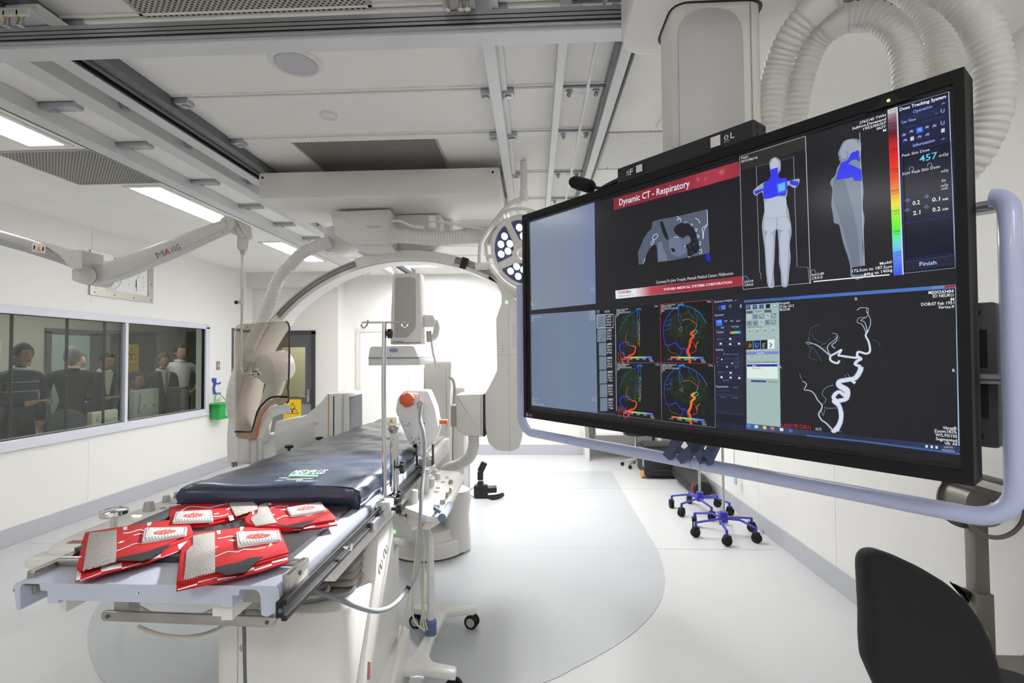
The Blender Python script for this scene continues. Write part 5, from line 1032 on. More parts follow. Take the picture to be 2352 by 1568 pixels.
def cloth(name, poly, z, th, m, parent, wob=.0004, sd=1, r=.004, flat=False, z2=None):
    """a folded cloth slab from a pixel outline lying at height z; z2(px) lets it drape"""
    pts = []; N = len(poly)
    for i in range(N):
        a, c = Vector(poly[i]), Vector(poly[(i + 1) % N]); k = max(1, int((c - a).length / 14))
        for j in range(k): p = a.lerp(c, j / k); q = atz(p.x, p.y, z + th); pts.append((q.x, q.y))
    b = MB(); t = bmesh.new(); n = len(pts); Rr = random.Random(sd)
    up = [t.verts.new((x, y, z + th + (0 if flat else Rr.uniform(-wob, wob)))) for x, y in pts]; lo = [t.verts.new((x, y, z)) for x, y in pts]
    f1 = t.faces.new(up); t.faces.new(lo[::-1])
    for k in range(n): t.faces.new((up[k], up[(k + 1) % n], lo[(k + 1) % n], lo[k]))
    bmesh.ops.recalc_face_normals(t, faces=t.faces)
    if not flat: 
        e_ = [e for e in t.edges if e.verts[0] in up and e.verts[1] in up]
        bmesh.ops.bevel(t, geom=e_, offset=min(th * .45, .002), segments=2, profile=.5, affect='EDGES')
    b.merge(t); return b.build(name, m, parent, smooth=50)
def printed(items, z, parent, name, m):
    b = MB()
    for P in items:
        b.add([atz(x, y, z) for x, y in P], [tuple(range(len(P)))])
    return b.build(name, m, parent, smooth=0, fix=False)
def stroke(pts, w):   # pixel polyline -> list of pixel quads
    P = catmull([(x, y, 0) for x, y in pts], 4); out = []
    for a, c in zip(P, P[1:]):
        d = (c - a).normalized(); n_ = Vector((-d.y, d.x, 0)) * w / 2; out.append([tuple((a + n_)[:2]), tuple((c + n_)[:2]), tuple((c - n_)[:2]), tuple((a - n_)[:2])])
    return out
def patch(q, z, parent, sd):
    """folded white pouch with dotted navy edging and a red motif; q = four pixel corners tl,tr,br,bl"""
    tl, tr, br, bl_ = [Vector(p) for p in q]
    def m(u, v): p = tl.lerp(tr, u).lerp(bl_.lerp(br, u), v); return (p.x, p.y)
    o = cloth('folded_pouch', [m(*p) for p in rounded([(0, 0), (1, 0), (1, 1), (0, 1)], .08, 3)], z, .008, WHT, parent, wob=.0003, sd=sd)
    Rr = random.Random(sd); D = []
    for i in range(13):
        for v, h in ((.86, .05), (.94, .04), (.76, .04)):
            u = .06 + i * .072 + (.03 if v == .94 else 0)
            if u < .95: D.append([m(u, v), m(u + .03, v), m(u + .03, v + h), m(u, v + h)])
    for j in range(9):
        for u in (.04, .94): v = .1 + j * .08; D.append([m(u, v), m(u + .02, v), m(u + .02, v + .04), m(u, v + .04)])
    for i in range(7): u = .1 + i * .13; D.append([m(u, .07), m(u + .02, .07), m(u + .02, .13), m(u, .13)])
    printed(D, z + .0086, o, 'navy_print', NVY)
    M2 = []
    for i in range(16):
        a = i / 16 * 2 * PI; r1 = .28 + .1 * Rr.random(); c = (.5, .44)
        M2.append([m(c[0] + .9 * r1 * math.cos(a), c[1] + .62 * r1 * math.sin(a) * 1.2), m(c[0] + .12 * math.cos(a + .9), c[1] + .12 * math.sin(a + .9)), m(c[0] + .12 * math.cos(a - .9), c[1] + .12 * math.sin(a - .9))])
    printed(M2, z + .0087, o, 'red_motif', PR); M2 = []
    M2.append([m(.5 + .24 * math.cos(k * PI / 8) * (1 + .12 * (k % 2)), .44 + .20 * math.sin(k * PI / 8)) for k in range(16)])
    printed(M2, z + .0089, o, 'red_motif', PR)
    W2 = [[m(u, v), m(u + .08, v - .03), m(u + .05, v + .04)] for u, v in ((.36, .3), (.5, .36), (.62, .3), (.42, .5), (.56, .54), (.3, .42))]
    printed(W2, z + .0092, o, 'white_motif', WHT)
def checks(lst, z, parent): printed(lst, z, parent, 'white_check', WHT)
ZP = ZT + .0185
# A: front left
g = thing('folded_garment', 'folded red patterned garment nearest the front left corner of the table', 'garment', atz(300, 1265, ZP), group='folded red garments on the table')
base = cloth('fabric_layer', [(195, 1222), (290, 1210), (388, 1196), (440, 1206), (448, 1248), (400, 1268), (340, 1290), (252, 1312), (200, 1328), (172, 1333), (178, 1295), (186, 1250)], ZP, .004, RED, g, sd=3)
checks([[(174, 1333), (176, 1310), (187, 1312), (184, 1331)], [(232, 1313), (232, 1300), (280, 1292), (280, 1303)], [(326, 1289), (370, 1266), (369, 1279), (326, 1290)], [(408, 1250), (441, 1237), (447, 1250), (411, 1263)], [(184, 1332), (232, 1314), (232, 1316), (184, 1334)], [(280, 1304), (326, 1291), (326, 1293), (280, 1306)], [(370, 1280), (411, 1264), (411, 1266), (370, 1281)]], ZP + .0050, base)
mid = cloth('fabric_layer', [(198, 1222), (290, 1208), (390, 1194), (438, 1204), (444, 1226), (438, 1234), (390, 1252), (330, 1280), (266, 1288), (205, 1302), (183, 1312), (178, 1300), (186, 1252)], ZP + .0042, .0055, RED, g, sd=4)
up_ = cloth('fabric_layer', [(200, 1221), (290, 1207), (390, 1193), (436, 1203), (444, 1224), (400, 1240), (330, 1268), (268, 1282), (206, 1298), (192, 1308), (181, 1304), (198, 1226)], ZP + .010, .004, RED, g, sd=5)
printed([[(267, 1282), (300, 1274), (330, 1268), (360, 1258), (392, 1249), (385, 1258), (350, 1280), (325, 1288), (300, 1287), (267, 1287)]], ZP + .0149, up_, 'black_swoosh', BLK)
printed([[(282, 1211), (292, 1208), (292, 1216), (284, 1217)], [(338, 1200), (349, 1198), (346, 1206), (338, 1208)]] + stroke([(283, 1224), (300, 1222), (320, 1216), (330, 1218)], 2.2) + stroke([(307, 1229), (322, 1225), (330, 1226)], 2) + [[(269, 1247), (278, 1242), (287, 1242), (278, 1247)]] + stroke([(267, 1265), (290, 1256), (310, 1248), (326, 1248), (345, 1244), (360, 1243), (392, 1234)], 1.8), ZP + .0148, up_, 'white_print', WHT)
cloth('knitted_panel', [(205, 1222), (225, 1221), (268, 1215), (268, 1250), (266, 1288), (190, 1309), (196, 1270)], ZP + .0142, .003, KNT, g, sd=6)
patch([(332, 1211), (430, 1209), (428, 1226), (326, 1243)], ZP + .0142, g, 7)
# B: front right
g = thing('folded_garment', 'folded red patterned garment overhanging the front edge, right of its neighbour', 'garment', atz(530, 1280, ZP), group='folded red garments on the table')
base = cloth('fabric_layer', [(414, 1262), (450, 1225), (560, 1212), (640, 1214), (660, 1270), (662, 1289), (600, 1310), (500, 1335), (405, 1355), (406, 1330)], ZP, .004, RED, g, sd=8)
checks([[(454, 1328), (498, 1317), (498, 1327), (454, 1338)], [(554, 1314), (582, 1298), (584, 1307), (560, 1314)], [(622, 1283), (658, 1273), (661, 1285), (625, 1293)], [(407, 1353), (453, 1339), (453, 1343), (409, 1355)], [(499, 1328), (542, 1322), (542, 1325), (499, 1333)], [(584, 1308), (624, 1294), (625, 1298), (585, 1311)]], ZP + .0050, base)
mid = cloth('fabric_layer', [(416, 1260), (452, 1224), (560, 1211), (642, 1214), (663, 1266), (660, 1275), (600, 1292), (500, 1320), (440, 1334), (405, 1338), (408, 1310)], ZP + .0042, .0055, RED, g, sd=9)
up_ = cloth('fabric_layer', [(418, 1256), (450, 1223), (560, 1210), (640, 1213), (664, 1267), (610, 1282), (560, 1300), (494, 1314), (440, 1330), (406, 1334), (412, 1290)], ZP + .010, .004, RED, g, sd=10)
printed([[(494, 1303), (520, 1296), (550, 1290), (575, 1280), (607, 1277), (590, 1290), (562, 1314), (520, 1321), (505, 1315), (490, 1313)]], ZP + .0149, up_, 'black_swoosh', BLK)
printed([[(497, 1219), (506, 1217), (507, 1225), (500, 1227)], [(551, 1210), (560, 1209), (558, 1218), (551, 1219)]] + stroke([(500, 1236), (515, 1234), (528, 1231), (543, 1232)], 2.4) + [[(523, 1241), (533, 1238), (543, 1240), (535, 1243)]] + [[(495, 1255), (503, 1254), (495, 1258)]] + stroke([(494, 1278), (510, 1271), (525, 1266), (545, 1267), (560, 1261), (585, 1261), (610, 1256)], 1.8) + [[(615, 1247), (622, 1243), (626, 1250), (617, 1256), (619, 1250)]], ZP + .0148, up_, 'white_print', WHT)
cloth('knitted_panel', [(443, 1229), (493, 1221), (494, 1255), (494, 1312), (422, 1330), (426, 1290), (428, 1264), (443, 1250)], ZP + .0142, .003, KNT, g, sd=11)
patch([(542, 1220), (640, 1217), (646, 1237), (546, 1253)], ZP + .0142, g, 12)
# C: back left
g = thing('folded_garment', 'folded red patterned garment with a raised pointed corner, back left of the group', 'garment', atz(480, 1180, ZP), group='folded red garments on the table')
base = cloth('fabric_layer', [(388, 1164), (440, 1150), (520, 1134), (560, 1138), (596, 1162), (598, 1172), (560, 1186), (470, 1206), (395, 1212), (390, 1190)], ZP, .007, RED, g, sd=13)
mid = cloth('fabric_layer', [(390, 1160), (450, 1147), (525, 1130), (565, 1136), (594, 1160), (597, 1168), (550, 1180), (480, 1196), (400, 1205), (389, 1188)], ZP + .0073, .007, RED, g, sd=14)
printed([[(389, 1158), (415, 1154), (416, 1159), (389, 1164)], [(504, 1137), (525, 1134), (522, 1140), (507, 1142)], [(524, 1184), (535, 1183), (538, 1193), (528, 1196)], [(579, 1173), (582, 1172), (585, 1180), (579, 1182)]] + stroke([(414, 1175), (430, 1165), (450, 1163), (480, 1165), (500, 1161), (524, 1155)], 2) + [[(518, 1170), (527, 1165), (530, 1167), (524, 1170)], [(490, 1180), (500, 1177), (505, 1179), (495, 1181)]] + stroke([(490, 1186), (505, 1185), (515, 1183), (525, 1179)], 2), ZP + .0150, mid, 'white_print', WHT)
printed([[(440, 1152), (462, 1145), (500, 1141), (522, 1142), (500, 1147), (470, 1151)]], ZP + .0151, mid, 'black_swoosh', BLK)
b = MB(); q_ = [atz(530, 1136, ZP + .03), atz(562, 1137, ZP + .03), atz(556, 1136, ZP + .03)]
c1 = atz(530, 1136, ZP + .025); c2 = atz(562, 1150, ZP + .025); y_ = (c1.y + c2.y) / 2 + .02; apex = aty(556, 1119, y_)
b.add([c1, c2, apex, c1 + Vector((.004, .012, 0)), c2 + Vector((.004, .012, 0)), apex + Vector((.002, .006, 0))], [(0, 1, 2), (5, 4, 3), (0, 3, 4, 1), (1, 4, 5, 2), (2, 5, 3, 0)]); b.build('raised_corner', RED, g, smooth=0)
b = MB(); b.add([apex.lerp(c1, .25) + Vector((0, -.002, 0)), apex.lerp(c2, .45) + Vector((0, -.002, 0)), apex + Vector((0, -.002, 0))], [(0, 1, 2)]); b.build('white_tip', WHT, g, smooth=0, fix=False)
cloth('knitted_panel', [(524, 1138), (557, 1134), (570, 1142), (592, 1160), (593, 1168), (541, 1184), (528, 1160)], ZP + .0146, .004, KNT, g, sd=15)
patch([(404, 1174), (486, 1170), (490, 1194), (396, 1198)], ZP + .0146, g, 16)
# D: back right
g = thing('folded_garment', 'folded red patterned garment farthest right, close to the dark mattress', 'garment', atz(670, 1175, ZP), group='folded red garments on the table')
base = cloth('fabric_layer', [(560, 1190), (596, 1156), (680, 1142), (722, 1134), (760, 1180), (775, 1204), (740, 1210), (660, 1218), (585, 1218), (566, 1208)], ZP, .004, RED, g, sd=17)
checks([[(577, 1210), (592, 1211), (591, 1214), (580, 1214)], [(624, 1207), (660, 1211), (660, 1215), (629, 1213)], [(692, 1213), (722, 1203), (724, 1209), (700, 1214)], [(750, 1195), (772, 1194), (775, 1202), (758, 1206)], [(592, 1215), (626, 1215), (626, 1218), (592, 1218)], [(660, 1216), (692, 1215), (691, 1217), (660, 1218)]], ZP + .0050, base)
mid = cloth('fabric_layer', [(562, 1188), (598, 1156), (680, 1142), (722, 1133), (745, 1160), (771, 1187), (770, 1192), (720, 1200), (668, 1212), (625, 1208), (580, 1206), (564, 1198)], ZP + .0044, .009, RED, g, sd=18)
printed([[(614, 1153), (622, 1152), (624, 1159), (617, 1160)], [(657, 1146), (666, 1145), (665, 1154), (661, 1154)], [(705, 1141), (712, 1134), (723, 1134), (728, 1140), (735, 1148), (720, 1149)]] + stroke([(622, 1166), (640, 1162), (655, 1163), (662, 1161)], 2) + [[(643, 1170), (655, 1168), (655, 1172)], [(624, 1180), (632, 1180), (626, 1184)]] + stroke([(635, 1192), (650, 1185), (660, 1184), (668, 1187)], 2) + stroke([(690, 1182), (708, 1183), (725, 1178), (731, 1174)], 2), ZP + .0141, mid, 'white_print', WHT)
printed([[(634, 1202), (660, 1206), (690, 1200), (710, 1195), (725, 1194), (712, 1200), (695, 1210), (665, 1211), (640, 1207)]], ZP + .0142, mid, 'black_swoosh', BLK)
cloth('knitted_panel', [(595, 1160), (612, 1154), (620, 1170), (628, 1186), (637, 1199), (587, 1207), (575, 1192), (578, 1186), (590, 1178)], ZP + .0138, .003, KNT, g, sd=19)
patch([(658, 1165), (736, 1152), (750, 1170), (670, 1183)], ZP + .0138, g, 20)

# ---------------------------------------------------------------- tableside consoles
KN = mat('knob_grey', 'b3b0aa', .4)
def knob(M, r, h, parent, m=KN, name='knob'):
    b = MB(); b.lathe([(r * 1.05, 0), (r, h * .15), (r * .86, h * .9), (r * .75, h)], M, 20); return b.build(name, m, parent)
cl = thing('control_console', 'long sloping control console with grey knobs along the left side of the table', 'console', (-1.5, 1.9, 1.0))
out = [atz(*p, 1.0) for p in ((118, 1262), (112, 1248), (160, 1226), (240, 1190), (330, 1165), (400, 1135), (495, 1095))]
inn = [Vector((-1.40, y, 1.0)) for y in (2.65, 2.2, 1.9, 1.65)]
poly = [(v.x, v.y) for v in out] + [(v.x, v.y) for v in inn]
poly = [(-1.60, 1.60), (-1.64, 1.66), (-1.66, 1.75), (-1.66, 2.0), (-1.63, 2.45), (-1.60, 2.62), (-1.42, 2.62), (-1.40, 2.1), (-1.40, 1.75), (-1.46, 1.62)]
b = MB(); b.prism(rounded(poly, .03, 4), .955, .995, axis='z', bevel=.012); b.build('console_body', EQ, cl)
b = MB(); b.prism(rounded([(-1.64, 1.56), (-1.64, 1.64), (-1.43, 1.64), (-1.43, 1.56)], .02, 4), .952, .982, axis='z', bevel=.008); b.build('front_lip', EQ, cl)
b = MB(); b.box((-1.40, 1.7, .95), (-1.376, 2.5, .985), .004); b.build('rail_mount', ALU, cl)
for px, py, r in ((342, 1172, .021), (382, 1152, .016), (408, 1143, .016), (428, 1136, .016), (446, 1128, .016)):
    q = atz(px, py, .995); knob(Matrix.Translation(q), r, r * 1.7, cl)
for px, py in ((375, 1160), (398, 1150), (418, 1144)):
    q = atz(px, py + 6, .996); b = MB(); b.box(q + Vector((-.012, -.008, 0)), q + Vector((.012, .008, .003)), .001); b.build('key_pad', mat('key_blue_grey', 'a4b0b8', .5), cl)
b = MB(); q = atz(180, 1244, .996); b.box(q + Vector((-.03, -.012, 0)), q + Vector((.03, .012, .0015))); b.build('red_label', mat('label_dull_red', 'b86460', .5), cl)
b = MB(); q = atz(314, 1184, .997); b.box(q + Vector((-.018, -.006, 0)), q + Vector((.018, .006, .002)), .001); b.build('indicator', emis('warm_indicator', 'fff4d8', 1.5), cl)
b = MB(); q = aty(262, 1176, 1.80)
b.lathe([(.012, -.055), (.011, -.02), (.012, -.014), (.042, -.008), (.046, 0), (.043, .012), (.030, .017), (.012, .018)], Matrix.Translation((q.x, q.y, q.z - .005)), 32); b.build('mushroom_handle', CHROME, cl)

cr_ = thing('control_console', 'white tableside control panel with many small knobs behind the grey hanging cable', 'console', (-.55, 2.75, .87))
P1 = [(-.66, 2.52), (-.50, 2.44), (-.44, 2.50), (-.44, 3.18), (-.49, 3.24), (-.62, 3.22), (-.66, 3.1)]
MS = Matrix.Translation((-.55, 2.8, .86)) @ Matrix.Rotation(.12, 4, 'Y') @ Matrix.Rotation(.05, 4, 'X') @ Matrix.Translation((.55, -2.8, -.86))
b = MB(); b.M = MS; b.prism(rounded(P1, .03, 4), .835, .868, axis='z', bevel=.01); b.build('panel_body', EQW, cr_)
b = MB(); b.M = MS; b.prism(rounded([(-.65, 2.54), (-.52, 2.50), (-.48, 2.6), (-.48, 3.1), (-.65, 3.1)], .03, 4), .77, .836, axis='z', bevel=.014); b.build('panel_underside', EQ, cr_)
for i, (x, y, r, h) in enumerate(((-.63, 2.60, .022, .065), (-.615, 2.70, .016, .035), (-.63, 2.82, .017, .05), (-.60, 2.90, .02, .04), (-.63, 2.98, .017, .03), (-.59, 3.04, .016, .03), (-.62, 3.12, .016, .03), (-.50, 2.56, .017, .022), (-.485, 2.64, .015, .02), (-.48, 2.74, .008, .03), (-.475, 2.82, .008, .03), (-.50, 2.98, .014, .022), (-.55, 2.80, .013, .005), (-.555, 2.87, .013, .005), (-.545, 2.98, .013, .005), (-.54, 3.08, .013, .005))):
    knob(MS @ Matrix.Translation((x, y, .868)), r, h, cr_, EQW if i < 7 else KN)
for x, y, c, hx in ((-.48, 2.735, 'amber_led', 'ffb860'), (-.474, 2.815, 'amber_led', 'ffb860'), (-.462, 2.80, 'blue_led', '90b8ff')):
    b = MB(); b.sphere(MS @ Vector((x, y, .90)), .005, u=10, v=6); b.build('indicator_led', emis(c, hx, 2), cr_)
b = MB(); b.M = MS; b.cyl((-.555, 2.497, .80), (-.555, 2.492, .80), .012, n=20); b.build('orange_button', mat('button_orange', 'e09a1c', .4), cr_)
b = MB(); b.M = MS; b.prism([(-.575, .835), (-.563, .835), (-.569, .845)], 2.49, 2.493); b.build('warning_triangle', YEL, cr_, smooth=0)
b = MB(); b.M = MS; b.tube([(-.66, 2.55, .80), (-.66, 2.62, .80)], .012, 8); b.box((-.69, 2.56, .80), (-.655, 2.7, .84), .004); b.build('rail_clamp', STEEL, cr_)
a_, c_2 = aty(1015, 1189, 2.35), aty(1033, 1160, 2.62)
b = MB(); b.tube([a_, c_2], .020, 24); b.build('grab_handle', mat('handle_slate', '8d9db4', .35, coat=.2), cr_)
b = MB(); b.cyl(a_ + (a_ - c_2).normalized() * .001, a_, .0195, n=24); b.tube([a_.lerp(c_2, .25), a_.lerp(c_2, .25) + Vector((-.05, .03, .02)), Vector((-.50, 2.62, .80))], .01, 10); b.build('handle_bracket', mat('handle_slate_dark', '6b7d98', .4), cr_)

# ---------------------------------------------------------------- IV pole and clamps on the right rail
ip = thing('iv_pole', 'chrome pole with two hooks clamped to the right table rail', 'pole', (-.615, 2.06, 1.02))
px_, py_ = -.617, 2.06
ztop = aty(883, 740, py_).z
tp = aty(883, 740, py_)
b = MB(); b.tube([(px_, py_, .99), (tp.x - .003, py_, 1.5), (tp.x, py_, ztop)], .0095, 16); b.build('pole_tube', CHROME, ip)
hw = .083
b = MB(); b.tube([(tp.x - hw, py_, ztop), (tp.x + hw, py_, ztop - .001)], .004, 10); b.build('cross_bar', CHROME, ip)
for s_ in (-1, 1):
    b = MB(); c0 = Vector((tp.x + s_ * (hw - .002), py_, ztop))
    b.tube(catmull([c0 + Vector(v) for v in ((s_ * -.012, 0, .010), (s_ * -.010, -.004, -.006), (s_ * -.004, -.006, -.018), (s_ * .008, -.004, -.022), (s_ * .016, 0, -.010), (s_ * .012, .003, .0), (0, 0, 0))], 5), .0035, 8); b.build('hook', CHROME, ip)
b = MB(); k0 = aty(896, 766, py_); b.lathe([(.014, -.01), (.020, -.006), (.020, .008), (.012, .012)], axes(k0, (0, 0, 1), (0, 1, 0)), 12)
b.cyl(k0 + Vector((-.022, 0, 0)), k0, .006); b.build('clamp_knob', BLACK, ip)
b = MB(); b.box((-.642, 2.02, .975), (-.585, 2.085, 1.035), .003); b.build('clamp_block', mat('clamp_white', 'd4d2cf', .4), ip)
b = MB(); b.cyl((-.613, 2.0195, .998), (-.613, 2.018, .998), .004, n=14); b.build('clamp_screw', ALUD, ip)
b = MB(); b.cyl((-.585, 2.05, 1.0), (-.565, 2.05, 1.0), .007); b.lathe([(.017, 0), (.021, .004), (.021, .018), (.015, .022)], axes((-.565, 2.05, 1.0), (0, 0, 1), (0, 1, 0)) @ Matrix.Rotation(PI, 4, 'X'), 14); b.build('clamp_knob', BLACK, ip)
# second, thicker chrome post with yellow label
sp_ = thing('support_post', 'thick chrome post with a yellow triangle label beside the hooked pole', 'post', (-.60, 2.22, 1.05))
y2 = 2.22
b = MB(); pa, pb = aty(902, 1125, y2), aty(904, 985, y2); b.tube([pa, pb], .014, 20); b.build('post_tube', CHROME, sp_)
b = MB(); b.tube([aty(912, 1125, y2 + .03), aty(912, 1000, y2 + .03)], .008, 14); b.build('side_tube', CHROME, sp_)
b = MB(); pc = aty(904, 977, y2); b.lathe([(.012, -.035), (.022, -.02), (.022, -.002), (.018, 0)], Matrix.Translation(pc), 20); b.build('post_collar', STEEL, sp_)
b = MB(); pd = aty(901, 965, y2); b.cbox(pd, (.05, .04, .036), .006); b.build('post_head', EQW, sp_)
b = MB(); M_ = axes(pd + Vector((-.012, -.0205, -.011)), (1, 0, 0), (0, 0, 1)); b.add([(0, 0, 0), (.026, 0, 0), (.013, .023, 0)], [(0, 1, 2)], M_); b.build('warning_triangle', YEL, sp_, smooth=0, fix=False)
b = MB(); V, Fs = txt('!', M_ @ Matrix.Translation((.0115, .004, .0006)), .011, .003, bold=.03); b.add(V, Fs); b.build('triangle_mark', SB, sp_, smooth=0, fix=False)
for k, (x_, y_) in enumerate(((924, 1073), (917, 1140))):
    q = aty(x_, y_, y2 - .02); b = MB(); b.cyl(q + Vector((-.03, .01, 0)), q, .006)
    Mk = axes(q, (0, 0, 1), (0, 1, 0)) @ Matrix.Rotation(PI, 4, 'X')
    V = []; 
    for j in range(28): a = j / 28 * 2 * PI; rr = .027 if j % 4 < 2 else .0235; V.append((rr * math.cos(a), rr * math.sin(a)))
    b.prism(V, -.008, .010, Mk, axis='z', bevel=.003); b.build('star_knob', BLACK, sp_)
b = MB(); b.box((-.655, 2.15, .985), (-.585, 2.26, 1.012), .003); b.build('rail_clamp', BLACKM, sp_)
b = MB(); b.box((-.652, 2.17, 1.012), (-.60, 2.25, 1.018), .002); b.build('clamp_plate', CHROME, sp_)
# ================================================================ CEILING-MOUNTED RING ARM (lateral plane)
YR = 3.80
rc_ = aty(940, 1000, YR); CX, CZ = rc_.x, rc_.z; PR = YR / F      # metres per pixel in that plane
cm = thing('ceiling_carriage', 'wide white carriage box hanging under the ceiling rails above the big ring arm', 'carriage', (-1.05, 3.7, 2.95))
zc0, zc1 = 2.72, 2.905
b = MB(); b.box((-1.905, 3.40, zc0), (-.225, 4.05, zc1), .012); b.build('carriage_body', EQ, cm)
for x in (-1.87, -.27):
    b = MB(); b.cyl((x, 3.40, 2.865), (x, 3.392, 2.865), .026, n=28); b.build('cover_disc', EQ, cm); b = MB(); b.cyl((x, 3.392, 2.865), (x, 3.388, 2.865), .008, n=12); b.build('cover_screw', BLACK, cm)
b = MB(); b.box((-1.0, 3.95, 2.74), (-.25, 4.5, 2.80), .006); b.build('rear_tray', GREYP, cm, smooth=0)
b = MB(); b.box((-.75, 4.02, 2.55), (-.66, 4.12, 2.74), .01); b.build('hanger_arm', EQ, cm, smooth=0)
b = MB(); b.box((-.64, 4.45, 2.66), (-.15, 4.50, 2.74), .004); b.build('cross_plate', ALUD, cm, smooth=0)
for k in range(6):
    b = MB(); b.cyl((-.58 + k * .08, 4.45, 2.70), (-.58 + k * .08, 4.444, 2.70), .010, n=12); b.build('plate_hole', BLACK, cm)
b = MB(); b.box((-1.86, 4.05, 2.80), (-1.76, 4.6, 2.90), .01); b.box((-.30, 4.05, 2.76), (-.2, 4.6, 2.9), .01); b.build('side_arm', EQ, cm, smooth=0)

ra = thing('ring_arm', 'huge off-white ring-shaped imaging arm hanging from the ceiling and arching over the table', 'imaging arm', (CX, YR, CZ))
def arc(r0, r1, y0, y1, a0, a1, n=90):
    V = []; Fs = []
    for i in range(n + 1):
        a = a0 + (a1 - a0) * i / n
        for r, y in ((r0, y0), (r1, y0), (r1, y1), (r0, y1)): V.append((CX + r * math.cos(a), y, CZ + r * math.sin(a)))
    for i in range(n):
        for k in range(4): Fs.append((i * 4 + k, i * 4 + (k + 1) % 4, (i + 1) * 4 + (k + 1) % 4, (i + 1) * 4 + k))
    Fs += [(3, 2, 1, 0), (n * 4, n * 4 + 1, n * 4 + 2, n * 4 + 3)]; return V, Fs
R_ = lambda px: px * PR
A0, A1 = math.radians(-4), math.radians(190)
b = MB(); b.add(*arc(R_(404), R_(412), YR, YR + .17, A0, A1)); b.build('inner_shell', EQW, ra, smooth=40)
b = MB(); b.add(*arc(R_(412), R_(429), YR + .015, YR + .155, A0, A1)); b.build('ring_track', GREYP, ra, smooth=40)
b = MB(); b.add(*arc(R_(416), R_(418.5), YR + .008, YR + .016, A0, A1)); b.add(*arc(R_(423), R_(425), YR + .006, YR + .016, A0, A1)); b.build('track_strip', mat('track_strip_grey', '8f8c88', .35, metal=.3), ra, smooth=40)
# wide shell over the lower left of the ring
V = []; Fs = []; n = 40
for i in range(n + 1):
    t = i / n; a = math.radians(138 + 50 * t); w0 = R_(404 - 6 * t - 26 * t * t); w1 = R_(424 + 4 * t)
    for r, y in ((w0, YR - .01), (w0 + .02, YR - .045 - .03 * t), (w1 - .03, YR - .045 - .03 * t), (w1, YR), (w1, YR + .2), (w0, YR + .2)): V.append((CX + r * math.cos(a), y, CZ + r * math.sin(a)))
for i in range(n):
    for k in range(6): Fs.append((i * 6 + k, i * 6 + (k + 1) % 6, (i + 1) * 6 + (k + 1) % 6, (i + 1) * 6 + k))
Fs += [tuple(range(5, -1, -1)), tuple(n * 6 + k for k in range(6))]
b = MB(); b.add(V, Fs); b.build('lower_shell', EQ, ra, smooth=50)
# support head hanging from the carriage
def pz(px, py, y=YR): v = aty(px, py, y); return (v.x, v.z)
yh = 3.66
b = MB(); b.prism(rounded([pz(757, 486, yh), pz(895, 480, yh), pz(898, 561, yh), pz(812, 562, yh), pz(770, 541, yh)], .006, 3), yh, 3.98, bevel=.006); b.build('support_head', EQ, ra)
b = MB(); b.prism([pz(812, 561, 3.7), pz(898, 560, 3.7), pz(910, 578, 3.7), pz(850, 582, 3.7), pz(830, 580, 3.7)], 3.68, 3.98, bevel=.004); b.build('head_skirt', EQ, ra)
b = MB(); b.prism(rounded([pz(907, 493, 3.85), pz(1012, 492, 3.85), pz(1012, 558, 3.85), pz(990, 575, 3.85), pz(907, 576, 3.85)], .015, 4), 3.85, 4.0, bevel=.005); b.build('rear_head', EQ, ra)
b = MB(); b.add(*arc(R_(407), R_(428), YR - .035, YR + .2, math.radians(75), math.radians(107), 30)); b.build('ring_cradle', EQ, ra, smooth=40)
b = MB(); b.prism([pz(747, 527, 3.8), pz(768, 520, 3.8), pz(780, 545, 3.8), pz(822, 565, 3.8), pz(768, 578, 3.8), pz(752, 572, 3.8)], 3.76, 3.95, bevel=.004); b.build('hose_socket', EQ, ra)
lb = MB(); V, Fs = txt('TOSHIBA', axes(aty(838, 524, yh - .001), (1, 0, -.01), (0, 0, 1)), .022, .13, bold=.02); lb.add(V, Fs); lb.build('maker_name', mat('embossed_grey', 'c4c0ba', .5), ra, smooth=0, fix=False)
b = MB(); b.add(*arc(R_(405), R_(431), YR - .012, YR + .165, math.radians(71), math.radians(73), 3)); b.build('track_stop', BLACKM, ra, smooth=0)
# right column with lateral tube
yc = 3.74
cp = [(1119, 634), (1140, 652), (1152, 675), (1152, 695), (1139, 732), (1141, 815), (1142, 850), (1125, 885), (1112, 908), (1114, 985), (1122, 1018), (1140, 1034), (1170, 1038), (1192, 1030), (1199, 1008), (1201, 930), (1190, 880), (1190, 700), (1172, 660)]
b = MB(); b.prism(rounded([pz(*p, yc) for p in cp], .012, 3), yc, yc + .30, bevel=.012); b.build('column_shell', EQ, ra)
b = MB(); q = [pz(1168, y, yc) for y in (700, 1034)]; b.box((q[0][0] - .0015, yc - .001, q[1][1]), (q[0][0] + .0015, yc + .002, q[0][1])); q = pz(1142, 815, yc); q2 = pz(1192, 815, yc); b.box((q[0], yc - .001, q[1] - .001), (q2[0], yc + .002, q[1] + .001)); b.build('shell_seam', GREYP, ra, smooth=0)
b = MB(); q = aty(1163.5, 694, yc - .002); b.sphere(q, .012, u=14, v=10); b.build('green_lamp', emis('green_led', '58f070', 1.6), ra)
b = MB()
for x_, y_, w_, h_ in ((1176, 740, 10, 58), (1151, 788, 14, 24), (1182, 858, 6, 18)):
    p = aty(x_, y_, yc - .001); q = aty(x_ + w_, y_ + h_, yc - .001); b.box((p.x, yc - .0016, q.z), (q.x, yc - .0008, p.z))
    b.build('rating_label', mat('label_pale', 'e4e3df', .5), ra, smooth=0); b = MB()
b = MB()
for k in range(9): p = aty(1177, 745 + k * 6, yc - .002); b.box((p.x, yc - .0022, p.z - .003), (p.x + .022, yc - .0017, p.z))
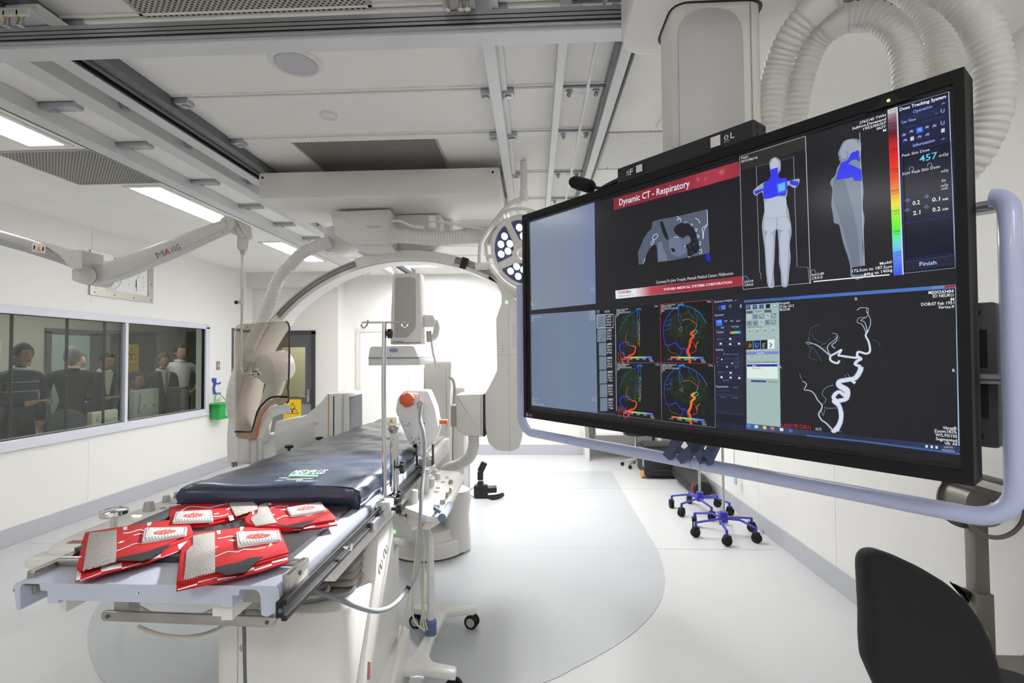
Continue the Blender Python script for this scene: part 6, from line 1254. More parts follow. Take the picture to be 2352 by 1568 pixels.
for k in range(3): p = aty(1153, 792 + k * 7, yc - .002); b.box((p.x, yc - .0022, p.z - .006), (p.x + .012, yc - .0017, p.z)); b.box((p.x + .02, yc - .0022, p.z - .004), (p.x + .024, yc - .0017, p.z))
b.build('label_print', GREYP, ra, smooth=0)
b = MB(); p0 = aty(1048, 953, 3.86); p1 = aty(1113, 953, 3.86); b.prism(rounded([pz(1046, 906, yc), pz(1111, 903, yc), pz(1111, 1003, yc), pz(1062, 1001, yc), pz(1048, 985, yc)], .02, 4), yc - .01, yc + .25, bevel=.02); b.build('tube_housing', EQ, ra)
b = MB(); b.prism([pz(1110, 905, yc), pz(1114, 905, yc), pz(1114, 1002, yc), pz(1110, 1002, yc)], yc - .005, yc + .24); b.build('housing_gap', BLACK, ra, smooth=0)
b = MB(); b.box((p0.x - .035, 3.80, p0.z - .08), (p0.x + .01, 3.95, p0.z + .08), .008); b.build('beam_port', GREYP, ra)
# left: detector arm
b = MB(); q = [(632, 968), (700, 955), (735, 925), (752, 903), (765, 905), (765, 1005), (740, 1012), (626, 1010)]
b.prism(rounded([pz(*p, 3.85) for p in q], .015, 4), 3.85, 4.1, bevel=.012); b.build('detector_arm', EQ, ra)
b = MB(); b.prism(rounded([pz(*p, 3.85) for p in ((600, 1000), (745, 1003), (790, 1010), (770, 1060), (560, 1060), (565, 1010))], .02, 4), 3.88, 4.15, bevel=.012); b.build('arm_base', EQ, ra)
yd = 3.80
b = MB(); d0, d1 = pz(753, 903, yd), pz(782, 1006, yd); b.box((d0[0], yd, d1[1]), (d1[0] + .01, yd + .36, d0[1]), .014); b.build('detector_box', EQW, ra)
b = MB(); b.box((d1[0] + .01, yd + .02, d1[1] + .01), (d1[0] + .05, yd + .36, d0[1] - .005), .008); b.build('detector_frame', EQW, ra)
b = MB(); b.box((d1[0] + .0495, yd + .045, d1[1] + .035), (d1[0] + .052, yd + .335, d0[1] - .03)); b.build('detector_face', mat('detector_face_grey', '6f7076', .5), ra, smooth=0)
b = MB(); b.box((d0[0] + .002, yd - .002, d1[1] + .004), (d0[0] + .008, yd + .002, d0[1] - .004)); b.build('amber_edge', mat('amber_edge', 'd8a84c', .5), ra, smooth=0)
b = MB(); b.box((d0[0] + .042, yd - .002, d1[1] + .02), (d0[0] + .050, yd + .002, d0[1] - .02)); b.build('dark_slot', BLACK, ra, smooth=0)
lb = MB(); V, Fs = txt('infinix', axes(aty(692, 985, 3.848), (1, 0, .25), (0, 0, 1)), .03, .14); lb.add(V, Fs); lb.build('arm_lettering', mat('lettering_lilac', '9a9cc4', .5), ra, smooth=0, fix=False)
# left: round joint and curved link
b = MB(); a_ = aty(602, 850, 3.72); c_3 = aty(660, 836, 3.9); b.tube([a_ + (c_3 - a_) * t for t in (0, .04, .12, .9, .97, 1)], [.09, .105, .118, .118, .108, .09], 32); b.build('round_joint', EQW, ra)
b = MB(); b.tube(catmull([aty(640, 852, 3.84), aty(632, 885, 3.84), aty(618, 925, 3.84), aty(606, 960, 3.85), aty(598, 1010, 3.86)], 8), [(.10 - .03 * min(1, i / 16), .06) for i in range(33)], 20); b.build('curved_link', EQW, ra)
# warning label plate at the top left of the link
b = MB(); q = aty(552, 742, 3.70); b.box(q + Vector((0, 0, -.05)), q + Vector((.10, .01, .0)), .003); b.build('label_plate', EQW, ra, smooth=0)
b = MB(); b.add([q + Vector((.04, -.001, -.04)), q + Vector((.068, -.001, -.04)), q + Vector((.054, -.001, -.012))], [(0, 1, 2)]); b.build('warning_triangle', mat('amber_print', 'e0a030', .5), ra, smooth=0, fix=False)
# hoses on the ring
t = thing('cable_hose', 'corrugated hose following the left side of the ring arm down to the floor', 'hose', aty(640, 720, 3.7), group='grey corrugated hoses')
b = MB(); b.hose([aty(x, y, d) for x, y, d in ((760, 555, 3.72), (725, 567, 3.72), (692, 583, 3.72), (668, 608, 3.72), (640, 640, 3.72), (620, 690, 3.72), (598, 745, 3.72), (570, 805, 3.72), (545, 865, 3.72), (534, 915, 3.74), (540, 960, 3.78), (556, 1000, 3.84))], .046, .016, .09, 22); b.build('hose_body', HOSE, t, smooth=60)
t = thing('cable_hose', 'corrugated hose running level from the support head to the surgical lamp', 'hose', aty(1000, 543, 3.66), group='grey corrugated hoses')
b = MB(); b.hose([aty(x, y, d) for x, y, d in ((897, 541, 3.62), (940, 542, 3.6), (1000, 547, 3.6), (1060, 544, 3.62), (1110, 543, 3.66), (1150, 552, 3.74), (1180, 580, 3.8))], .054, .020, .10, 22); b.build('hose_body', HOSE, t, smooth=60)

# ================================================================ FLOOR-STANDING C-ARM (frontal plane)
fa = thing('floor_c_arm', 'off-white floor-standing imaging arm with a tall detector head over the table', 'imaging arm', (-.85, 4.25, 0))
b = MB(); b.lathe([(.33, 0), (.33, .015), (.315, .02), (.315, .11), (.30, .125), (.27, .13), (.25, .17), (.25, .20)], Matrix.Translation((-.90, 4.30, 0)), 48); b.build('base_turntable', EQ, fa)
b = MB(); b.lathe([(.336, .0), (.336, .012), (.33, .014)], Matrix.Translation((-.90, 4.30, 0)), 48); b.build('base_skirt', DGREY, fa)
b = MB(); b.prism(rounded([(4.55, .1), (4.30, .1), (4.36, .6), (4.40, 1.2), (4.47, 1.58), (4.82, 1.60), (4.95, 1.2), (4.95, .3), (4.85, .1)], .04, 4), -.98, -.735, axis='x', bevel=.015); b.build('arm_column', EQ, fa)
b = MB(); b.prism(rounded([(4.55, .12), (4.48, .7), (4.55, 1.35), (4.85, 1.35), (4.95, .6), (4.9, .12)], .05, 4), -.735, -.63, axis='x', bevel=.02); b.build('side_cowl', EQW, fa)
b = MB(); b.box((-.965, 4.385, .9), (-.960, 4.40, 1.52)); b.box((-.770, 4.385, .9), (-.765, 4.40, 1.52)); b.build('column_groove', GREYP, fa, smooth=0)
# C-shaped arm below the table
def yz(px, py, x): v = atx(px, py, x); return (v.y, v.z)
b = MB(); b.prism(rounded([(3.78, .25), (3.78, .62), (4.36, .64), (4.36, .35), (4.15, .25)], [.05, .03, .05, .1, .1], 5), -1.14, -.93, axis='x', bevel=.015); b.build('tube_head', EQ, fa)
b = MB()
oc = []; ic = []
for k in range(13): a = math.radians(-80 + 80 * k / 12); oc.append((-1.02 + .30 * math.cos(a) , .56 + .34 * math.sin(a))); ic.append((-1.02 + .24 * math.cos(a), .56 + .27 * math.sin(a)))
b.prism(oc + ic[::-1], 3.80, 4.2, bevel=.008); b.build('tube_yoke', EQW, fa)
b = MB(); q = aty(905, 1221, 3.776); b.sphere(q, .013, u=14, v=10); b.build('green_lamp', emis('green_led', '58f070', 1.6), fa)
# detector head
ydd = 3.75
h0, h1 = pz(899, 628, ydd), pz(966, 790, ydd)
b = MB(); b.prism(rounded([(h0[0] + .01, h0[1]), (h1[0], h0[1] + .002), (h1[0] + .01, h1[1]), (h0[0] - .012, h1[1]), (h0[0] - .006, (h0[1] + h1[1]) / 2)], [.02, .02, .01, .01, .01], 4), ydd, ydd + .13, bevel=.014); b.build('detector_head', EQ, fa)
b = MB(); b.prism(rounded([(h0[0] + .03, h0[1] - .03), (h1[0] - .035, h0[1] - .03), (h1[0] - .035, h1[1] + .12), (h1[0] - .10, h1[1] + .05), (h0[0] + .02, h1[1] + .05)], [.02, .03, .03, .02, .02], 5), ydd - .006, ydd + .002, bevel=.004); b.build('head_panel', mat('head_panel_grey', 'b4b0ab', .45), fa)
lb = MB(); V, Fs = txt('TOSHIBA', axes(aty(902, 787, ydd - .002), (1, 0, 0), (0, 0, 1)), .014, .088, bold=.02); lb.add(V, Fs); lb.build('maker_name', mat('lettering_grey', '7d7b82', .5), fa, smooth=0, fix=False)
p0, p1, p2 = pz(848, 822, ydd), pz(965, 837, ydd), pz(955, 795, ydd)
b = MB(); b.prism(rounded([(p0[0], p0[1]), (p0[0] + .012, p2[1]), (p2[0] - .035, p2[1] + .004), (p1[0] - .01, p0[1])], [.004, .02, .02, .004], 4), ydd - .02, ydd + .42, bevel=.004); b.build('detector_upper', EQ, fa)
b = MB(); b.box((p0[0] - .002, ydd - .024, p0[1] - .003), (p1[0] - .005, ydd + .43, p0[1] + .004), .001); b.build('lavender_band', mat('band_lavender', '8f97c4', .4), fa, smooth=0)
b = MB(); b.box((p0[0], ydd - .02, p1[1] - .004), (p1[0] + .003, ydd + .44, p0[1] - .003), .006); b.build('detector_plate', EQW, fa)
b = MB(); q = aty(904, 804, ydd - .021); b.prism([(q.x + .033 * math.cos(a * PI / 12) * (1.0), q.z + .016 * math.sin(a * PI / 12)) for a in range(24)], ydd - .024, ydd - .018); b.build('blue_badge', mat('badge_blue', '8a96bc', .4), fa)
b = MB(); q = aty(904, 829, ydd - .021); b.lathe([(.016, 0), (.016, .003), (.004, .0032)], axes(q, (1, 0, 0), (0, 0, 1)), 20); b.build('round_button', EQ, fa)
# swivel joint, elbow hose and link rod on the right of the head
b = MB(); a_ = aty(970, 737, 3.84); c_3 = aty(998, 737, 3.88); b.tube([a_, a_.lerp(c_3, .1), a_.lerp(c_3, .85), c_3], [.035, .048, .048, .035], 24); b.build('swivel_joint', EQW, fa)
b = MB(); b.tube([aty(985, 760, 3.86), aty(986, 785, 3.86)], .022, 16); b.build('link_socket', GREYP, fa)
b = MB(); b.tube([aty(990, 780, 3.88), aty(995, 812, 3.95), aty(1002, 840, 4.1)], .010, 10); b.build('link_rod', EQW, fa)
b = MB(); b.hose([aty(998, 735, 3.9), aty(1003, 752, 3.92), aty(998, 772, 3.92), aty(985, 778, 3.9)], .026, .014, .1, 16); b.build('elbow_hose', HOSE, fa, smooth=60)
b = MB(); q = Vector((-.80, 4.6, 1.603)); b.box(q, q + Vector((.05, .05, .004))); b.build('orange_label', mat('label_orange_red', 'cc5a3c', .5), fa)
b = MB(); b.tube(catmull([aty(1030, 865, 4.3), aty(1040, 872, 4.3), aty(1044, 890, 4.3), aty(1045, 940, 4.3), aty(1040, 975, 4.3)], 6), .012, 10); b.build('side_loop', GREYP, fa)
t = thing('cable_hose', 'corrugated hose drooping from the tube housing to behind the white control panel', 'hose', aty(1080, 1050, 3.8), group='grey corrugated hoses')
b = MB(); b.hose([aty(x, y, d) for x, y, d in ((1088, 995, 3.8), (1087, 1025, 3.8), (1078, 1050, 3.85), (1055, 1066, 3.9), (1030, 1075, 4.0), (1015, 1090, 4.15), (1008, 1115, 4.3))], .042, .020, .09, 20); b.build('hose_body', HOSE, t, smooth=60)
b = MB(); b.lathe([(.10, 0), (.12, .02), (.10, .30), (.12, .42), (.11, .50), (.06, .53)], Matrix.Translation((-.66, 4.25, 0)), 28)
tag(b.build('cable_tower', EQ), 'low rounded white cable tower on the floor behind the control panel', 'cable tower')

# ================================================================ SURGICAL LAMP
ys = 3.50
lc = aty(1204, 580, ys)
nl = Vector((-.42, -.80, -.43)).normalized()
LM = axes(lc, nl.cross(Vector((0, 0, 1))) * -1, Vector((0, 0, 1)).cross(nl).cross(nl) * -1)
zx = nl; xx = Vector((0, 0, 1)).cross(zx).normalized(); yy = zx.cross(xx); LM = Matrix(((xx.x, yy.x, zx.x, lc.x), (xx.y, yy.y, zx.y, lc.y), (xx.z, yy.z, zx.z, lc.z), (0, 0, 0, 1)))
sl = thing('surgical_lamp', 'round surgical lamp with clusters of glowing white LEDs, half hidden by the large display', 'lamp', lc)
RL = .262
b = MB(); b.lathe([(RL * .6, -.09), (RL * .92, -.06), (RL * .99, -.03), (RL, 0), (RL * .985, .012), (RL * .9, .016), (RL * .89, .006)], LM, 56); b.build('lamp_head', EQ, sl)
BP = mat('lamp_panel_navy', '434e80', .25, coat=.5); LED = emis('surgical_led', 'ffffff', 9)
LR = mat('led_ring_clear', 'e8eaf0', .15, coat=.5)
for k in range(4):
    a0 = k * PI / 2 + .5; P = []
    for j in range(9): a = a0 - .06 + (j / 8) * 1.34; P.append((RL * .87 * math.cos(a), RL * .87 * math.sin(a)))
    for j in range(7): a = a0 + 1.15 - (j / 6) * .95; P.append((RL * (.34 + .05 * math.sin(j * 1.4)) * math.cos(a), RL * (.34 + .05 * math.sin(j * 1.4)) * math.sin(a)))
    b = MB(); b.prism(rounded(P, .012, 2), .0075, .0095, LM, axis='z'); b.build('navy_panel', BP, sl, smooth=0)
    for rr, da in ((.68, .22), (.69, .60), (.68, 1.0), (.45, .36), (.46, .84)):
        a = a0 + da; p = (RL * rr * math.cos(a), RL * rr * math.sin(a))
        b = MB(); b.lathe([(.027, .009), (.027, .013), (.024, .0135)], LM @ Matrix.Translation((*p, 0)), 22); o = b.build('led_bezel', LR, sl)
        b = MB(); b.lathe([(.0235, .0136), (.022, .0155), (.008, .016)], LM @ Matrix.Translation((*p, 0)), 20); b.build('led_lens', LED, o)
b = MB(); b.lathe([(.045, .01), (.043, .03), (.02, .05)], LM, 24); b.build('centre_handle', EQ, sl)
b = MB(); b.tube([LM @ Vector((RL * 1.16 * math.cos(math.radians(a)), RL * 1.16 * math.sin(math.radians(a)), .004)) for a in range(60, 301, 8)], .011, 12); b.build('grip_rail', EQ, sl)
for a in (70, 180, 290):
    a = math.radians(a); b = MB(); b.tube([LM @ Vector((RL * .95 * math.cos(a), RL * .95 * math.sin(a), -.01)), LM @ Vector((RL * 1.16 * math.cos(a), RL * 1.16 * math.sin(a), .004))], .012, 10); b.build('rail_strut', EQ, sl)
top = aty(1203, 408, ys); j1 = aty(1203, 452, ys)
b = MB(); b.tube([Vector((top.x, ys, 2.97)), j1 + Vector((0, 0, .02))], .024, 20); b.build('drop_tube', EQ, sl)
b = MB(); b.tube([aty(1203, 438, ys), aty(1203, 463, ys)], .028, 20); b.build('tube_collar', EQ, sl)
b = MB(); b.tube(catmull([aty(1203, 458, ys), aty(1180, 464, ys), aty(1158, 482, ys), aty(1135, 512, ys), aty(1112, 545, ys), aty(1104, 565, ys), aty(1102, 605, ys)], 8), .017, 16); b.build('yoke_arm', EQ, sl)
b = MB(); b.tube([aty(1092, 612, ys), aty(1128, 610, ys)], [.026, .024], 20); b.build('yoke_joint', EQ, sl)
b = MB(); b.tube(catmull([aty(1125, 612, ys), aty(1140, 630, ys), aty(1160, 650, ys), aty(1190, 668, ys), aty(1215, 675, ys)], 8), .018, 16); b.build('yoke_lower', EQ, sl)
l = bpy.data.lights.new('surgical_beam', 'SPOT'); l.energy = 620; l.spot_size = math.radians(30); l.spot_blend = .35; l.shadow_soft_size = .10
o = bpy.data.objects.new('surgical_beam', l); COL.objects.link(o); o.location = lc + nl * .06
tgt = Vector((-.66, 2.15, 1.05)); o.rotation_euler = (tgt - o.location).to_track_quat('-Z', 'Y').to_euler()
# thin jointed arm from the support head to the lamp
t = thing('jointed_arm', 'thin jointed arm running from the support head to the surgical lamp', 'arm', aty(985, 515, 3.55))
yj = 3.55
b = MB(); b.tube(catmull([aty(902, 508, 3.62), aty(922, 508, yj), aty(945, 519, yj), aty(975, 523, yj)], 6), .011, 12); b.build('arm_tube', EQ, t)
b = MB(); b.tube([aty(992, 524, yj), aty(992, 512, yj)], .030, 24); b.build('arm_hub', EQ, t); b = MB(); b.tube([aty(992, 510.5, yj), aty(992, 498, yj)], .030, 24); b.build('arm_hub', EQ, t)
b = MB(); b.tube([aty(1004, 508, yj), aty(1060, 517, yj), aty(1120, 527, yj), aty(1160, 530, yj)], .010, 12); b.build('arm_tube', EQ, t)

# ================================================================ FOLDING SUPPORT ARM AND HANGING SHIELD
ya = 2.75
ma = thing('shield_crane', 'long jointed ceiling arm with a sloping second section, holding the glass shield', 'arm', aty(215, 640, ya))
ARM = mat('arm_shell', 'd2cfca', .3, coat=.3); ARG = mat('arm_gloss', 'bdbbb9', .2, coat=.6)
b = MB(); b.tube([aty(-120, 515, 2.5), aty(0, 545, 2.6), aty(60, 562, 2.66), aty(130, 585, 2.7), aty(175, 603, 2.74)], [(.047, .04), (.047, .04), (.046, .04), (.043, .038), (.038, .034)], 28); b.build('upper_arm', ARG, ma)
q = aty(-120, 515, 2.5); b = MB(); b.cyl((q.x, q.y, q.z - .07), (q.x, q.y, ZC), .055, n=32); b.cyl((q.x, q.y, ZC - .05), (q.x, q.y, ZC), .13, n=36); b.build('ceiling_mount', ARM, ma)
b = MB(); b.prism(rounded([pz(112, 560, 2.7), pz(150, 568, 2.7), pz(185, 580, 2.7), pz(210, 578, 2.7), pz(210, 622, 2.7), pz(184, 620, 2.7), pz(160, 590, 2.7)], .01, 3), 2.64, 2.78); b.build('flared_bracket', ARM, ma)
b = MB(); c0 = aty(195, 635, ya); b.prism(rounded([pz(182, 620, ya), pz(215, 623, ya), pz(215, 655, ya), pz(205, 655, ya), pz(182, 646, ya)], .012, 4), 2.70, 2.84, bevel=.008); b.build('knuckle_block', ARM, ma)
e0, e1 = aty(222, 637, ya), aty(541, 521, ya + .05)
dd = (e1 - e0); nrm = Vector((-dd.z, 0, dd.x)).normalized()
L = dd.length; V2 = []
for t_, w_ in ((0, .048), (.06, .05), (.18, .048), (.3, .046), (.45, .043), (.6, .04), (.8, .037), (1, .03)): V2.append((t_, w_))
outl = [(e0 + dd * t_ + nrm * w_) for t_, w_ in V2] + [(e0 + dd * t_ - nrm * (w_ * (1.12 if .1 < t_ < .75 else .9))) for t_, w_ in V2[::-1]]
b = MB(); b.prism(rounded([(v.x, v.z) for v in outl], .02, 3), ya - .035, ya + .05, bevel=.012); b.build('lower_arm', ARM, ma)
b = MB(); b.cyl(e0 + Vector((0, -.06, 0)), e0 + Vector((0, .07, 0)), .049, n=36); b.build('pivot_cap', ARM, ma); 
b = MB(); b.tube([e0 + Vector((.0493 * math.cos(t * PI / 24), -.052, .0493 * math.sin(t * PI / 24))) for t in range(48)], .0012, 6, closed=True); b.build('pivot_ring', DGREY, ma)
b = MB(); b.cyl(e1 + Vector((-.005, -.075, 0)), e1 + Vector((-.005, .03, 0)), .043, n=36); b.build('elbow_cap', ARM, ma)
b = MB(); b.prism(rounded([pz(540, 505, ya), pz(562, 513, ya), pz(566, 545, ya), pz(550, 545, ya), pz(540, 530, ya)], .01, 4), ya, ya + .07, bevel=.008); b.build('elbow_block', ARM, ma)
MG = mat('lettering_dark_grey', '77777c', .5)
Ml = axes(aty(361, 594, ya - .0375), (e1 - e0), (0, 0, 1)); Ml = axes(aty(361, 594, ya - .037), (dd.x, 0, dd.z), (-dd.z, 0, dd.x))
b = MB(); V, Fs = txt('M', Ml, .035, .045); b.add(V, Fs); V, Fs = txt('VIG', Ml @ Matrix.Translation((.085, 0, 0)), .035, .06); b.add(V, Fs); b.build('arm_lettering', MG, ma, smooth=0, fix=False)
b = MB(); V, Fs = txt('A', Ml @ Matrix.Translation((.047, 0, 0)), .035, .036, bold=.015); b.add(V, Fs); V, Fs = txt('3', Ml @ Matrix.Translation((.395, -.003, 0)), .014, .010); b.add(V, Fs); b.build('red_lettering', mat('lettering_red', 'c84a3a', .5), ma, smooth=0, fix=False)
q = aty(75, 556, 2.615); b = MB(); Mq = axes(q, (1, .02, -.16), (.16, -.1, 1)); b.box((0, -.05, 0), (.075, 0, .001), M=Mq); b.build('sticker', EQW, ma, smooth=0)
b = MB(); b.add([(.024, -.044, .0015), (.052, -.044, .0015), (.038, -.012, .0015)], [(0, 1, 2)], Mq); b.build('sticker_triangle', mat('amber_print', 'e0a030', .5), ma, smooth=0, fix=False)
b = MB()
for x_ in (.012, .062): b.add([(x_ - .005, -.04, .0015), (x_ + .004, -.038, .0015), (x_ + .006, -.02, .0015), (x_, -.012, .0015), (x_ - .004, -.022, .0015)], [(0, 1, 2, 3, 4)], Mq)
b.build('sticker_symbol', SB, ma, smooth=0, fix=False)
# drop pole
pp = thing('shield_pole', 'thin steel pole with a hooked foot hanging from the folding arm', 'pole', aty(556, 600, 2.8))
yp = 2.80
b = MB(); x5 = aty(558, 555, yp); b.lathe([(.024, -.075), (.030, -.06), (.030, .0), (.028, .005)], Matrix.Translation((x5.x, yp, aty(558, 545, yp).z)), 24); b.build('pole_socket', ARM, pp)
b = MB(); b.lathe([(.009, -.055), (.011, -.05), (.024, 0)], Matrix.Translation((x5.x, yp, aty(558, 564, yp).z)), 24); b.build('cone_collar', STEEL, pp)
b = MB(); b.tube(catmull([aty(557, 580, yp), aty(556, 700, yp), aty(554, 800, yp), aty(553, 840, yp), aty(557, 854, yp), aty(568, 858, yp), aty(584, 858, yp), aty(590, 858, 2.865)], 8), .0068, 12); b.build('pole_tube', STEEL, pp)
b = MB(); q = aty(556, 693, yp); b.lathe([(.010, -.014), (.012, -.012), (.012, .012), (.010, .014)], Matrix.Translation(q), 18); b.cyl(q, q + Vector((-.03, -.008, -.002)), .007); b.build('pole_clamp', STEEL, pp)
b = MB(); b.cyl(q + Vector((-.02, -.006, -.002)), q + Vector((-.036, -.01, -.004)), .010, n=14); b.build('clamp_knob', BLACK, pp)
# shield
sh = thing('radiation_shield', 'tinted transparent shield with a curved cut-out and white drapes beside the table', 'shield', aty(600, 870, 2.9))
def cp_(x, y): return (450 + x / 3.92, 700 + y / 3.92)
def sy(px): return 2.86 + (px - 541) / 125 * .12
def sq(x, y, dy=0): px, py = cp_(x, y); v = aty(px, py, sy(px) + dy); return v
G = glass('shield_glass', (.80, .77, .72), ior=1.5, alpha=.04)
outer = [(352, 210), (362, 190), (380, 172), (800, 145), (825, 152), (840, 185), (838, 600), (832, 830), (700, 828), (640, 860), (590, 910), (550, 990), (525, 1080), (500, 1142), (362, 1140), (352, 1120)]
b = MB(); V = [sq(x, y) for x, y in outer]; V2 = [v + Vector((0, .012, 0)) for v in V]; n = len(V)
b.add(V + V2, [tuple(range(n)), tuple(range(2 * n - 1, n - 1, -1))]); b.build('shield_pane', G, sh, smooth=0)
b = MB(); b.tube([sq(x, y, .006) for x, y in ((810, 148), (832, 165), (842, 200), (840, 500), (836, 700), (825, 742), (834, 780), (832, 870), (815, 885))], .0055, 8); b.build('red_edge', mat('edge_dark_red', '5a2a2a', .3), sh)
b = MB(); b.tube([sq(x, y, .006) for x, y in ((352, 1140), (352, 700), (354, 300), (356, 215), (368, 190), (395, 172))], .003, 8); b.build('clear_edge', mat('edge_clear', 'e4e4e0', .15, coat=.6), sh)
b = MB(); b.tube(catmull([sq(x, y, -.004) for x, y in ((358, 1150), (370, 1140), (490, 1145), (515, 1110), (530, 1050), (560, 950), (620, 875), (690, 830), (825, 828))], 5), .006, 8); b.build('black_edge', BLACK, sh)
AM = mat('amber_acrylic', 'a89478', .25, coat=.5)
band = [(362, 1150), (500, 1150), (520, 1110), (545, 1010), (590, 930), (650, 870), (710, 838), (828, 838), (820, 870), (790, 890), (710, 895), (660, 915), (610, 965), (575, 1040), (553, 1120), (545, 1180), (515, 1218), (395, 1195), (360, 1185)]
b = MB(); V = [sq(x, y, -.012) for x, y in band]; n = len(V); b.add(V + [v + Vector((0, .007, 0)) for v in V], [tuple(range(n)), tuple(range(2 * n - 1, n - 1, -1))] + [(k, k + n, (k + 1) % n + n, (k + 1) % n) for k in range(n)]); b.build('clamp_strip', AM, sh, smooth=0)
b = MB(); b.tube(catmull([sq(x, y, -.014) for x, y in ((515, 1218), (545, 1185), (555, 1115), (580, 1035), (612, 968), (655, 918))], 5), .0045, 8); b.build('orange_edge', mat('edge_orange', 'd8622a', .3, coat=.5), sh)
for x, y in ((660, 865), (735, 838), (590, 935), (440, 1165), (800, 845), (530, 1130), (380, 1160)):
    b = MB(); b.sphere(sq(x, y, -.016), .0045, u=10, v=6); b.build('rivet', STEEL, sh)
DR = mat('drape_white', 'd9d8d4', .6, bump=.5, bscale=35)
arcp = [(520, 1200), (560, 1120), (590, 1040), (640, 960), (700, 915), (790, 900), (835, 905)]
inn_ = [(600, 1200), (625, 1130), (650, 1070), (690, 1010), (740, 985), (800, 975), (848, 972)]
for k in range(6):
    P = [sq(*arcp[k], -.002), sq(*arcp[k + 1], -.002), sq(*inn_[k + 1], -.03), sq(*inn_[k], -.03)]; c_ = sum(P, Vector()) / 4
    P = [c_ + (p - c_) * 1.06 for p in P]
    b = MB(); b.add(P + [p + Vector((0, .012, 0)) for p in P], [(0, 1, 2, 3), (7, 6, 5, 4), (0, 4, 5, 1), (1, 5, 6, 2), (2, 6, 7, 3), (3, 7, 4, 0)]); b.build('drape_flap', DR, sh, smooth=0)
for x0_, x1_, yb_, zz in ((372, 478, 1430, 0), (475, 545, 1445, .012), (538, 600, 1465, .022)):
    V = []; Fs = []; nn = 8
    for j in range(nn + 1):
        for i in range(5): u = i / 4; v = j / nn; V.append(sq(x0_ + (x1_ - x0_) * u + 12 * v, 1185 + (yb_ - 1185) * v, -.004 + zz + .006 * math.sin(u * 5 + v * 3)))
    for j in range(nn):
        for i in range(4): a = j * 5 + i; Fs.append((a, a + 1, a + 6, a + 5))
    b = MB(); b.add(V, Fs); o = b.build('hanging_drape', DR, sh, smooth=80, fix=False); md = o.modifiers.new('th', 'SOLIDIFY'); md.thickness = .004
b = MB(); q = sq(548, 618, -.03); b.lathe([(.010, 0), (.022, .004), (.024, .012), (.020, .018)], axes(q, (1, 0, 0), (0, 0, 1)), 20); b.cyl(q, q + Vector((0, .03, 0)), .010); b.build('hub', CHROME, sh)
for k in range(5):
    a = k * 2 * PI / 5; b = MB(); b.cyl(q + Vector((.022 * math.cos(a), -.018, .022 * math.sin(a))), q + Vector((.022 * math.cos(a), .006, .022 * math.sin(a))), .008, n=12); b.build('hub_lobe', CHROME, sh)
# low shield on the table side
ts = thing('table_shield', 'small grey translucent lead flap with two black knobs on the far left table edge', 'shield', (-1.42, 3.0, 1.05))
def tx(px, py): return atx(px, py, -1.44)
P = [tx(636, 1044), tx(652, 997), tx(735, 970), tx(725, 1018)]
P[1] += Vector((-.05, 0, 0)); P[2] += Vector((-.05, 0, 0))
b = MB(); b.add(P + [p + Vector((-.008, 0, 0)) for p in P], [(0, 1, 2, 3), (7, 6, 5, 4), (0, 4, 5, 1), (1, 5, 6, 2), (2, 6, 7, 3), (3, 7, 4, 0)]); b.build('shield_panel', mat('lead_flap_grey', 'b7bdbb', .35, coat=.4), ts, smooth=0)
b = MB(); b.box((-1.43, 2.7, 1.0), (-1.38, 3.35, 1.055), .006); b.build('mount_bar', EQW, ts)
for px, py in ((652, 1030), (723, 1010)):
    q = tx(px, py) + Vector((.03, 0, 0)); b = MB(); b.lathe([(.008, -.03), (.008, 0), (.024, .005), (.024, .018), (.016, .022)], Matrix.Translation(q), 14); b.build('clamp_knob', BLACK, ts)

# ================================================================ INJECTOR ON STAND
yi = 2.72
ij = thing('contrast_injector', 'white contrast injector with orange knobs on a wheeled stand in front of the control panel', 'injector', (-.57, 2.72, 0))
hp = [(912, 914), (931, 894), (984, 896), (1000, 935), (1008, 980), (998, 1016), (984, 1024), (948, 1030), (934, 1010), (907, 945)]
b = MB(); b.prism(rounded([pz(*p, yi) for p in hp], .012, 3), yi, yi + .10, bevel=.018); b.build('injector_head', mat('injector_white', 'eceae7', .25, coat=.4), ij)
b = MB(); b.prism(rounded([pz(*p, yi) for p in ((918, 916), (933, 902), (962, 903), (966, 930), (960, 1000), (945, 1018), (936, 1002), (914, 948))], .01, 3), yi - .012, yi + .005, bevel=.005); b.build('front_cover', MATS['injector_white'], ij)
OR = mat('knob_orange', 'de5f2a', .35, coat=.3)
q = aty(937, 917, yi - .012); V = []
for j in range(36): a = j / 36 * 2 * PI; rr = .040 - .006 * max(0, math.cos(3 * a + .5)) ** 6; V.append((rr * math.cos(a), rr * math.sin(a)))
b = MB(); b.prism(V, 0, .034, axes(q, (1, 0, 0), (0, 0, 1)), axis='z', bevel=.007); b.build('orange_knob', OR, ij)
b = MB(); q = aty(996, 968, yi + .05); b.cyl(q, q + Vector((.012, 0, 0)), .034, n=24); b.tube([q, q + Vector((.035, -.005, 0))], .014, 12); b.box(q + Vector((.028, -.018, -.012)), q + Vector((.078, .012, .012)), .006); b.build('orange_lever', OR, ij)
b = MB(); q = aty(966, 925, yi); b.tube([q, q + Vector((0, -.03, 0))], .012, 14); b.tube([q + Vector((0, -.025, .002)), q + Vector((-.001, -.03, -.03))], .010, 14); b.build('cable_connector', STEEL, ij)
lb = MB(); V, Fs = txt('LF-INJECT', axes(aty(926, 979, yi - .0125), (1, 0, -.05), (0, 0, 1)), .011, .045); lb.add(V, Fs); lb.build('head_lettering', MG, ij, smooth=0, fix=False)
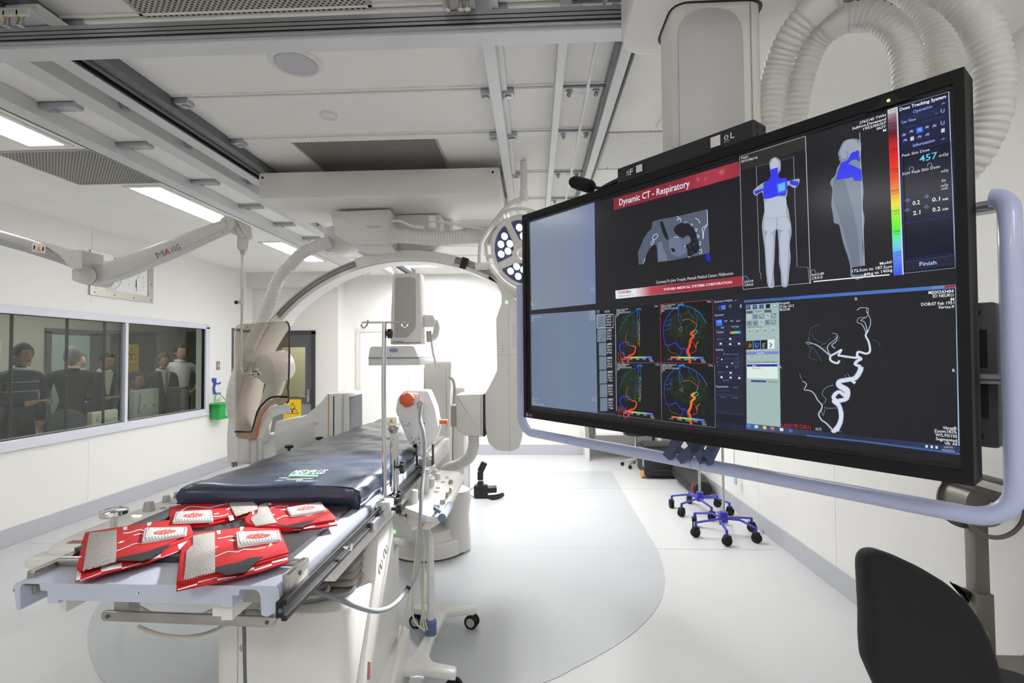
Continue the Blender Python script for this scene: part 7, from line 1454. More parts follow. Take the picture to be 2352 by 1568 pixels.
for px, py in ((924, 969), (941, 971), (947, 1005), (963, 1007), (950, 1015), (965, 1017), (975, 972)):
    b = MB(); q = aty(px, py, yi - .001); b.cyl(q + Vector((0, .01, 0)), q + Vector((0, -.013, 0)), .003, n=10); b.build('screw', DGREY, ij)
b = MB(); q = aty(954, 1022, yi); b.tube([q + Vector((0, .03, .0)), q + Vector((0, -.006, -.004))], .011, 14); b.build('nozzle', BLACKM, ij)
for px in (957, 994):
    b = MB(); b.tube([aty(px, 1020, yi + .04), aty(px + 1, 1072, yi + .04)], .006, 12); b.build('guide_rod', DGREY, ij)
b = MB(); b.tube([aty(972, 1020, yi + .05), aty(968, 1040, yi + .03), aty(985, 1050, yi + .05)], [.035, .028, .012], 14); b.build('syringe_seat', EQW, ij)
c_4 = aty(977, 1070, yi + .04)
b = MB(); b.lathe([(.050, 0), (.056, .006), (.056, .022), (.048, .026)], Matrix.Translation(c_4 - Vector((0, 0, .016))) @ Matrix.Diagonal((1.05, .7, 1, 1)), 8); b.build('chrome_ring', CHROME, ij)
b = MB(); b.lathe([(.036, .026), (.034, .055)], Matrix.Translation(c_4 - Vector((0, 0, .016))) @ Matrix.Diagonal((1.05, .7, 1, 1)), 16); b.build('ring_insert', GREYP, ij)
b = MB(); b.tube(catmull([c_4 - Vector((0, 0, .02)), c_4 - Vector((0, 0, .2)), aty(968, 1195, 2.80), aty(982, 1222, 2.76), aty(988, 1262, yi + .03), aty(989, 1480, yi + .03)], 8), .0195, 20); b.build('stand_column', EQW, ij)
bx, by = aty(989, 1470, yi + .03).x, yi + .03
b = MB(); b.lathe([(.033, .12), (.033, .19), (.024, .20)], Matrix.Translation((bx, by, 0)), 24); b.build('blue_collar', mat('collar_blue', '5c6f9a', .4), ij)
yb1, yf1 = 3.02, 2.46
b = MB(); sp2 = [(bx - .022, by + .03), (bx - .05, yb1 - .03), (-.735, yb1 - .0), (-.735, yb1 + .05), (bx, yb1 + .055), (-.36, yb1 + .05), (-.36, yb1), (bx + .045, yb1 - .04), (bx + .022, by - .03), (bx + .03, yf1 + .10), (bx + .06, yf1 + .045), (-.385, yf1 + .01), (-.385, yf1 - .05), (bx, yf1 - .015), (-.715, yf1 - .05), (-.715, yf1 + .01), (bx - .09, yf1 + .045), (bx - .05, yf1 + .10)]
b.prism(rounded(sp2, .022, 4), .085, .122, axis='z', bevel=.008); b.build('stand_base', EQW, ij)
for x, y in ((-.715, yb1 + .02), (-.385, yb1 + .02), (-.40, yf1 - .02), (-.70, yf1 - .02)):
    b = MB(); b.cyl((x - .007, y - .022, .040), (x - .002, y - .005, .040), .040, n=28); b.cyl((x + .002, y + .005, .040), (x + .007, y + .022, .040), .040, n=28); w_ = b.build('caster_wheel', RUB, ij)
    b = MB(); b.cyl((x - .008, y - .024, .040), (x + .008, y + .024, .040), .026, n=20); b.cyl((x, y, .04), (x, y, .09), .012); b.build('wheel_hub', GREYP, w_)
t = thing('injector_cable', 'grey cable from the injector, looping past the pole to the table pedestal', 'cable', aty(935, 1350, 2.3))
b = MB(); cc = catmull([aty(967, 932, 2.68), aty(965, 960, 2.66), aty(972, 990, 2.62), aty(975, 1030, 2.60), aty(973, 1080, 2.58), aty(968, 1140, 2.5), aty(965, 1210, 2.44), aty(964, 1270, 2.40), aty(955, 1320, 2.35), aty(935, 1355, 2.30), aty(905, 1388, 2.12), aty(872, 1402, 1.97), aty(840, 1399, 1.88), aty(800, 1385, 1.88), aty(760, 1368, 1.93), aty(722, 1358, 1.98), aty(690, 1356, 2.0)], 8)
b.tube(cc, .0095, 12); b.build('cable_strand', mat('injector_grey_cable', '9da3a6', .4), t)
b = MB(); b.tube([aty(940, 1346, 2.31), aty(933, 1358, 2.30)], .0115, 12); b.build('cable_band', BLACK, t)
t = thing('hanging_cord', 'bundle of cream cords hung in long loops from the injector stand', 'cord', aty(965, 1300, 2.70))
CR = mat('cream_cord', 'd6d2be', .5)
for P in ([(958, 1232, 2.68), (955, 1300, 2.66), (948, 1380, 2.64), (950, 1420, 2.64), (965, 1441, 2.66), (976, 1446, 2.70)], [(968, 1240, 2.70), (966, 1300, 2.70), (972, 1370, 2.70), (971, 1425, 2.69), (975, 1445, 2.70)], [(960, 1240, 2.66), (966, 1330, 2.68), (970, 1400, 2.68), (966, 1435, 2.68), (975, 1450, 2.70)], [(975, 1235, 2.70), (973, 1330, 2.70), (974, 1410, 2.72), (982, 1446, 2.72)]):
    b = MB(); b.tube(catmull([aty(*p) for p in P], 6), .0048, 8); b.build('cord_loop', CR, t)
t = thing('hanging_cord', 'single cream cord slanting from the injector stand down to the front wheel', 'cord', aty(920, 1450, 2.5))
b = MB(); b.tube(catmull([aty(*p) for p in ((957, 1228, 2.66), (950, 1310, 2.62), (936, 1390, 2.56), (922, 1455, 2.5), (905, 1530, 2.42), (890, 1600, 2.34))], 6), .0050, 8); b.build('cord_strand', CR, t)
# ================================================================ ITEMS ON THE LEFT WALL
XW_ = XL
r = thing('wall_clock_panel', 'stainless framed wall clock with two dials, behind the folding arm', 'clock', (XL, 5.42, 2.5))
b = MB(); cy0, cy1, cz0, cz1 = 4.99, 5.85, 2.28, 2.745
f_ = .075
for a, c in (((cy0, cz0), (cy1, cz0 + f_)), ((cy0, cz1 - f_), (cy1, cz1)), ((cy0, cz0 + f_), (cy0 + f_, cz1 - f_)), ((cy1 - f_, cz0 + f_), (cy1, cz1 - f_))): b.box((XL, a[0], a[1]), (XL + .02, c[0], c[1]))
b.build('steel_frame', STEEL, r, smooth=0)
b = MB(); b.box((XL, cy0 + f_, cz0 + f_), (XL + .008, cy1 - f_, cz1 - f_)); b.build('dial_plate', mat('dial_white', 'e2e4e2', .4), r, smooth=0)
for k, cyk in enumerate((5.245, 5.60)):
    MC = axes((XL + .0085, cyk, 2.512), (0, 1, 0), (0, 0, 1)); b = MB()
    if k == 0: b.tube([MC @ Vector((.145 * math.cos(t * PI / 24), .145 * math.sin(t * PI / 24), .001)) for t in range(48)], .0022, 6, closed=True)
    for h in range(12):
        a = PI / 2 - h * PI / 6; V, Fs = txt(('12' if h == 0 else str(h)) if k else ('60' if h == 0 else str(h * 5)), MC @ Matrix.Translation((.115 * math.cos(a), .115 * math.sin(a) - .011, .001)), .022, None, 'CENTER'); b.add(V, Fs)
    b.build('dial_print', mat('dial_grey', '8a8e90', .5), r, smooth=0, fix=False)
    b = MB(); b.M = MC
    for ang, L_, w2 in (((265, .075, .008), (275, .11, .006), (60, .10, .002)) if k else ((180, .05, .003), (170, .09, .002))):
        a = math.radians(ang); b.box((-.01, -w2 / 2, .002), (L_, w2 / 2, .003), M=Matrix.Rotation(a, 4, 'Z'))
    b.build('clock_hand', BLACK if k else mat('hand_red', 'c84040', .5), r, smooth=0)
for y, z in ((cy0 + .05, cz0 + .03), (cy0 + .3, cz0 + .03), (cy0 + .56, cz0 + .03), (cy1 - .04, cz0 + .03), (cy0 + .05, cz1 - .03), (cy0 + .3, cz1 - .03), (cy1 - .03, 2.5)):
    b = MB(); b.cyl((XL + .02, y, z), (XL + .024, y, z), .008, n=12); b.build('frame_screw', ALUD, r)
r = thing('wall_switch', 'small grey switch plate on the left wall beside the cupboard door', 'switch', (XL, 7.13, 1.5))
b = MB(); b.box((XL, 7.09, 1.445), (XL + .008, 7.17, 1.57), .002); b.build('switch_plate', mat('switch_steel', '9a9898', .4, metal=.4), r, smooth=0)
b = MB(); b.box((XL + .008, 7.12, 1.495), (XL + .013, 7.14, 1.52), .001); b.build('switch_rocker', EQW, r, smooth=0)
r = thing('wall_hook', 'bright blue curved plastic holder on the left wall above the green bucket', 'hook', (XL, 7.05, 1.2))
b = MB(); q = lambda dy, dz: Vector((XL + .02, 7.0 + dy, 1.10 + dz))
b.tube(catmull([q(.03, .21), q(.05, .16), q(.12, .145), q(.16, .16)], 6), .013, 8); b.tube(catmull([q(.06, .16), q(.03, .12), q(.02, .07), q(.05, .01), q(.15, .005)], 6), .014, 8); b.box((XL, 6.995, 1.27), (XL + .03, 7.06, 1.33), .006); b.build('hook_body', mat('holder_blue', '2b49b8', .4), r)
b = MB(); b.box((XL, 7.05, 1.0), (XL + .02, 7.19, 1.29), .006); b.build('back_plate', WALL, r)
r = thing('wall_bucket', 'small green bucket with a handle hanging on the left wall', 'bucket', (XL + .1, 7.05, .86))
GB_ = mat('bucket_green', '23a04a', .4)
b = MB(); b.prism(rounded([(XL + .012, 6.93), (XL + .17, 6.93), (XL + .17, 7.17), (XL + .012, 7.17)], .04, 4), .75, .95, axis='z', bevel=.004); b.build('bucket_body', GB_, r)
b = MB(); b.prism(rounded([(XL + .003, 6.90), (XL + .19, 6.90), (XL + .19, 7.21), (XL + .003, 7.21)], .05, 4), .95, .975, axis='z', bevel=.004); b.build('bucket_rim', GB_, r)
b = MB(); b.tube(catmull([(XL + .1, 6.92, .965), (XL + .09, 6.94, 1.06), (XL + .08, 7.02, 1.11), (XL + .09, 7.12, 1.05), (XL + .1, 7.19, .97)], 6), .006, 8); b.build('bucket_handle', mat('bucket_handle_green', '4ab068', .4), r)
b = MB(); b.box((XL + .1705, 7.05, .79), (XL + .172, 7.15, .90)); b.build('bucket_label', mat('bucket_label', 'a8d4b4', .5), r, smooth=0)

# ================================================================ PEOPLE IN THE CONTROL ROOM
def person(label, x, y, h=1.76, face=0, coat='2b2d33', shirt='d8d8d8', hair='2a2420', tie=None, arms='down', lean=0, seated=False, skin='b98a72', head_turn=0, hair_style='short', stripes=None, group=None, back=False):
    """one continuous body grown over a jointed skeleton; local frame: +x faces the viewer's room"""
    r = thing('person', label, 'person', (x, y, 0), face, group)
    s = h / 1.76; dz = -.31 if seated else 0
    J = {}; E = []; Rr = {}
    def j(n, p, rad): J[n] = Vector(p) * s + Vector((0, 0, dz if n[0] != 'f' else 0)); Rr[n] = rad if isinstance(rad, tuple) else (rad, rad)
    L = lean
    j('pelvis', (0, 0, .95), (.115, .15)); j('waist', (.01 + L * .1, 0, 1.10), (.105, .14)); j('chest', (.02 + L * .3, 0, 1.30), (.12, .17)); j('neckb', (.01 + L * .5, 0, 1.47), (.06, .075)); j('neck', (.02 + L * .6, 0, 1.53), (.05, .05))
    for sd, sg in (('l', 1), ('r', -1)):
        j(sd + 'sh', (.01 + L * .45, sg * .185, 1.42), .062)
        if arms == 'down': e_, w_, hd = (.0, sg * .25, 1.14), (.05, sg * .26, .90), (.07, sg * .25, .80)
        elif arms == 'front': e_, w_, hd = (.05 + L * .3, sg * .26, 1.13), (.26, sg * .13, 1.10), (.33, sg * .06, 1.13)
        elif arms == 'hip': e_, w_, hd = (-.02, sg * .38, 1.20), (.06, sg * .22, 1.02), (.09, sg * .17, 1.0)
        j(sd + 'el', e_, .046); j(sd + 'wr', w_, .030); j(sd + 'pm', hd, (.034, .018))
        if seated: j(sd + 'hip', (.03, sg * .10, .93), .09); j(sd + 'kn', (.44, sg * .11, .90), .065); j('f' + sd + 'an', (.45, sg * .11, .08), .045); j('f' + sd + 'to', (.60, sg * .12, .04), .035)
        else: j(sd + 'hip', (.0, sg * .10, .88), .088); j(sd + 'kn', (.015, sg * .105, .48), .062); j('f' + sd + 'an', (-.01, sg * .11, .08), .042); j('f' + sd + 'to', (.13, sg * .125, .04), .036)
        E += [('chest', sd + 'sh'), (sd + 'sh', sd + 'el'), (sd + 'el', sd + 'wr'), (sd + 'wr', sd + 'pm'), ('pelvis', sd + 'hip'), (sd + 'hip', sd + 'kn'), (sd + 'kn', 'f' + sd + 'an'), ('f' + sd + 'an', 'f' + sd + 'to')]
        pd = (J[sd + 'pm'] - J[sd + 'wr']).normalized(); side = Vector((0, 1, 0)) if abs(pd.y) < .7 else Vector((1, 0, 0))
        for fi in range(4):
            o = side * ((fi - 1.5) * .016 * s); L_ = (.05, .058, .054, .042)[fi] * s
            n1, n2 = sd + 'f%da' % fi, sd + 'f%db' % fi
            J[n1] = J[sd + 'pm'] + o + pd * .03 * s; Rr[n1] = (.0085, .0085); J[n2] = J[n1] + (pd + Vector((.25, -sg * .2, -.25))).normalized() * L_; Rr[n2] = (.007, .007); E += [(sd + 'pm', n1), (n1, n2)]
        n1 = sd + 'th'; J[n1] = J[sd + 'wr'].lerp(J[sd + 'pm'], .6) + Vector((.02, -sg * .045, .01)) * s; Rr[n1] = (.009, .009); E.append((sd + 'pm', n1))
    E += [('pelvis', 'waist'), ('waist', 'chest'), ('chest', 'neckb'), ('neckb', 'neck')]
    names = list(J); me = bpy.data.meshes.new('b'); me.from_pydata([J[n] for n in names], [(names.index(a), names.index(c)) for a, c in E], [])
    ob = bpy.data.objects.new('b', me); COL.objects.link(ob); sk = ob.modifiers.new('s', 'SKIN'); sk.use_smooth_shade = True; ob.modifiers.new('u', 'SUBSURF').levels = 1
    for i, n in enumerate(names): v = me.skin_vertices[0].data[i]; v.radius = Vector(Rr[n]) * s; v.use_root = (n == 'pelvis')
    dg = bpy.context.evaluated_depsgraph_get(); m2 = bpy.data.meshes.new_from_object(ob.evaluated_get(dg)); bpy.data.objects.remove(ob)
    bm = bmesh.new(); bm.from_mesh(m2); bpy.data.meshes.remove(m2)
    hz = (J['neck'].z + .10 * s); hc = Vector((J['neck'].x + .02 + .08 * L, 0, hz))
    HM = Matrix.Translation(hc) @ Matrix.Rotation(head_turn, 4, 'Z') @ Matrix.Rotation(min(.6, L * 1.3), 4, 'Y') @ Matrix.Diagonal((s, s, s, 1))
    # head with brow, nose, mouth, chin and ears
    b = MB(); b.bm.free(); b.bm = bm; nf = len(bm.faces); bm.faces.ensure_lookup_table()
    for f in bm.faces:
        c = f.calc_center_median(); hand = any((c - J[k + 'pm']).length < .085 * s for k in 'lr') or c.z > J['neckb'].z + .045 * s
        f.material_index = 1 if hand else (3 if c.z < J['pelvis'].z and not seated else 0); f.smooth = True
    V = []; Fs = []; nu, nv = 20, 14
    for iv in range(nv + 1):
        a = PI * iv / nv; z = math.cos(a)
        for iu in range(nu):
            t = 2 * PI * iu / nu; rx, ry = .098 * math.sin(a), .076 * math.sin(a)
            x_ = rx * math.cos(t); y_ = ry * math.sin(t); zz = .122 * z
            if z < -.1: x_ *= 1 - .22 * (-z); y_ *= 1 - .38 * (-z) ** 1.2; x_ += .012 * (-z)
            if abs(math.sin(t)) < .36 and math.cos(t) > 0:
                if -.30 < z < .05: x_ += .022 * (1 - abs(z + .18) / .25) * (1 - abs(math.sin(t)) / .36) if abs(z + .18) < .25 else 0
                if .05 < z < .25: x_ += .004
            V.append((x_, y_, zz))
    for iv in range(nv):
        for iu in range(nu): Fs.append((iv * nu + iu, (iv + 1) * nu + iu, (iv + 1) * nu + (iu + 1) % nu, iv * nu + (iu + 1) % nu))
    b.mi = 1; fs = b.add(V, Fs, HM)
    for f in fs: f.smooth = True
    for sg in (-1, 1): b.sphere((0, 0, 0), .022, (.75, .35, 1.25), HM @ Matrix.Translation((-.005, sg * .077, -.012)), 10, 8)
    b.mi = 2
    for sg in (-1, 1): b.sphere((0, 0, 0), .0085, (.6, 1.4, .8), HM @ Matrix.Translation((.088, sg * .030, .005)), 8, 6); b.box((.088, sg * .030 - .016, .022), (.096, sg * .030 + .016, .027), M=HM)
    b.box((.084, -.020, -.068), (.0915, .020, -.062), M=HM)
    sk_m = mat('skin_' + skin, skin, .55); o = b.build('body', [mat('cloth_' + coat, coat, .8), sk_m, mat('feature_dark', '3a2c28', .7), mat('trouser_dark', '26262c', .8)], r, smooth=0, local=True, fix=True)
    for p in o.data.polygons: p.use_smooth = True
    # hair
    b = MB(); V = []; Fs = []; nu, nv = 22, 9
    for iv in range(nv + 1):
        for iu in range(nu):
            t = 2 * PI * iu / nu; lim = .34 * PI if math.cos(t) > .55 else (.52 * PI if math.cos(t) > -.1 else .66 * PI); a = lim * iv / nv
            k = 1.10 + .03 * math.sin(7 * t + iv); V.append((.098 * k * math.sin(a) * math.cos(t) - .004, .078 * k * math.sin(a) * math.sin(t), .122 * (1.07 + .02 * math.sin(5 * t)) * math.cos(a) + .003))
    for iv in range(nv):
        for iu in range(nu): Fs.append((iv * nu + iu, (iv + 1) * nu + iu, (iv + 1) * nu + (iu + 1) % nu, iv * nu + (iu + 1) % nu))
    b.add(V, Fs, HM); b.build('hair', mat('hair_' + hair, hair, .8, bump=.8, bscale=120), r, smooth=80, local=True)
    # collar / shirt front / tie
    nb = J['neckb']; b = MB(); b.tube([(nb.x + .060 * math.cos(a * PI / 10) + .008, .066 * math.sin(a * PI / 10), nb.z + .018 * s + .012 * (-math.cos(a * PI / 10))) for a in range(20)], (.018), 8, closed=True); b.build('collar', mat('shirt_' + shirt, shirt, .7), r, local=True)
    if not back and coat != shirt and not stripes:
        cx_ = J['chest'].x + .118 * s
        b = MB(); b.prism([(-.062, nb.z), (.062, nb.z), (.012, nb.z - .30), (-.012, nb.z - .30)], 0, .03, Matrix(((0, 1, 0, cx_ - .028 + (.0)), (1, 0, 0, 0), (0, 0, 1, 0), (0, 0, 0, 1))), axis='y', bevel=.004); b.build('shirt_front', MATS['shirt_' + shirt], r, local=True)
        if tie:
            b = MB(); b.prism([(-.016, nb.z), (.016, nb.z), (.010, nb.z - .03), (.026, nb.z - .34), (0, nb.z - .38), (-.026, nb.z - .34), (-.010, nb.z - .03)], 0, .012, Matrix(((0, 1, 0, cx_ + .003), (1, 0, 0, 0), (0, 0, 1, 0), (0, 0, 0, 1))), axis='y', bevel=.002); b.build('tie', mat('tie_' + tie, tie, .6, var=.5, vscale=60), r, local=True)
    if stripes:
        b = MB()
        for z in (1.34, 1.24, 1.12):
            pts = [((.02 + L * .3 + .127 * math.cos(a)) , .172 * math.sin(a), z) for a in [t * PI / 12 for t in range(-6, 7)]]
            b.tube([Vector(p) * s for p in pts], .0035, 6)
        b.build('jumper_stripe', mat('stripe_pale', 'b8bcc4', .7), r, local=True)
    return r
person('person in a dark striped jumper and white collar holding a phone, leftmost behind the glass', -5.75, 5.38, 1.80, -.15, coat='2c3246', shirt='c8cdd8', hair='2a2526', arms='front', stripes=1, lean=.06)
person('person with dark hair mostly hidden between two others behind the glass', -6.35, 5.95, 1.68, .1, coat='343640', hair='2c2624')
person('person with grey hair seen from behind in a dark suit, inside the control room', -5.75, 6.05, 1.78, 2.4, coat='22242c', shirt='d8d4cc', hair='8a8682', back=True)
person('person with a pale face peering from the doorway at the back of the control room', -7.15, 7.62, 1.72, -.2, coat='c9c6c0', shirt='d9d6d0', hair='6a5c50', skin='cfa890')
person('person in a dark suit with head bowed, reading, left of the window mullion', -5.9, 6.62, 1.72, -.3, coat='24262c', shirt='b9b6b0', hair='221d1c', arms='front', lean=.16)
person('person seated behind the large grey computer, face turned to the glass', -5.8, 7.12, 1.74, -.25, coat='3a3836', shirt='6a6664', hair='2c2522', arms='front', seated=True)
person('person in a dark suit and patterned tie standing in the right pane of the window', -5.8, 7.62, 1.70, -.4, coat='26252a', shirt='c6c4c4', hair='4a4038', tie='8a8468', lean=.03)
person('person in a white shirt with hands on hips, behind the one wearing a tie', -6.15, 8.50, 1.86, -.5, coat='cfcdd0', shirt='cfcdd0', hair='2c2624', arms='hip')
# control room furniture
r = thing('control_desk', 'grey desk under the observation window, inside the control room', 'desk', (-5.2, 5.6, 0))
b = MB(); b.box((-5.42, 3.4, .70), (-4.80, 7.9, .74), .004); b.build('desk_top', mat('desk_grey', '8d8c88', .5), r, smooth=0)
for y in (3.5, 5.6, 7.8):
    b = MB(); b.box((-5.38, y - .02, 0), (-4.85, y + .02, .70)); b.build('desk_leg', mat('desk_leg_grey', '6a6a68', .5), r, smooth=0)
CRM = mat('computer_cream', 'd4d2c0', .5)
def vdu(label, x, y, w, h, rz, z=.74, m=CRM):
    r = thing('computer_monitor', label, 'monitor', (x, y, z), rz, 'computer monitors on the control desk')
    b = MB(); b.box((-.03, -w / 2, .10), (.03, w / 2, .10 + h), .012); b.build('monitor_shell', m, r, local=True)
    b = MB(); b.prism(rounded([(-w * .36, .16), (w * .36, .16), (w * .3, .10 + h * .85), (-w * .3, .10 + h * .85)], .02, 3), 0, .03, Matrix(((0, 1, 0, .03), (1, 0, 0, 0), (0, 0, 1, 0), (0, 0, 0, 1))), axis='y', bevel=.006); b.build('rear_bulge', m, r, local=True)
    b = MB(); b.box((-.02, -.05, .02), (.02, .05, .12), .004); b.box((-.1, -.13, 0), (.1, .13, .02), .004); b.build('monitor_stand', m, r, smooth=0, local=True)
    b = MB()
    for k in (-.10, .10): b.prism([(k - .02, .10 + h * .35), (k + .02, .10 + h * .38), (k + .012, .10 + h * .46)], 0, .002, Matrix(((0, 1, 0, .062), (1, 0, 0, 0), (0, 0, 1, 0), (0, 0, 0, 1))), axis='y')
    b.build('cable_port', DGREY, r, smooth=0, local=True)
vdu('small cream computer monitor low in the left pane of the observation window', -5.05, 5.72, .42, .17, .12)
vdu('large grey computer monitor seen from behind, right of the window mullion', -5.25, 6.60, .56, .36, .15, m=mat('computer_grey', 'a9a9a4', .5))
r = thing('computer_tower', 'dark slatted equipment tower below the patterned tie, right of the large grey computer', 'computer', (-5.1, 7.10, .74))
b = MB(); b.box((-5.25, 7.0, .74), (-5.05, 7.2, 1.20), .006); b.build('tower_case', DGREY, r, smooth=0)
b = MB()
for k in range(13): b.box((-5.049, 7.015, .78 + k * .031), (-5.043, 7.185, .795 + k * .031))
b.build('tower_grille', mat('grille_pale', 'a6a49e', .5), r, smooth=0)
r = thing('office_chair', 'rounded dark office chair back inside the control room, left pane', 'chair', (-5.08, 5.75, 0), PI)
b = MB(); b.prism(rounded([(-.24, .55), (.24, .55), (.26, .9), (.12, 1.02), (-.12, 1.02), (-.26, .9)], .1, 5), .0, .07, Matrix(((0, 1, 0, .42), (1, 0, 0, 0), (0, 0, 1, 0), (0, 0, 0, 1))), axis='y', bevel=.02); b.build('backrest', mat('chair_fabric_grey', '55565c', .9), r, local=True)
b = MB(); b.box((-.05, -.24, .44), (.44, .24, .51), .03); b.build('seat', MATS['chair_fabric_grey'], r, local=True)
b = MB(); b.cyl((.2, 0, .08), (.2, 0, .44), .03); b.build('gas_lift', BLACK, r, local=True)
for k in range(5): a = k * 2 * PI / 5; b = MB(); b.tube([(.2, 0, .10), (.2 + .28 * math.cos(a), .28 * math.sin(a), .05)], .02, 8); b.sphere((.2 + .28 * math.cos(a), .28 * math.sin(a), .027), .026, u=10, v=8); b.build('base_arm', BLACK, r, local=True)

# ================================================================ FLOOR ITEMS ON THE RIGHT
def iv_stand(label, x, y, ph, h=2.0):
    r = thing('iv_stand', label, 'stand', (x, y, 0), ph, 'drip stands with blue bases')
    b = MB(); b.cyl((0, 0, .16), (0, 0, h), .0125, n=16); b.build('pole_tube', STEEL, r, local=True)
    b = MB(); b.lathe([(.036, .11), (.034, .20), (.022, .205)], None, 20); b.build('base_hub', BLUE, r, local=True)
    b = MB(); b.tube([(-.12, 0, h - .02), (0, 0, h), (.12, 0, h - .02)], .005, 8); b.build('top_hook', STEEL, r, local=True)
    for k in range(6):
        a = k * PI / 3; d = Vector((math.cos(a), math.sin(a), 0)); e = Vector((-d.y, d.x, 0)) * .035
        b = MB(); P = [Vector((0, 0, .145)) + d * .02, d * .13 + e * (1 if k % 2 else -1) + Vector((0, 0, .15)), d * .28 + Vector((0, 0, .125))]
        b.tube(P, [(.014, .011), (.013, .010), (.012, .009)], 8); b.cyl(d * .28 + Vector((0, 0, .128)), d * .28 + Vector((0, 0, .085)), .012); b.build('base_arm', BLUE, r, local=True)
        b = MB(); c = d * .285; ax = Vector((-d.y, d.x, 0)) if k % 2 else Vector((math.cos(a + .5), math.sin(a + .5), 0))
        b.cyl(c - ax * .018 + Vector((0, 0, .04)), c - ax * .006 + Vector((0, 0, .04)), .040, n=22); b.cyl(c + ax * .006 + Vector((0, 0, .04)), c + ax * .018 + Vector((0, 0, .04)), .040, n=22)
        hd = Vector((-ax.y, ax.x, 0)); b.prism(rounded([(-.03, .05), (.035, .05), (.03, .088), (-.02, .09)], .01, 3), -.022, .022, Matrix(((hd.x, ax.x, 0, c.x), (hd.y, ax.y, 0, c.y), (0, 0, 1, 0), (0, 0, 0, 1))), bevel=.004); w_ = b.build('caster', RUB, r, local=True)
    return r
iv_stand('drip stand with a blue wheeled base, nearer the camera and closer to the wall', 1.69, 4.66, .25, 2.05)
iv_stand('drip stand with a blue wheeled base, partly behind its nearer twin', 1.69, 5.32, .6, 2.05)
t = thing('hanging_cord', 'thin green cord with a pale blue tag hanging by the right wall', 'cord', (2.02, 4.9, .9))
b = MB(); q = [atx(1686, y, 2.0) for y in (1020, 1060, 1096)]; b.tube(catmull(q, 5), .003, 6); b.build('cord_strand', mat('cord_green', '5a8a5c', .5), t)
b = MB(); q = atx(1689, 1102, 2.0); b.box(q + Vector((-.006, -.03, -.04)), q + Vector((.006, .03, .03)), .004); b.build('cord_tag', mat('tag_blue', '9ac0dc', .5), t)

BAG = mat('bag_black_nylon', '17171a', .6, bump=.3, bscale=120)
r = thing('equipment_case', 'black rolling camera case on the floor by the right wall, farther of two bags', 'bag', (1.66, 6.9, 0))
b = MB(); b.box((1.42, 6.66, .03), (1.95, 7.18, .40), .04); b.build('case_body', BAG, r)
b = MB(); b.box((1.45, 6.7, .385), (1.9, 7.1, .43), .02); b.build('case_lid', BAG, r)
b = MB(); b.tube([(1.52, 6.65, .12), (1.78, 6.65, .12)], .012, 8); b.build('case_strap', mat('strap_shiny_black', '222226', .3), r)
b = MB(); b.cyl((1.39, 6.75, .05), (1.42, 6.75, .05), .05, n=18); b.build('case_wheel', mat('wheel_tan', 'c0904c', .5), r)
b = MB(); b.box((1.415, 6.7, .15), (1.42, 6.78, .30)); b.build('case_label', mat('label_silver', '8a8a8c', .4), r, smooth=0)
r = thing('soft_bag', 'long soft black bag with red trim lying on the floor against the right wall', 'bag', (1.85, 6.2, 0))
b = MB(); b.tube(catmull([(1.82, 6.6, .14), (1.84, 6.45, .15), (1.87, 6.2, .13), (1.88, 5.95, .11), (1.88, 5.8, .09)], 6), [(.06 + .07 * math.sin(min(1, i / 8) * PI / 2) - .03 * max(0, (i - 16) / 8), .06 + .06 * math.sin(min(1, i / 8) * PI / 2) - .02 * max(0, (i - 16) / 8)) for i in range(25)], 20); b.build('bag_body', BAG, r)
b = MB(); b.tube([(1.88 + .105 * math.cos(a * PI / 10), 5.86 + .01 * math.sin(a * 2), .095 + .09 * math.sin(a * PI / 10)) for a in range(1, 19)], .011, 8); b.build('red_trim', mat('trim_red', 'cc2830', .5), r)
b = MB(); b.tube(catmull([(1.80, 6.5, .27), (1.86, 6.35, .33), (1.92, 6.2, .30), (1.9, 6.12, .26)], 6), (.022), 8); b.build('bag_handle', BAG, r)
r = thing('dslr_camera', 'black camera with a flash unit and neck strap standing on the grey floor area', 'camera', (-.61, 5.78, 0))
b = MB(); b.box((-.70, 5.74, .0), (-.54, 5.84, .15), .02); b.build('camera_body', BLACKM, r)
b = MB(); b.box((-.66, 5.74, .14), (-.59, 5.83, .19), .015); b.build('viewfinder_hump', BLACKM, r)
b = MB(); b.tube([(-.56, 5.80, .09), (-.45, 5.83, .09)], .042, 24); b.build('lens', BLACK, r)
b = MB(); b.cbox((-.625, 5.78, .255), (.065, .06, .10), .01); b.build('flash_base', BLACKM, r)
b = MB(); b.cbox((0, 0, 0), (.075, .07, .11), .01, M=Matrix.Translation((-.60, 5.77, .355)) @ Matrix.Rotation(.45, 4, 'Y')); b.build('flash_head', BLACKM, r)
b = MB(); b.tube(catmull([(-.69, 5.76, .13), (-.75, 5.74, .09), (-.74, 5.73, .05), (-.69, 5.74, .02)], 5), .006, 6); b.build('strap_loop', mat('strap_tan', '8a8478', .6), r)
b = MB(); b.tube(catmull([(-.56, 5.74, .03), (-.48, 5.68, .02), (-.40, 5.70, .03), (-.36, 5.74, .05), (-.37, 5.80, .04), (-.45, 5.80, .02), (-.54, 5.77, .02)], 5), (.004, .016), 8); b.build('neck_strap', mat('strap_black_red', '2a1414', .6), r)
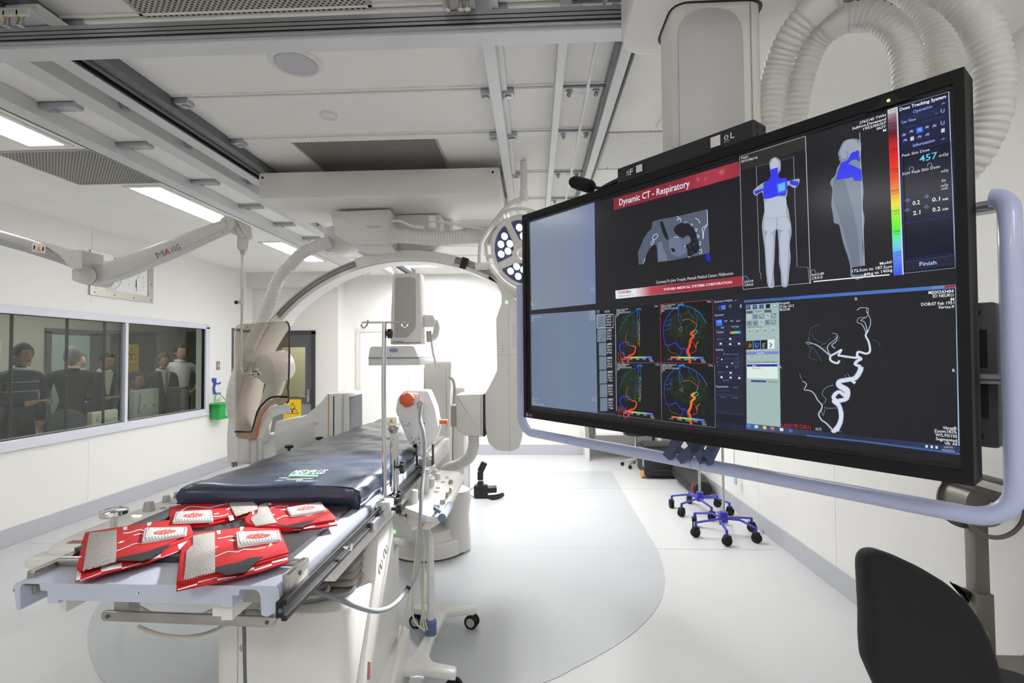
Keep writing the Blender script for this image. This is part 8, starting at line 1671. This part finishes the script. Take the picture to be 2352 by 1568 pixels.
# far right: low white bench and a wheeled stool
r = thing('low_bench', 'low white bench along the far wall seen under the big display', 'bench', (1.0, 7.9, 0))
b = MB(); b.box((.75, 7.72, .40), (1.95, 8.25, .45), .006); b.build('bench_top', EQW, r)
for x in (.80, 1.88):
    b = MB(); b.box((x - .03, 7.76, 0), (x + .03, 8.2, .40), .004); b.build('bench_leg', EQW, r)
r = thing('wheeled_stool', 'small stool on casters at the far end, under the lower edge of the big display', 'stool', (1.5, 7.45, 0))
sx, sy2 = atz(1448, 1052, .03).x, 7.42
b = MB(); b.lathe([(.17, .46), (.18, .47), (.18, .51), (.15, .53)], Matrix.Translation((sx, sy2, 0)), 28); b.build('stool_seat', BLACK, r)
b = MB(); b.cyl((sx, sy2, .1), (sx, sy2, .46), .02); b.build('stool_post', STEEL, r)
for k in range(5):
    a = k * 2 * PI / 5 + .3; e = Vector((sx + .2 * math.cos(a), sy2 + .2 * math.sin(a), .06)); b = MB(); b.tube([(sx, sy2, .12), e], .014, 8); o = b.build('stool_foot', STEEL, r); b = MB(); b.sphere((e.x, e.y, .028), .028, u=12, v=8); b.build('stool_caster', RUB, o)
r = thing('black_post', 'slim black upright standing beside the farther black case', 'post', (1.56, 7.3, 0))
q = atz(1477, 1028, .3); b = MB(); b.cyl((1.72, 7.45, 0.02), (1.72, 7.45, 1.1), .022, n=16); b.build('post_tube', BLACK, r)
b = MB(); b.lathe([(.16, 0), (.16, .015), (.04, .03)], Matrix.Translation((1.72, 7.45, 0)), 24); b.build('post_base', BLACK, r)

# ================================================================ CHAIR AND TILTING DESK, RIGHT FOREGROUND
CF = mat('chair_black_fabric', '18181a', .8, bump=.35, bscale=700)
r = thing('office_chair', 'black upholstered office chair with a curved back in the bottom right corner', 'chair', (1.35, 1.75, 0))
yk = 1.50
bk = [(1992, 1310), (1993, 1290), (2003, 1274), (2025, 1269), (2070, 1284), (2130, 1312), (2185, 1345), (2230, 1385), (2262, 1428), (2290, 1480), (2318, 1560), (2340, 1660), (2330, 1720), (2120, 1720), (2050, 1640), (2018, 1568), (2002, 1530), (1998, 1480), (1998, 1420)]
P = rounded([pz(*p, yk) for p in bk], .012, 3)
b = MB(); V = [(x, yk, z) for x, z in P]; n = len(V); cx_ = sum(v[0] for v in V) / n; cz_ = sum(v[2] for v in V) / n
rings = []
for sc_, dy in ((.45, .014), (.75, .008), (.92, .0), (.985, .006), (1.0, .022), (1.0, .040), (.98, .055), (.9, .060)):
    rings.append([(cx_ + (x - cx_) * max(sc_, .02), yk + dy + .05 * ((x - cx_) / .25) ** 2 * .35, cz_ + (z - cz_) * max(sc_, .02)) for x, _, z in V])
VV = [v for rg in rings for v in rg]; Fs = []
for i in range(len(rings) - 1):
    for k in range(n): Fs.append((i * n + k, i * n + (k + 1) % n, (i + 1) * n + (k + 1) % n, (i + 1) * n + k))
Fs += [tuple(range(n)), tuple((len(rings) - 1) * n + k for k in range(n))]
b.add(VV, Fs); b.build('backrest', CF, r, smooth=70)
b = MB(); b.prism(rounded([(1.17, 1.575), (1.52, 1.50), (1.70, 1.84), (1.38, 1.98)], .08, 5), .44, .52, axis='z', bevel=.02); b.build('seat', CF, r)
b = MB(); b.tube([(1.25, 1.59, .75), (1.26, 1.59, .5), (1.42, 1.72, .425)], (.03, .012), 10); b.build('back_bracket', BLACK, r)
b = MB(); b.cyl((1.43, 1.74, .09), (1.43, 1.74, .44), .026); b.build('gas_lift', BLACK, r)
for k in range(5):
    a = k * 2 * PI / 5 + .2; e = Vector((1.43 + .27 * math.cos(a), 1.74 + .27 * math.sin(a), .07)); b = MB(); b.tube([(1.43, 1.74, .11), e], (.022, .014), 8); o = b.build('base_arm', BLACK, r)
    b = MB(); b.cyl(e + Vector((-.02, 0, -.043)), e + Vector((.02, 0, -.043)), .027, n=18); b.build('caster', RUB, o)
WG_ = mat('warm_grey_metal', '77736c', .42, metal=.35); WL = mat('desk_board_grey', 'aaa69e', .5)
r = thing('tilting_desk', 'grey metal wall-side desk on an adjustable square post with a mesh basket', 'desk', (1.9, 2.3, 0))
dp = Vector((1.885, 2.27, 0))
b = MB(); b.box((dp.x - .028, dp.y - .028, .58), (dp.x + .028, dp.y + .028, .94), .004); b.build('upper_post', WG_, r)
b = MB(); b.box((dp.x - .036, dp.y - .036, .04), (dp.x + .036, dp.y + .036, .60), .004); b.build('lower_post', WG_, r)
b = MB(); b.box((dp.x - .25, dp.y - .2, 0), (dp.x + .15, dp.y + .2, .04), .01); b.build('desk_base', WG_, r)
b = MB(); q = Vector((dp.x - .036, dp.y, .57)); b.prism(rounded([(-.075, .035), (0, .0), (0, -.02), (-.012, -.05), (-.028, -.04), (-.03, -.005), (-.075, .035)][:6], .006, 3), -.012, .012, Matrix.Translation(q + Vector((0, 0, .03))), bevel=.004); b.build('height_lever', BLACK, r)
c_ = atx(2232, 1150, 1.88); c_ = Vector((1.86, 2.22, .985))
def ringd(R, r2, t0, t1, y0, y1, nm, m):
    b = MB(); V = []; Fs = []; n = 30
    for i in range(n + 1):
        a = t0 + (t1 - t0) * i / n
        for rr, yy_ in ((r2, y0), (R, y0), (R, y1), (r2, y1)): V.append((c_.x + rr * math.cos(a), yy_, c_.z + rr * math.sin(a)))
    for i in range(n):
        for k in range(4): Fs.append((i * 4 + k, i * 4 + (k + 1) % 4, (i + 1) * 4 + (k + 1) % 4, (i + 1) * 4 + k))
    Fs += [(3, 2, 1, 0), (n * 4, n * 4 + 1, n * 4 + 2, n * 4 + 3)]; b.add(V, Fs); b.build(nm, m, r, smooth=40)
ringd(.125, .108, PI * .95, PI * 2.02, c_.y - .075, c_.y - .069, 'swivel_quadrant', WG_); ringd(.125, .10, PI * .75, PI * 1.5, c_.y + .06, c_.y + .066, 'swivel_quadrant', WG_)
b = MB(); b.cyl(c_ + Vector((-.02, -.065, .01)), c_ + Vector((-.02, .06, .01)), .088, n=36); b.build('swivel_drum', WG_, r)
b = MB(); b.sphere(c_ + Vector((-.01, -.068, .02)), .012, u=12, v=8); b.build('drum_bolt', CHROME, r)
b = MB(); MBd = Matrix.Translation((1.88, 2.22, 1.09)) @ Matrix.Rotation(.24, 4, 'Y') @ Matrix.Rotation(.0, 4, 'X')
b.box((-.16, -.34, -.03), (.15, .34, .0), .004, M=MBd); b.build('desk_board', WL, r)
b = MB(); b.box((-.165, -.345, .0), (.155, .345, .012), .003, M=MBd); b.build('board_edge', mat('board_edge_dark', '3c3b39', .5), r)
b = MB(); b.box((-.10, -.08, -.055), (.12, .1, -.03), .004, M=MBd); b.build('board_plate', WG_, r)
# mesh basket
by0, by1, bx0, bx1, bz0, bz1 = 1.98, 2.22, 1.80, 2.03, .36, .50
b = MB(); b.prism([(by0 + .15, bz1), (by1 + .02, bz1), (by1 + .02, bz0), (by0 + .1, bz0)], bx0 - .0, bx0 + .003, axis='x'); b.build('basket_side', WG_, r, smooth=0)
b = MB(); n = 22
for i in range(n + 1): x = bx0 + (bx1 - bx0) * i / n; b.box((x - .0009, by0, bz0), (x + .0009, by0 + .0018, bz1))
for i in range(13): z = bz0 + (bz1 - bz0) * i / 12; b.box((bx0, by0, z - .0009), (bx1, by0 + .0018, z + .0009))
b.build('basket_mesh', WG_, r, smooth=0)
b = MB(); b.box((bx0, by0, bz0 - .004), (bx1, by1, bz0)); b.build('basket_floor', WG_, r, smooth=0)
